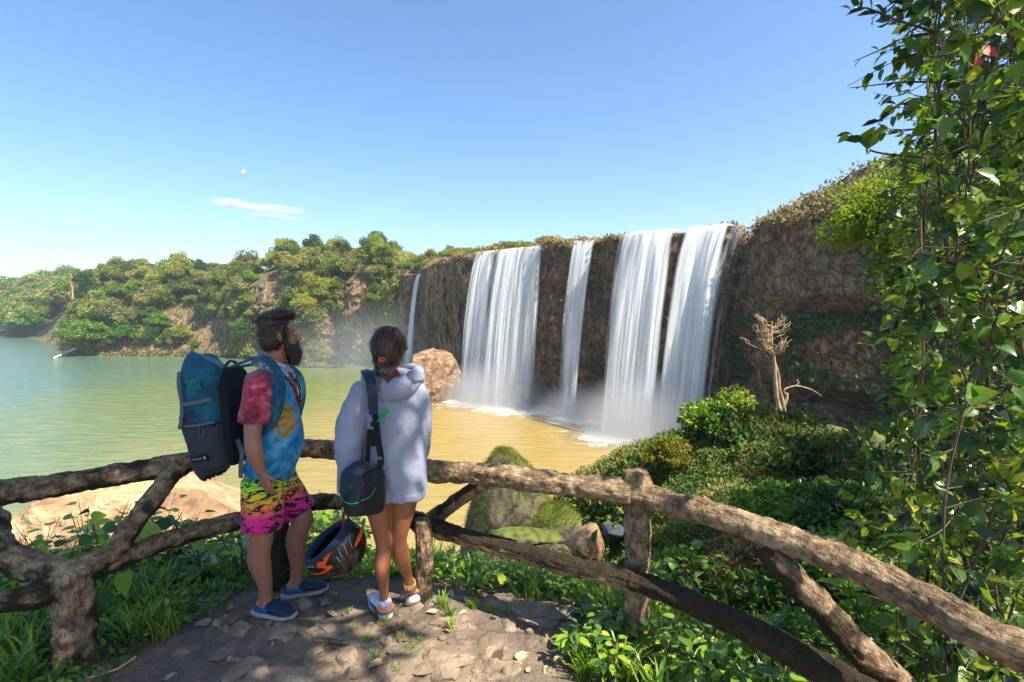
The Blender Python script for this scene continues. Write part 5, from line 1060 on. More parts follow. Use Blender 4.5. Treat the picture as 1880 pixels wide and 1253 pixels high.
def skin_mat(name, col, vein=.12):
    m, nt, out = new_mat(name); mp = wcoords(nt); n = noise(nt, mp, 9, 4); n2 = noise(nt, mp, 260, 3)
    c = mixc(nt, math_(nt, 'MULTIPLY', smooth_(nt, n.outputs[0], .35, .7), vein * 2), col, tuple(min(1, q * .62) for q in col))
    p = princ(nt, out, c, .42, bump(nt, n2.outputs[0], .12, .002), spec=.45); p.inputs['Subsurface Weight'].default_value = .12; p.inputs['Subsurface Radius'].default_value = (.012, .005, .003); p.inputs['Subsurface Scale'].default_value = .5; return m
M_SKM = skin_mat('man_skin', (.36, .16, .10)); M_SKW = skin_mat('woman_skin', (.34, .13, .055))
def cloth(name, colfn, rough=.85, weave=420, bs=.15):
    m, nt, out = new_mat(name); mp = wcoords(nt); c = colfn(nt, mp); n = noise(nt, mp, weave, 2); n2 = noise(nt, mp, 14, 4)
    p = princ(nt, out, c, rough, bump(nt, math_(nt, 'ADD', n.outputs[0], math_(nt, 'MULTIPLY', n2.outputs[0], 2)), bs, .004), spec=.2); p.inputs['Sheen Weight'].default_value = .15; return m
def hair_mat(name, c1, c2, sc=(1, 1, 1)):
    m, nt, out = new_mat(name); mp = wcoords(nt, sc); n = noise(nt, mp, 90, 4, .6); r = ramp(nt, [(.35, c1), (.65, c2)]); L(nt, n, 0, r, 0)
    princ(nt, out, r.outputs[0], .42, bump(nt, n.outputs[0], .8, .006), spec=.5); return m
flat = lambda c: (lambda nt, mp: mixc(nt, 0.0, c, c))

def head_parts(c, f, up, s=1.0, nose=1.0, ears=True):
    """c centre of the skull, f facing, up; eyes at half height"""
    c = v3(c); f = unit(v3(f)); up = unit(v3(up) - f * (v3(up) @ f)); l = np.cross(up, f); B = np.stack([f, l, up], 1); q = lambda a, b, z: c + s * (f * a + l * b + up * z)
    p = [sph(q(-.012, 0, .025), (.098 * s, .077 * s, .095 * s), B), sph(q(.018, 0, -.03), (.072 * s, .062 * s, .085 * s), B), sph(q(.048, 0, -.082), (.036 * s, .034 * s, .028 * s), B),
         ell([q(.082, 0, .012), q(.098, 0, -.012), q(.110 * nose, 0, -.034), q(.086, 0, -.044)], [(.009, .009), (.010, .010), (.014, .012), (.010, .008)], l, 10, 4),
         ell([q(.080, -.022, -.064), q(.089, 0, -.062), q(.080, .022, -.064)], [(.007, .006), (.009, .008), (.007, .006)], up, 8, 4), ell([q(.078, -.02, -.074), q(.086, 0, -.075), q(.078, .02, -.074)], [(.006, .006), (.009, .008), (.006, .006)], up, 8, 4),
         ell([q(.068, -.05, .026), q(.088, 0, .026), q(.068, .05, .026)], [(.010, .008), (.010, .010), (.010, .008)], up, 8, 4)]
    if ears:
        for sg in (-1, 1): p.append(ell([q(-.004, sg * .074, -.036), q(-.014, sg * .083, -.015), q(-.016, sg * .086, .008), q(-.002, sg * .078, .014)], [(.010, .007), (.015, .007), (.016, .007), (.010, .006)], f, 10, 4))
    return p, q, B
T_STR = (T_BLADE[0] * np.array([1, .8, .18]), T_BLADE[1])
def strands(o, n, length, flow, mat, seed, lift=.25, jit=.3, name='loose_hair'):
    me = o.data; k = len(me.vertices); co = np.empty(k * 3); me.vertices.foreach_get('co', co); co = co.reshape(-1, 3); no = np.empty(k * 3); me.vertices.foreach_get('normal', no); no = no.reshape(-1, 3)
    r = np.random.default_rng(seed); i = r.integers(0, k, n); f = flow(co[i]); f = unit(f - no[i] * np.sum(f * no[i], 1, keepdims=True)); V, F, a = leaves(co[i] - no[i] * .002, f + no[i] * lift + jit * r.normal(size=(n, 3)) * .6, no[i], length * (.5 + .8 * r.random(n)), T_STR, 0)
    q = mk(name, V, F, mat); child(q, o.parent); q['kind'] = 'stuff'
# ---------------- man
man = empty('person', (-1.34, 2.85, gz(-1.34, 2.85)), 'bearded man in a tie-dye T-shirt and neon shorts facing right towards the falls', 'person')
fm = unit(np.array([.95, .31, 0])); lm = np.array([-fm[1], fm[0], 0]); 
HC = v3(P(513, 614, 2.82)); hf = unit(np.array([.82, .57, .02]))
hp, hq, HB = head_parts(HC, hf, (0, 0, 1), 1.0)
q_ = lambda px, py, D: v3(P(px, py, D))
sh_n = q_(470, 702, 2.67); sh_f = q_(519, 697, 2.99); nk = q_(503, 668, 2.82); chest = q_(500, 735, 2.84); belly = q_(506, 805, 2.84); wst = q_(494, 862, 2.84); 
hip_n = q_(484, 885, 2.73); hip_f = q_(512, 885, 2.95); kn_n = q_(481, 985, 2.70); kn_f = q_(556, 952, 2.95)
an_n = q_(488, 1094, 2.74); an_f = q_(543, 1070, 2.96)
# seat ankles on the ground
an_n[2] = gz(an_n[0], an_n[1]) + .105; an_f[2] = gz(an_f[0], an_f[1]) + .10
el_n = q_(463, 818, 2.60); wr_n = q_(480, 868, 2.62); el_f = q_(532, 800, 3.12); wr_f = q_(522, 862, 3.06)
def leg(h, k, a, s=1.0, side=lm, back=None):
    b = -fm * .0 if back is None else v3(back); md = lambda t, p, q: p * (1 - t) + q * t
    return ell([h, md(.4, h, k), md(.85, h, k), k, md(.25, k, a) + b * .022, md(.42, k, a) + b * .02, md(.75, k, a), md(.93, k, a), a - np.array([0, 0, .03])],
               [(.085 * s, .09 * s), (.078 * s, .085 * s), (.058 * s, .062 * s), (.054 * s, .060 * s), (.054 * s, .060 * s), (.053 * s, .058 * s), (.036 * s, .040 * s), (.031 * s, .036 * s), (.034 * s, .040 * s)], side, 18, 5)
def arm(s_, e, w, s=1.0, side=(0, 1, 0)):
    md = lambda t, p, q: p * (1 - t) + q * t
    return ell([s_, md(.45, s_, e), md(.88, s_, e), md(.25, e, w), md(.7, e, w), w], [(.050 * s, .056 * s), (.046 * s, .050 * s), (.040 * s, .040 * s), (.041 * s, .042 * s), (.032 * s, .030 * s), (.027 * s, .022 * s)], side, 16, 5)
bk = -fm
neck = ell([q_(500, 690, 2.83), nk, q_(510, 642, 2.82)], [(.070, .070), (.058, .060), (.055, .058)], lm, 16, 4)
torso = ell([q_(503, 690, 2.83), chest, belly, wst, q_(496, 900, 2.84)], [(.10, .08), (.165, .115), (.155, .12), (.15, .12), (.12, .10)], lm, 20, 5)
foot = lambda a, d, L_=.17: ell([a + np.array([0, 0, -.02]) - d * .045, a + np.array([0, 0, -.045]) + d * .02, a + np.array([0, 0, -.062]) + d * .10, a + np.array([0, 0, -.075]) + d * L_], [(.036, .036), (.040, .040), (.044, .026), (.036, .016)], np.cross((0, 0, 1), d), 14, 4)
dn = unit(np.array([.97, -.22, 0])); df = unit(np.array([.93, .35, 0]))
body = solid('body', hp + [neck, torso, ell([sh_n + lm * .03, (sh_n + sh_f) / 2, sh_f], [(.05, .055), (.08, .08), (.05, .055)], fm, 14, 4), arm(sh_n, el_n, wr_n, 1.08), arm(sh_f, el_f, wr_f, 1.08)]
             + [leg(hip_n, kn_n, an_n, 1.03, back=bk), leg(hip_f, kn_f, an_f, 1.03, back=bk), foot(an_n, dn), foot(an_f, df)]
             + hand(wr_n, (.25, .1, -1), (.3, 1, .0), 1.0, .25, 1) + hand(wr_f, (-.1, -.2, -1), (-.3, -1, 0), 1.0, .3, -1), M_SKM, .0055, 4, man)
# face details
M_EYEW, _nt, _o = new_mat('eye_white'); princ(_nt, _o, (.35, .33, .31), .3); M_EYED, _nt, _o = new_mat('eye_iris'); princ(_nt, _o, (.05, .03, .02), .15)
for sg in (-1, 1):
    solid('eye', [sph(hq(.0765, sg * .030, .004), .0115)], M_EYEW, .003, 1, man); solid('iris', [sph(hq(.0855, sg * .031, .004), .0045)], M_EYED, .002, 0, man)
M_HAIRM = hair_mat('man_hair', (.012, .008, .006), (.07, .04, .022), (1, 1, .5))
hm_ = solid('hair', [sph(hq(-.022, 0, .036), (.096, .082, .091), HB), sph(hq(-.034, 0, -.022), (.077, .076, .072), HB), ell([hq(-.10, 0, .055), hq(-.05, 0, .098), hq(.02, 0, .112), hq(.066, 0, .104), hq(.086, -.01, .090)], [(.05, .03), (.070, .034), (.070, .032), (.058, .026), (.034, .014)], HB[:, 1], 18, 6),
               ell([hq(-.02, -.078, .06), hq(-.012, -.0785, .02), hq(.018, -.072, .0), hq(.022, -.068, -.03)], [(.04, .012), (.028, .012), (.014, .010), (.012, .010)], HB[:, 0], 10, 4), ell([hq(-.02, .078, .06), hq(-.012, .0785, .02), hq(.018, .072, .0), hq(.022, .068, -.03)], [(.04, .012), (.028, .012), (.014, .010), (.012, .010)], HB[:, 0], 10, 4)],
      M_HAIRM, .0045, 3, man, disp=lambda c: .0035 * fbm(c[:, 0] * 30, c[:, 1] * 30, c[:, 2] * 70, 4, 3))
strands(hm_, 3800, .040, lambda p: np.where((p[:, 2:3] > HC[2] + .07), -hf * .7 + np.array([0, 0, .15]), np.array([0, 0, -1.0]) - hf * .5), M_HAIRM, 1, .16, .22)
M_BEARD = hair_mat('beard_hair', (.010, .006, .005), (.085, .045, .022), (1, 1, .6))
bd_ = solid('beard', [ell([hq(.016, -.069, -.022), hq(.030, -.064, -.065), hq(.058, -.032, -.098), hq(.070, 0, -.106), hq(.058, .032, -.098), hq(.030, .064, -.065), hq(.016, .069, -.022)], [(.010, .010), (.018, .022), (.034, .034), (.040, .040), (.034, .034), (.018, .022), (.010, .010)], HB[:, 0], 14, 5),
                ell([hq(.070, 0, -.075), hq(.072, 0, -.12), hq(.064, 0, -.172)], [(.044, .034), (.054, .042), (.034, .026)], HB[:, 1], 14, 5), ell([hq(.074, -.034, -.072), hq(.098, 0, -.052), hq(.074, .034, -.072)], [(.008, .008), (.008, .009), (.008, .008)], HB[:, 2], 8, 4)],
      M_BEARD, .0045, 2, man, disp=lambda c: .006 * fbm(c[:, 0] * 60, c[:, 1] * 60, c[:, 2] * 30, 14, 3))
strands(bd_, 2600, .030, lambda p: np.array([0, 0, -1.0]) + hf * .25 + 0 * p, M_BEARD, 2, .35, .35)
def folds(a, sx=9, sy=9, sz=4, seed=0): return lambda c: a * fbm(c[:, 0] * sx, c[:, 1] * sy, c[:, 2] * sz, seed, 3) + a * .25 * fbm(c[:, 0] * sx * 2 + c[:, 2] * 9, c[:, 1] * sy * 3, c[:, 2] * sz * 2, seed + 4, 3)
YC = q_(538, 770, 2.70)
def shirt_col(nt, mp):
    g = N(nt, 'ShaderNodeNewGeometry'); vm = N(nt, 'ShaderNodeVectorMath', operation='DISTANCE'); L(nt, g, 'Position', vm, 0); vm.inputs[1].default_value = tuple(YC); n = noise(nt, mp, 11, 6, .65, 1.2)
    sp = N(nt, 'ShaderNodeSeparateXYZ'); L(nt, g, 'Position', sp, 0)
    dx = math_(nt, 'SUBTRACT', sp.outputs[0], float(YC[0])); dz = math_(nt, 'SUBTRACT', sp.outputs[2], float(YC[2])); an = math_(nt, 'ARCTAN2', dz, dx)
    st = math_(nt, 'SINE', math_(nt, 'ADD', math_(nt, 'MULTIPLY', an, 11), math_(nt, 'MULTIPLY', vm.outputs['Value'], 28)))
    blue = ramp(nt, [(.3, (.015, .10, .23)), (.48, (.02, .21, .42)), (.6, (.08, .34, .54)), (.75, (.28, .20, .36))]); nt.links.new(math_(nt, 'ADD', n.outputs[0], math_(nt, 'MULTIPLY', st, .07)), blue.inputs[0])
    yel = ramp(nt, [(.3, (.28, .13, .02)), (.55, (.50, .31, .06)), (.7, (.30, .22, .10))]); nt.links.new(math_(nt, 'ADD', n.outputs[0], math_(nt, 'MULTIPLY', st, .12)), yel.inputs[0])
    f = math_(nt, 'SUBTRACT', 1, smooth_(nt, math_(nt, 'ADD', vm.outputs['Value'], math_(nt, 'MULTIPLY', math_(nt, 'ADD', math_(nt, 'MULTIPLY', st, .5), n.outputs[0]), .05)), .125, .155)); c = mixc(nt, f, blue.outputs[0], yel.outputs[0])
    c = mixc(nt, math_(nt, 'MULTIPLY', smooth_(nt, sp.outputs[2], 1.37, 1.43), .75), c, (.42, .12, .10)); return c
M_SHIRT = cloth('tie_dye_blue', shirt_col)
def pink_col(nt, mp):
    n = noise(nt, wcoords(nt, (1, 1, 1.6)), 13, 3, .5, .2); r = ramp(nt, [(.32, (.10, .02, .04)), (.45, (.34, .035, .06)), (.57, (.52, .08, .12)), (.7, (.66, .26, .32))]); L(nt, n, 0, r, 0); return r.outputs[0]
M_PINK = cloth('tie_dye_pink', pink_col)
hem = q_(494, 866, 2.84)
solid('shirt', [ell([q_(503, 682, 2.84), q_(503, 696, 2.84), chest, belly + fm * .015, q_(500, 845, 2.84), hem], [(.085, .072), (.14, .095), (.175, .125), (.170, .138), (.168, .137), (.172, .138)], lm, 28, 6), ell([sh_n - (0, 0, .01), (sh_n + sh_f) / 2 + (0, 0, .01), sh_f], [(.064, .064), (.085, .085), (.064, .064)], fm, 14, 4)],
      M_SHIRT, .007, 5, man, disp=folds(.012, seed=3))
def sleeve(s_, e, t=.62, r0=.070, r1=.082): 
    d = (e - s_); u = unit(d); return ell([s_ - u * .052, s_ - u * .01, s_ + d * t * .4, s_ + d * t * .8, s_ + d * t], [(r0 * .7, r0 * .75), (r0 * 1.02, r0 * 1.06), (r0 * 1.08, r0 * 1.14), (r1, r1 * 1.06), (r1, r1 * 1.1)], fm, 22, 6)
solid('sleeve', [sleeve(sh_n + v3((.01, 0, -.015)), el_n)], M_PINK, .006, 4, man, disp=folds(.007, 8, 8, 6, 5)); solid('sleeve', [sleeve(sh_f, el_f)], M_PINK, .007, 3, man, disp=folds(.008, 12, 12, 8, 6))
def short_col(nt, mp):
    g = N(nt, 'ShaderNodeNewGeometry'); sp = N(nt, 'ShaderNodeSeparateXYZ'); L(nt, g, 'Position', sp, 0); m2 = wcoords(nt, (1.0, 1.0, 3.2)); n = noise(nt, m2, 17, 3, .55, 1.0); n3 = noise(nt, mp, 30, 3)
    z = math_(nt, 'ADD', sp.outputs[2], math_(nt, 'MULTIPLY', math_(nt, 'SUBTRACT', n3.outputs[0], .5), .06)); t = N(nt, 'ShaderNodeMapRange'); nt.links.new(z, t.inputs[0]); t.inputs[1].default_value = .50; t.inputs[2].default_value = .86
    r = ramp(nt, [(.0, (.62, .01, .24)), (.38, (.80, .03, .22)), (.52, (.90, .20, .05)), (.68, (.85, .50, .03)), (.82, (.50, .75, .02)), (1, (.12, .55, .03))]); L(nt, t, 0, r, 0)
    return mixc(nt, smooth_(nt, n.outputs[0], .50, .55), r.outputs[0], (.012, .012, .03))
M_SHORT = cloth('neon_tiger_print', short_col, .7)
def short_leg(h, k, t0, t1, r0, r1): d = k - h; return ell([h + d * t0, h + d * (t0 + t1) / 2, h + d * t1], [(r0, r0 * 1.02), ((r0 + r1) / 2 * 1.02, (r0 + r1) / 2 * 1.05), (r1, r1 * 1.08)], lm, 22, 7)
solid('shorts', [ell([q_(492, 850, 2.84), q_(492, 880, 2.84), q_(494, 905, 2.84)], [(.155, .118), (.172, .132), (.155, .12)], lm, 24, 6), short_leg(hip_n, kn_n, -.05, .86, .112, .098), short_leg(hip_f, kn_f, -.05, .84, .112, .094)], M_SHORT, .0065, 3, man, disp=folds(.010, 10, 10, 5, 9))
M_HEM, _nt, _o = new_mat('orange_shirt_hem'); princ(_nt, _o, (.40, .13, .05), .8)
# scarf, necklaces
def scarf_col(nt, mp):
    m2 = wcoords(nt, (1, 1, 1)); n = noise(nt, m2, 26, 5, .65, 2.5); r = ramp(nt, [(.35, (.05, .07, .12)), (.5, (.25, .30, .40)), (.62, (.55, .60, .70))]); L(nt, n, 0, r, 0); return r.outputs[0]
M_SCARF = cloth('striped_scarf', scarf_col)
def ring(c, r1, r2, ax1, ax2, lift, rt, n=24, wob=0, seed=0):
    rg = np.random.default_rng(seed); t = np.linspace(0, 2 * pi, n, endpoint=False); P_ = [c + ax1 * r1 * cos(a) + ax2 * r2 * sin(a) + np.array([0, 0, lift * cos(a)]) + wob * rg.normal(size=3) for a in t]; P_ = P_ + P_[:2]; return tube(P_, rt, 8, cap=True)
nc = q_(503, 672, 2.83)
solid('scarf', [ring(nc + (0, 0, .004), .085, .078, fm, lm, -.040, .020, wob=.002, seed=1), ring(nc + (0, 0, -.018), .098, .088, fm, lm, -.045, .019, wob=.003, seed=2), ring(nc + (0, 0, .026), .075, .070, fm, lm, -.03, .016, wob=.002, seed=3)], M_SCARF, .0045, 2, man, disp=lambda c: .004 * fbm(c[:, 0] * 25, c[:, 1] * 25, c[:, 2] * 70, 4, 2))
M_BEAD, _nt, _o = new_mat('dark_beads'); princ(_nt, _o, (.03, .012, .012), .3); M_BEADR, _nt, _o = new_mat('red_beads'); princ(_nt, _o, (.35, .03, .03), .3)
bp = []; br_ = []
for k, (a, b, c_) in enumerate([((520, 690, 2.72), (538, 715, 2.68), (546, 745, 2.68)), ((528, 684, 2.74), (545, 708, 2.69), (549, 738, 2.69))]):
    pts = cr([q_(*a), q_(*b), q_(*c_)], 9)
    for i, p in enumerate(pts): (br_ if i % 4 == 0 else bp).append(sph(p + fm * .012 + v3((0, -.012, 0)), .0075, None, 1))
o = mk('necklace', *joinVF(bp), M_BEAD, smooth=True); child(o, man); o = mk('necklace_beads', *joinVF(br_), M_BEADR, smooth=True); child(o, man)
# clogs
M_CLOG, _nt, _o = new_mat('navy_foam'); princ(_nt, _o, (.012, .028, .065), .6); M_SOLE, _nt, _o = new_mat('cream_sole'); princ(_nt, _o, (.42, .40, .34), .7); M_CLOGB, _nt, _o = new_mat('blue_strap'); princ(_nt, _o, (.02, .10, .28), .6)
def clog(a, d):
    s = np.cross((0, 0, 1), d); g = gz(a[0], a[1]); b = np.array([a[0], a[1], g]); q = lambda x, y, z: b + d * x + s * y + np.array([0, 0, z])
    solid('sole', [ell([q(-.085, 0, .024), q(-.04, 0, .020), q(.04, 0, .018), (q(.13, .003, .020)), q(.19, 0, .030)], [(.030, .020), (.040, .022), (.043, .017), (.052, .018), (.026, .014)], s, 18, 5, 2.6)], M_SOLE, .005, 3, man)
    solid('shoe', [ell([q(.02, 0, .062), q(.07, 0, .060), q(.13, .003, .048), q(.182, 0, .038)], [(.044, .040), (.049, .034), (.050, .026), (.028, .014)], s, 18, 5)], M_CLOG, .005, 3, man)
    solid('shoe_strap', [ell([q(.04, -.046, .06), q(-.03, -.046, .058), q(-.074, -.02, .062), q(-.078, .0, .064), q(-.074, .02, .062), q(-.03, .046, .058), q(.04, .046, .06)], [(.004, .016)] * 7, s, 10, 5)], M_CLOGB, .0045, 1, man)
clog(an_n, dn); clog(an_f, df)

# ---------------- backpack
M_TEAL = cloth('teal_canvas', lambda nt, mp: (lambda n: (lambda r: (L(nt, n, 0, r, 0), r.outputs[0])[1])(ramp(nt, [(.35, (.005, .055, .095)), (.6, (.008, .11, .17)), (.75, (.014, .17, .25))])))(noise(nt, mp, 9, 4, .6, .5)), .6, 300)
M_CHAR = cloth('charcoal_canvas', flat((.035, .042, .052)), .8, 260, .3); M_BLK = cloth('black_webbing', flat((.008, .008, .010)), .7, 200, .3); M_GREYS = cloth('grey_webbing', flat((.11, .13, .14)), .7, 300, .3)
pack = empty('backpack', tuple(P(392, 862, 2.86)), 'tall teal and charcoal backpack on the back of the bearded man', 'backpack')
pc = v3(P(394, 762, 2.86)); pn_ = unit(np.array([-.20, -.97, .06])); px_ = unit(np.cross((0, 0, 1), -pn_)); px_ = unit(np.array([.965, -.20, 0])) ; pn_ = unit(np.array([-.20, -.965, 0])); pz = np.array([0, 0, 1.0])
PQ = lambda a, b, c_: pc + px_ * a - pn_ * 0 + pn_ * b + pz * c_ * .93   # a: right across face, b: towards the camera, c: up
def sbox(st, exp=5): # stations (z, cx, cy, rx, ry)
    return ell([PQ(cx, cy, z) for z, cx, cy, rx, ry in st], [(rx, ry) for z, cx, cy, rx, ry in st], px_, 36, 6, exp)
solid('pack_body', [sbox([(-.03, -.01, 0, .125, .120), (.08, -.015, 0, .128, .120), (.20, -.020, .0, .124, .115), (.285, -.010, .0, .118, .106), (.305, .0, 0, .108, .092)])], M_TEAL, .006, 3, pack, disp=lambda c: .010 * fbm(c[:, 0] * 8 + c[:, 2] * 7, c[:, 1] * 8, c[:, 2] * 8, 6, 3))
solid('front_pocket', [sbox([(-.325, .04, 0, .100, .085), (-.30, .03, 0, .118, .115), (-.15, .015, .0, .128, .128), (-.045, -.005, .0, .131, .128), (-.03, -.005, 0, .126, .120)])], M_CHAR, .006, 3, pack, disp=lambda c: .005 * fbm(c[:, 0] * 9, c[:, 1] * 9, c[:, 2] * 9, 7, 3))
solid('back_padding', [sbox([(-.29, .155, -.03, .030, .10), (-.1, .150, -.02, .038, .105), (.1, .138, -.02, .040, .105), (.24, .120, -.02, .036, .095), (.30, .09, -.02, .028, .07)])], M_BLK, .007, 3, pack)
solid('top_flap', [sbox([(.205, -.012, .02, .124, .110), (.26, -.008, .015, .125, .110), (.305, .0, .01, .124, .108), (.324, .008, 0, .120, .102)])], M_TEAL, .006, 2, pack, disp=lambda c: .006 * fbm(c[:, 0] * 12, c[:, 1] * 12, c[:, 2] * 12, 8, 3))
def strap(pts, wdir, w, th, name, mat, root, n=5): 
    p = cr([tuple(q) for q in pts], n); T = unit(np.gradient(p, axis=0)); W_ = np.array(wdir, float); W_ = unit(W_ - T * (T @ W_)[:, None]); U_ = np.cross(T, W_); V = []; F = []
    for i in range(len(p)):
        for a, b in ((-1, -1), (1, -1), (1, 1), (-1, 1)): V.append(p[i] + W_[i] * w * a + U_[i] * th * b)
    for i in range(len(p) - 1):
        for k in range(4): a = i * 4 + k; b = i * 4 + (k + 1) % 4; F.append((a, b, b + 4, a + 4))
    F.append((3, 2, 1, 0)); o_ = (len(p) - 1) * 4; F.append((o_, o_ + 1, o_ + 2, o_ + 3)); o = mk(name, np.array(V), F, mat); child(o, root); return o
fb = .124
strap([PQ(-.104, .125, .29), PQ(-.100, .138, .21), PQ(-.085, .138, .10), PQ(-.092, .138, .0), PQ(-.105, .142, -.06)], px_, .011, .0025, 'strap', M_GREYS, pack)
strap([PQ(-.085, .139, .092), PQ(0, .136, .105), PQ(.10, .122, .130)], pz, .012, .0025, 'strap', M_GREYS, pack)
strap([PQ(-.125, .126, -.050), PQ(0, .140, -.034), PQ(.11, .124, -.010)], pz, .006, .003, 'zip', M_GREYS, pack)
strap([PQ(-.092, .135, .012), PQ(-.094, .135, -.010)], px_, .014, .005, 'buckle', M_BLK, pack)
for dx_ in (0, .02): strap([PQ(.02 + dx_, .136, -.036), PQ(.022 + dx_ * 1.6, .139, -.07), PQ(.02 + dx_ * 1.2, .139, -.10)], px_, .0025, .001, 'zip_pull', M_GREYS, pack)
M_LOGO, _nt, _o = new_mat('green_print'); princ(_nt, _o, (.01, .30, .24), .6)
fq = lambda a, c_, b=.141: PQ(a, b, c_)
for a, b in [((-.045, .235), (.035, .248)), ((.035, .248), (.045, .195)), ((.045, .195), (-.030, .180)), ((-.030, .180), (-.045, .235))]: strap([fq(*a), fq((a[0] + b[0]) / 2, (a[1] + b[1]) / 2), fq(*b)], np.cross(pn_, unit(fq(*b) - fq(*a))), .0024, .001, 'logo_frame', M_LOGO, pack, 2)
def text(s, loc, xd, yd, size, mat, root, name='lettering', ext=.0008, font=None):
    cu = bpy.data.curves.new(name, 'FONT'); cu.body = s; cu.size = size; cu.align_x = 'CENTER'; cu.align_y = 'CENTER'; cu.extrude = ext; cu.resolution_u = 3; t = link(bpy.data.objects.new('t', cu))
    dg = bpy.context.evaluated_depsgraph_get(); me = bpy.data.meshes.new_from_object(t.evaluated_get(dg)); bpy.data.objects.remove(t); me.materials.clear(); me.materials.append(mat)
    xd = unit(v3(xd)); yd = unit(v3(yd) - xd * (v3(yd) @ xd)); zd = np.cross(xd, yd); o = link(bpy.data.objects.new(name, me)); M = Matrix([(*r, l) for r, l in zip(np.stack([xd, yd, zd], 1).tolist(), loc)] + [(0, 0, 0, 1)])
    me.transform(M); child(o, root); return o
text('RS', fq(.001, .214), unit(fq(.035, .216) - fq(-.03, .207)), pz, .054, M_LOGO, pack)
strap([fq(-.02, .168), fq(.0, .170), fq(.02, .172)], pz, .0012, .001, 'logo_underline', M_LOGO, pack, 2)
strap([PQ(-.035, .1375, -.246), PQ(.02, .1365, -.236), PQ(.07, .135, -.224)], pz, .019, .0015, 'patch', M_BLK, pack, 2)
M_LGREY, _nt, _o = new_mat('grey_print'); princ(_nt, _o, (.35, .36, .36), .6)
text('element', PQ(.004, .1402, -.240), PQ(.07, .14, -.225) - PQ(-.03, .14, -.245), pz, .019, M_LGREY, pack); o = mk('emblem', *tube([tuple(PQ(.052, .1385, -.229)), tuple(PQ(.052, .1398, -.229))], .009, 14), M_LGREY); child(o, pack)
# shoulder straps over the man
off = lambda p, d, k: p + unit(v3(d)) * k
strap([PQ(.10, -.02, .30), q_(450, 664, 2.72), q_(482, 660, 2.68) + (0, 0, .012), q_(508, 680, 2.665), q_(517, 715, 2.655), q_(512, 755, 2.655), q_(495, 790, 2.66), q_(462, 815, 2.72)], (.2, .9, .1), .028, .006, 'shoulder_strap', M_TEAL, pack, 7)
strap([PQ(.10, -.12, .30), q_(490, 666, 2.98), q_(520, 668, 3.02), q_(548, 690, 3.02), q_(555, 730, 3.02), q_(540, 790, 3.06)], (.2, .9, .1), .028, .006, 'shoulder_strap', M_TEAL, pack, 6)
strap([PQ(.06, -.03, .31), PQ(.10, -.03, .345), PQ(.15, -.03, .32)], (0, 1, 0), .012, .004, 'grab_handle', M_BLK, pack, 6)
strap([PQ(.155, .02, -.12), q_(444, 830, 2.70), q_(442, 858, 2.70), q_(442, 878, 2.71)], (1, 0, 0), .012, .002, 'loose_strap', M_GREYS, pack, 6)

# ---------------- woman
wom = empty('person', (-.62, 2.74, gz(-.62, 2.74)), 'woman in a pale lavender hoodie seen from behind, hair in a low bun', 'person')
WH = v3(P(717, 640, 2.74)); wf = unit(np.array([.30, .95, .0])); wp, wq, WB = head_parts(WH, wf, (0, 0, 1), .95)
fw = unit(np.array([.10, 1, 0])); sw = np.array([1.0, -.1, 0])   # sw: towards picture right
w_sl = q_(668, 706, 2.72); w_sr = q_(763, 702, 2.72); w_el = q_(640, 800, 2.66); w_wl = q_(632, 895, 2.64)
w_er = q_(774, 800, 2.80); w_wr = q_(752, 850, 3.0)
hl = q_(692, 900, 2.72); hr = q_(745, 900, 2.74); kl = q_(704, 1003, 2.70); kr = q_(733, 992, 2.74); al = q_(705, 1112, 2.70); ar = q_(754, 1080, 2.82)
al[2] = gz(al[0], al[1]) + .085; 
sneck = ell([q_(717, 700, 2.73), q_(716, 675, 2.74), q_(717, 655, 2.75)], [(.065, .06), (.052, .052), (.050, .052)], sw, 14, 4)
def legw(h, k, a, sb): 
    md = lambda t, p, q: p * (1 - t) + q * t; b = v3(sb)
    return ell([h, md(.4, h, k), md(.82, h, k), k, md(.18, k, a) + b * .014, md(.36, k, a) + b * .018, md(.7, k, a), md(.92, k, a), a - np.array([0, 0, .02])], [(.082, .086), (.068, .074), (.047, .051), (.042, .047), (.044, .052), (.044, .052), (.028, .032), (.025, .031), (.028, .035)], sw, 18, 6)
dl = unit(np.array([-.62, .78, 0])); dr_ = unit(np.array([-.45, .62, -.62]))
solid('body', wp + [sneck, ell([q_(718, 700, 2.73), q_(718, 760, 2.74), q_(716, 830, 2.74), q_(716, 890, 2.74), q_(718, 915, 2.74)], [(.12, .07), (.14, .09), (.12, .09), (.16, .11), (.13, .09)], sw, 20, 5), ell([w_sl, q_(718, 698, 2.73), w_sr], [(.045, .05), (.06, .06), (.045, .05)], fw, 12, 4), arm(w_sl, w_el, w_wl, .85), arm(w_sr, w_er, w_wr, .85),
      legw(hl, kl, al, -fw), legw(hr, kr, ar, -fw), ell([al - dl * .03 + (0, 0, -.02), al + dl * .03 + (0, 0, -.035), al + dl * .14 + (0, 0, -.06)], [(.03, .03), (.034, .034), (.034, .018)], sw, 12, 4), ell([ar - dr_ * .03, ar + dr_ * .04 + (0, 0, -.01), ar + dr_ * .12], [(.03, .03), (.032, .03), (.03, .018)], sw, 12, 4)]
      + hand(w_wl, (.03, .05, -1), (.9, .3, -.1), .92, .62, -1) + hand(w_wr, (-.2, .8, -.5), (0, -.4, -1), .92, .35, 1), M_SKW, .0055, 4, wom)
M_HAIRW = hair_mat('woman_hair', (.014, .008, .005), (.15, .085, .045), (1, 1, .12))
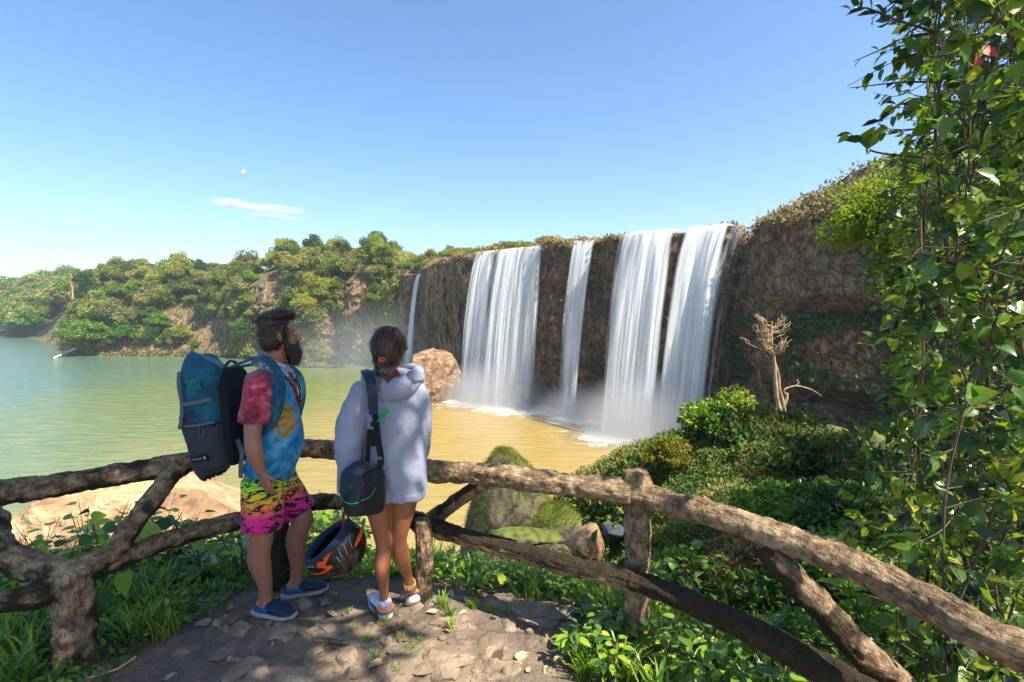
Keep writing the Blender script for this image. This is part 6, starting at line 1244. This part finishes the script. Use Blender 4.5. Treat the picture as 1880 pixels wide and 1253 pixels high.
wh_ = solid('hair', [sph(wq(-.026, 0, .022), (.097, .090, .108), WB), sph(wq(-.040, -.0, -.040), (.070, .078, .070), WB), ell([wq(-.03, 0, -.02), wq(-.07, .01, -.08), wq(-.09, .012, -.115)], [(.075, .06), (.05, .04), (.030, .028)], WB[:, 1], 16, 5)], M_HAIRW, .0045, 4, wom, disp=lambda c: .0022 * fbm(c[:, 0] * 110, c[:, 1] * 60, c[:, 2] * 12, 4, 3))
strands(wh_, 3600, .050, lambda p: (wq(-.10, .018, -.11) - p) + np.array([0, 0, -.02]), M_HAIRW, 3, .07, .12)
bn = v3(P(711, 679, 2.60)); rb = np.random.default_rng(5); bl = []
for k in range(9):
    c0 = bn + rb.normal(size=3) * .008; a1 = randdir(rb, 1)[0]; a2 = unit(np.cross(a1, randdir(rb, 1)[0])); c0 = c0 + np.array([.02, -.005, -.035]) * (k / 8) 
    bl.append(ring(c0, .030, .026, a1, a2, 0, .0115, 14))
solid('hair_bun', bl + [sph(bn + (.01, 0, -.02), (.038, .03, .045))], M_HAIRW, .004, 1, wom, disp=lambda c: .003 * fbm(c[:, 0] * 60, c[:, 1] * 60, c[:, 2] * 60, 5, 2))
M_SCR = cloth('red_scrunchie', flat((.30, .02, .05))); M_ORS, _nt, _o = new_mat('orange_hair_tie'); princ(_nt, _o, (.45, .10, .03), .7)
solid('scrunchie', [ring(q_(701, 661, 2.615), .016, .010, sw, pz, 0, .007, 14)], M_ORS, .004, 1, wom)
solid('ribbon', [ell([q_(724, 678, 2.60), q_(733, 692, 2.59), q_(736, 708, 2.585)], [(.010, .008), (.014, .009), (.007, .006)], sw, 10, 5)], M_SCR, .0035, 2, wom, disp=lambda c: .003 * fbm(c[:, 0] * 90, c[:, 1] * 90, c[:, 2] * 90, 5, 2))
M_SHADE, _nt, _o = new_mat('mirror_lens'); princ(_nt, _o, (.35, .42, .55), .12, spec=.8)
g0 = wq(.070, -.050, .008); 
solid('sunglasses', [ell([wq(.055, -.082, .010), wq(.080, -.064, .008), wq(.098, -.03, .006), wq(.100, 0, .010), wq(.098, .03, .006), wq(.080, .064, .008)], [(.008, .006), (.024, .006), (.024, .005), (.008, .005), (.024, .005), (.024, .006)], WB[:, 2], 12, 6), ell([wq(-.01, -.084, .016), wq(.055, -.083, .012)], [(.003, .003), (.004, .004)], WB[:, 2], 8, 4)], M_SHADE, .0035, 1, wom)
M_HOOD = cloth('lavender_fleece', flat((.30, .32, .40)), .95, 500, .2)
def hfold(c):
    z = c[:, 2]; w = np.clip((1.35 - z) / .4, .3, 1); return w * (.012 * fbm(c[:, 0] * 13, c[:, 1] * 6, z * 2.2, 21, 3) + .012 - .030 * np.abs(fbm(c[:, 0] * 7 + z * 3.5, c[:, 1] * 5, z * 2.6, 28, 2)) + .010 * fbm(c[:, 0] * 6 + z * 6, c[:, 1] * 6, z * 5, 25, 3)) + .003 * fbm(c[:, 0] * 40, c[:, 1] * 40, z * 30, 22, 2)
solid('hoodie', [ell([q_(718, 690, 2.74), q_(719, 704, 2.74), q_(722, 750, 2.74), q_(724, 820, 2.74), q_(726, 870, 2.74), q_(727, 897, 2.74)], [(.10, .07), (.15, .10), (.176, .13), (.180, .145), (.178, .15), (.176, .15)], sw, 32, 7), ell([w_sl + (.0, 0, 0), q_(718, 700, 2.73), w_sr], [(.058, .062), (.075, .08), (.058, .062)], fw, 14, 5),
                 ell([w_sr + (-.015, 0, -.02), q_(768, 745, 2.74), w_er + (-.02, 0, 0), q_(766, 842, 2.90), w_wr], [(.062, .065), (.060, .075), (.062, .075), (.055, .06), (.04, .04)], fw, 18, 6)], M_HOOD, .0065, 4, wom, disp=hfold)
solid('hoodie_sleeve', [ell([w_sl + (.02, 0, -.02), q_(655, 745, 2.69), q_(644, 795, 2.66), q_(640, 840, 2.65), q_(634, 872, 2.64), q_(629, 888, 2.64)], [(.062, .07), (.073, .085), (.078, .088), (.068, .078), (.052, .06), (.034, .036)], sw, 26, 7), ell([q_(630, 884, 2.64), q_(629, 903, 2.64)], [(.036, .038), (.033, .035)], sw, 18, 4)], M_HOOD, .006, 3, wom, disp=lambda c: .012 * fbm(c[:, 0] * 9 + c[:, 2] * 4, c[:, 1] * 9, c[:, 2] * 9, 31, 3) + .008 - .026 * np.abs(fbm(c[:, 0] * 8 - c[:, 2] * 6, c[:, 1] * 8, c[:, 2] * 7, 36, 2)) + .004 * fbm(c[:, 0] * 30, c[:, 1] * 30, c[:, 2] * 20, 33, 2))
solid('hem_band', [ell([q_(727, 893, 2.74), q_(727, 905, 2.74)], [(.179, .153), (.176, .15)], sw, 32, 6)], M_HOOD, .0065, 2, wom, disp=hfold)
# hood lying on the back: a thick sagging roll with a drooping pouch
hc = q_(728, 690, 2.70); 
hood = []
tt = np.linspace(0, 2 * pi, 25)
hood.append(tube([hc + sw * (.125 * cos(a)) + fw * (.10 * sin(a) + .02) + pz * (-.034 + .062 * sin(a) + .022 * cos(a)) for a in tt], [.026 + .010 * max(0, -sin(a)) for a in tt], 14))
hood.append(ell([hc - fw * .07 + sw * -.045 + pz * -.035, hc - fw * .095 + sw * .03 + pz * -.055, hc - fw * .085 + sw * .095 + pz * -.035], [(.05, .035), (.062, .042), (.055, .035)], pz, 20, 6))
hood.append(ell([hc + sw * .10 + pz * .0 - fw * .06, hc + sw * .125 + pz * .01, hc + sw * .11 + fw * .06 + pz * .02], [(.04, .03), (.05, .034), (.03, .025)], pz, 16, 5))
solid('hood', hood, M_HOOD, .0055, 4, wom, disp=lambda c: .010 * fbm(c[:, 0] * 16 + c[:, 2] * 10, c[:, 1] * 10, c[:, 2] * 22, 41, 3))
# trainers
M_TRW, _nt, _o = new_mat('trainer_upper'); mp_ = wcoords(_nt); n_ = noise(_nt, mp_, 24, 3); r_ = ramp(_nt, [(.40, (.62, .40, .38)), (.5, (.62, .62, .74)), (.62, (.78, .78, .82))]); L(_nt, n_, 0, r_, 0); princ(_nt, _o, r_.outputs[0], .7)
M_TRO, _nt, _o = new_mat('orange_panel'); princ(_nt, _o, (.80, .27, .06), .6); M_TRB, _nt, _o = new_mat('blue_panel'); princ(_nt, _o, (.05, .09, .34), .6); M_TRS, _nt, _o = new_mat('ivory_sole'); princ(_nt, _o, (.62, .58, .46), .7)
def trainer(hb, d, up, s=1.0):
    """hb heel bottom centre, d heel->toe, up"""
    hb = v3(hb); d = unit(v3(d)); up = unit(v3(up) - d * (v3(up) @ d)); sd = np.cross(d, up); q = lambda x, y, z: hb + s * (d * x + sd * y + up * z)
    solid('sole', [ell([q(-.012, 0, .024), q(.02, 0, .018), q(.09, .002, .016), q(.17, .004, .016), q(.245, 0, .028)], [(.034 * s, .022 * s), (.046 * s, .025 * s), (.044 * s, .021 * s), (.051 * s, .020 * s), (.026 * s, .015 * s)], sd, 18, 5, 2.8)], M_TRS, .0045, 2, wom)
    solid('shoe', [ell([q(.028, 0, .105), q(.030, 0, .08), q(.034, 0, .045), q(.036, 0, .03)], [(.040 * s, .046 * s), (.040 * s, .048 * s), (.041 * s, .052 * s), (.041 * s, .052 * s)], sd, 18, 4), ell([q(.02, 0, .055), q(.09, .002, .070), q(.16, .003, .058), q(.236, 0, .042)], [(.040 * s, .040 * s), (.044 * s, .046 * s), (.048 * s, .036 * s), (.026 * s, .018 * s)], sd, 18, 5)], M_TRW, .0045, 3, wom)
    solid('heel_panel', [ell([q(.044, -.044, .062), q(.0, -.038, .062), q(-.018, 0, .062), q(.0, .038, .062), q(.044, .044, .062)], [(.013 * s, .006)] * 5, up, 10, 5)], M_TRO, .004, 1, wom)
    solid('side_panel', [ell([q(.07, -.040, .036), q(.13, -.042, .040), q(.19, -.036, .044), q(.225, -.012, .044)], [(.010, .005), (.016, .005), (.014, .005), (.008, .005)], up, 10, 5), ell([q(.07, .040, .036), q(.13, .045, .040), q(.19, .038, .044)], [(.010, .005), (.016, .005), (.012, .005)], up, 10, 5), ell([q(.05, -.047, .044), q(.0, -.040, .045), q(-.018, 0, .046), q(.0, .040, .045), q(.05, .047, .044)], [(.004, .006)] * 5, up, 8, 4)], M_TRB, .004, 1, wom)
zl = gz(al[0], al[1]); trainer((al[0] + .025, al[1] - .03, zl + .002), dl, (0, 0, 1), .92)
trainer(v3(ar) - (0, .0, .088) - dr_ * .02 + np.array([.02, -.01, 0]), dr_, (-.25, .45, .8), .92)
M_YEL, _nt, _o = new_mat('yellow_cord'); princ(_nt, _o, (.75, .48, .02), .6); M_WHI, _nt, _o = new_mat('white_shell_beads'); princ(_nt, _o, (.8, .78, .74), .5)
ac = ar + (kr - ar) * .10; ad = unit(kr - ar); a1 = unit(np.cross(ad, (0, 1, 0))); a2 = np.cross(ad, a1)
for k in range(2): child(mk('anklet', *ring(ac + ad * .008 * k, .034, .037, a1, a2, .004 * k, .0022, 24), M_YEL, smooth=True), wom)
child(mk('anklet', *joinVF([sph(ac - ad * .010 + a1 * .033 * cos(t) + a2 * .037 * sin(t), .0042, None, 1) for t in np.linspace(0, 6.28, 18)]), M_WHI, smooth=True), wom)

# ---------------- shoulder bag
bag = empty('shoulder_bag', tuple(P(668, 938, 2.56)), 'black padded camera bag with thin green piping at the woman\'s left hip', 'bag')
bc = v3(P(668, 899, 2.545)); bn_ = unit(np.array([.12, -.99, 0])); bx = unit(np.array([.99, .12, 0])); BQ = lambda a, b, c_: bc + bx * a + bn_ * b + pz * c_
M_BAG = cloth('black_nylon', flat((.010, .011, .014)), .55, 300, .25); M_BAGN = cloth('navy_nylon', flat((.018, .028, .048)), .5, 300, .2); M_GRN, _nt, _o = new_mat('green_piping'); princ(_nt, _o, (.01, .38, .08), .5)
solid('bag_body', [ell([BQ(.005, 0, -.125), BQ(.004, 0, -.105), BQ(.0, 0, .0), BQ(-.004, 0, .08), BQ(-.01, 0, .105)], [(.085, .05), (.104, .064), (.118, .072), (.112, .066), (.07, .035)], bx, 36, 6, 3.6)], M_BAG, .005, 3, bag, disp=lambda c: .003 * fbm(c[:, 0] * 15, c[:, 1] * 15, c[:, 2] * 15, 3, 2))
solid('bag_lid', [ell([BQ(-.055, .010, -.03), BQ(-.05, .016, .02), BQ(-.03, .012, .07), BQ(.0, .0, .118)], [(.058, .066), (.070, .068), (.085, .064), (.055, .030)], bx, 30, 6, 2.8)], M_BAGN, .005, 3, bag)
strapg = lambda pts: child(mk('piping', *tube(cr([tuple(p) for p in pts], 8), .0022, 6), M_GRN, smooth=True), bag)
strapg([BQ(-.108, .060, .010), BQ(-.095, .078, -.022), BQ(-.055, .088, -.040), BQ(-.012, .086, -.036)]); strapg([BQ(.0, .076, -.032), BQ(.045, .077, -.01), BQ(.075, .070, .035)])
strap([BQ(-.050, .0862, .052), BQ(-.042, .0862, .049)], pz, .002, .001, 'label', M_GRN, bag, 2); strap([BQ(-.095, .0745, -.065), BQ(-.095, .0745, -.085)], px_, .004, .001, 'label', M_LGREY, bag, 2)
for k in range(5): strap([BQ(-.088 + .006 * k, .0835, -.022 + .011 * k), BQ(-.064 + .003 * k, .0865, -.022 + .012 * k)], pz, .003, .0012, 'ridge', M_BAG, bag, 2)
solid('bag_flap_edge', [ell([BQ(.012, .060, .035), BQ(.05, .066, .062), BQ(.10, .05, .075)], [(.014, .010), (.014, .012), (.012, .010)], pz, 12, 5)], M_BAG, .004, 2, bag)
solid('bag_handle', [tube(cr([BQ(-.075, .0, .085), BQ(-.055, -.0, .135), BQ(-.005, 0, .150), BQ(.04, 0, .125), BQ(.055, 0, .085)], 6), .011, 10)], M_BAGN, .004, 1, bag)
strap([BQ(.06, .03, .09), q_(699, 848, 2.545), q_(693, 800, 2.555), q_(687, 745, 2.575), q_(682, 708, 2.60), q_(675, 688, 2.64), q_(668, 682, 2.70), q_(672, 700, 2.80)], sw, .017, .003, 'shoulder_strap', M_BLK, bag, 8)
solid('strap_pad', [ell([q_(686, 762, 2.553), q_(683, 718, 2.58), q_(677, 690, 2.622), q_(670, 681, 2.68)], [(.026, .008), (.028, .009), (.028, .009), (.026, .009)], sw, 18, 6, 3)], M_BAGN, .004, 2, bag)
strap([q_(689, 775, 2.548), q_(689, 783, 2.548)], sw, .024, .007, 'buckle', M_BLK, bag, 2)
strap([q_(686, 820, 2.57), q_(679, 790, 2.575), q_(674, 850, 2.57)], sw, .013, .002, 'strap_end', M_BLK, bag, 5)
strap([q_(712, 752, 2.565), q_(703, 764, 2.56), q_(694, 774, 2.558)], (1, 0, 1), .010, .003, 'lanyard', M_GRN, bag, 4)
child(mk('ring', *ring(q_(697, 842, 2.54), .012, .006, sw, pz, 0, .0018, 16), M_LGREY, smooth=True), bag)

# ---------------- helmet
hel = empty('helmet', tuple(P(617, 1062, 2.66)), 'black full-face motorcycle helmet with orange flashes hanging from the woman\'s hand', 'helmet')
ec = v3(P(617, 1008, 2.66)); e_up = unit(np.array([.77, .1, .64])); e_n = unit(np.array([-.60, -.28, .74])); e_n = unit(e_n - e_up * (e_n @ e_up)); e_s = unit(np.cross(e_up, e_n)); e_u2 = np.cross(e_n, e_s)
# local: a along e_u2 (chin->back, long), b along e_s (sideways), n opening direction
HQ = lambda a, b, n: ec + e_u2 * a + e_s * b + e_n * n
def shell(r, cut, thick, name, mat, root, ry=1.0):
    bm = bmesh.new(); bmesh.ops.create_uvsphere(bm, u_segments=64, v_segments=40, radius=1); vs = np.array([tuple(v.co) for v in bm.verts]); keep = vs[:, 2] < cut; bad = [bm.verts[i] for i in np.where(~keep)[0]] if not bm.verts.ensure_lookup_table() else []
    bmesh.ops.delete(bm, geom=bad, context='VERTS'); me = bpy.data.meshes.new(name)
    for v in bm.verts:
        x, y, z = v.co; w = 1 + .10 * max(0, z); p = HQ(x * r[0] * w, y * r[1] * w, z * r[2]); v.co = p
    bm.to_mesh(me); bm.free(); me.materials.append(mat); me.update(); pg = me.polygons[len(me.polygons) // 3]
    if (v3(pg.center) - ec) @ v3(pg.normal) < 0: me.flip_normals()
    o = link(bpy.data.objects.new(name, me)); me.polygons.foreach_set('use_smooth', np.ones(len(me.polygons), bool)); so = o.modifiers.new('s', 'SOLIDIFY'); so.thickness = thick; so.offset = -1; child(o, root); return o
def helmet_mat():
    m, nt, out = new_mat('gloss_black_shell'); mp = wcoords(nt); w = N(nt, 'ShaderNodeTexVoronoi', feature='F1', ins={'Scale': 26}); L(nt, wcoords(nt, (1.8, 1, .5)), 0, w, 'Vector'); sp = N(nt, 'ShaderNodeSeparateColor'); L(nt, w, 'Color', sp, 0)
    c = mixc(nt, smooth_(nt, sp.outputs[0], .80, .82), (.010, .010, .012), (.035, .033, .032)); c = mixc(nt, smooth_(nt, sp.outputs[1], .90, .91), c, (.10, .016, .01)); princ(nt, out, c, .18, spec=.6); return m
M_HEL = helmet_mat(); M_PAD = cloth('navy_lining', flat((.012, .030, .065)), .8); M_INN, _nt, _o = new_mat('black_lining'); princ(_nt, _o, (.004, .004, .005), .9); M_ORG, _nt, _o = new_mat('orange_decal'); princ(_nt, _o, (.85, .12, .025), .3)
SR = (.172, .128, .158)
shell(SR, .42, .012, 'shell', M_HEL, hel); shell((.158, .114, .143), .40, .003, 'lining', M_INN, hel)
tt = np.linspace(0, 2 * pi, 29); cc = sqrt(1 - .42 ** 2)
solid('padding', [tube([HQ(cos(t) * SR[0] * cc * .93, sin(t) * SR[1] * cc * .90, .42 * SR[2] + .002) for t in tt], [.019 + .005 * sin(2 * t) for t in tt], 12)], M_PAD, .005, 2, hel)
child(mk('rim', *tube([HQ(cos(t) * SR[0] * cc * 1.035, sin(t) * SR[1] * cc * 1.035, .42 * SR[2] - .004) for t in tt], .006, 8), M_BLK, smooth=True), hel)
def on_shell(th, ph, k=1.012): # th round the opening axis (deg), ph down from the rim (deg)
    th = radians(th); z = sin(radians(24.8 - ph)); c_ = cos(radians(24.8 - ph)); w = 1 + .10 * max(0, z); return HQ(cos(th) * c_ * SR[0] * w * k, sin(th) * c_ * SR[1] * w * k, z * SR[2] * k)
def decal(poly, mat, name='decal', k=1.014):
    """thin patch following the shell; poly = rows of (th, ph0, ph1)"""
    V = []; F = []; m = 7
    rows = cr(poly, 6)
    for th, a, b in rows:
        for j in range(m): V.append(on_shell(th, a + (b - a) * j / (m - 1), k))
    for i in range(len(rows) - 1):
        for j in range(m - 1): q = i * m + j; F.append((q, q + 1, q + m + 1, q + m))
    o = mk(name, np.array(V), F, mat, smooth=True); so = o.modifiers.new('s', 'SOLIDIFY'); so.thickness = .0015; child(o, hel)
def hit(X, Y, k=1.012):
    px = 545 + X / 7.83; py = 910 + Y / 7.83; d = v3(ray(px, py)); o = np.array([0, 0, EYE]) - ec; B_ = np.stack([e_u2, e_s, e_n]); r = np.array(SR) * k; dl_ = B_ @ d / r; ol = B_ @ o / r
    a_ = dl_ @ dl_; b_ = ol @ dl_; c_ = ol @ ol - 1; D_ = b_ * b_ - a_ * c_
    t = (-b_ - sqrt(D_)) / a_ if D_ > 0 else -b_ / a_
    q = ol + dl_ * t
    if q[2] > .42: h_ = np.hypot(q[0], q[1]); q = np.array([q[0], q[1], 0]) / h_ * sqrt(1 - .42 ** 2) + np.array([0, 0, .42]); w_ = 1.045; return ec + (q * r * np.array([w_, w_, 1])) @ B_
    w_ = 1 + .10 * max(0, q[2]); return ec + (q * r * np.array([w_, w_, 1])) @ B_
def decal(rows, mat, name='decal', m=6):
    R_ = cr([tuple(a) + tuple(b) for a, b in rows], 4); V = []; F = []
    for q in R_:
        for j in range(m): t = j / (m - 1); V.append(hit(q[0] * (1 - t) + q[2] * t, q[1] * (1 - t) + q[3] * t))
    for i in range(len(R_) - 1):
        for j in range(m - 1): q = i * m + j; F.append((q, q + 1, q + m + 1, q + m))
    o = mk(name, np.array(V), F, mat, smooth=True); so = o.modifiers.new('s', 'SOLIDIFY'); so.thickness = .0012; so.offset = 0; child(o, hel)
decal([((650, 604), (655, 610)), ((540, 672), (590, 700)), ((400, 745), (510, 790)), ((350, 830), (470, 860)), ((315, 930), (432, 950)), ((275, 1022), (400, 1022))], M_ORG)
decal([((290, 1000), (275, 1025)), ((400, 1012), (410, 1048)), ((510, 1008), (470, 1050))], M_ORG); decal([((515, 1008), (440, 1030)), ((500, 1050), (420, 1060)), ((430, 1095), (390, 1085)), ((330, 1135), (320, 1118)), ((250, 1132), (255, 1118)), ((180, 1102), (190, 1100))], M_ORG)
decal([((955, 390), (975, 395)), ((915, 480), (962, 500)), ((875, 600), (925, 612)), ((832, 700), (880, 690)), ((830, 740), (845, 742))], M_ORG); decal([((118, 880), (132, 890)), ((118, 950), (138, 955)), ((125, 1005), (140, 1015))], M_ORG)
decal([((420, 790), (465, 790)), ((425, 840), (465, 835))], M_LGREY, 'screw_cap'); decal([((335, 890), (385, 890)), ((335, 945), (385, 945))], M_BLK, 'screw_cap')
decal([((150, 882), (285, 884)), ((150, 888), (285, 890))], M_LGREY, 'sticker_line'); decal([((150, 918), (285, 920)), ((150, 924), (285, 926))], M_LGREY, 'sticker_line')
for k_ in range(5): decal([((160 + k_ * 25, 895), (174 + k_ * 25, 895)), ((160 + k_ * 25, 912), (174 + k_ * 25, 912))], M_LGREY, 'sticker_letter')
for k_ in range(3): decal([((162 + k_ * 32, 1000 - 22 * (k_ == 1)), (180 + k_ * 32, 1000 - 22 * (k_ == 1))), ((158 + k_ * 32, 1028), (184 + k_ * 32, 1028))], M_LGREY, 'emblem')
for k_, (x0, y0, x1, y1) in enumerate([(590, 760, 640, 900), (660, 700, 720, 850), (560, 880, 620, 960), (740, 620, 790, 760)]): decal([((x0, y0), (x0 + 12, y0)), ((x1, y1), (x1 + 14, y1))], M_LGREY, 'grey_flash')
solid('chin_strap', [tube(cr([HQ(.10, .02, .06), w_wl + (.0, 0, -.10), w_wl + (.01, .01, -.12), HQ(.13, -.05, .05)], 6), .008, 8)], M_SCR, .004, 1, hel)
# ------------------------------------------------------------------ air
def haze():
    m, nt, out = new_mat('thin_haze'); v = N(nt, 'ShaderNodeVolumePrincipled'); v.inputs['Color'].default_value = (.80, .88, 1.0, 1); v.inputs['Density'].default_value = .00038; v.inputs['Anisotropy'].default_value = .3; nt.links.new(v.outputs[0], out.inputs['Volume'])
    x0, x1, y0, y1, z0, z1 = -1250, 560, -30, 930, -21, 125; V = [(x, y, z) for x in (x0, x1) for y in (y0, y1) for z in (z0, z1)]
    o = mk('haze', V, [(0, 1, 3, 2), (4, 6, 7, 5), (0, 4, 5, 1), (2, 3, 7, 6), (0, 2, 6, 4), (1, 5, 7, 3)], m); tag(o, kind='stuff')
haze()
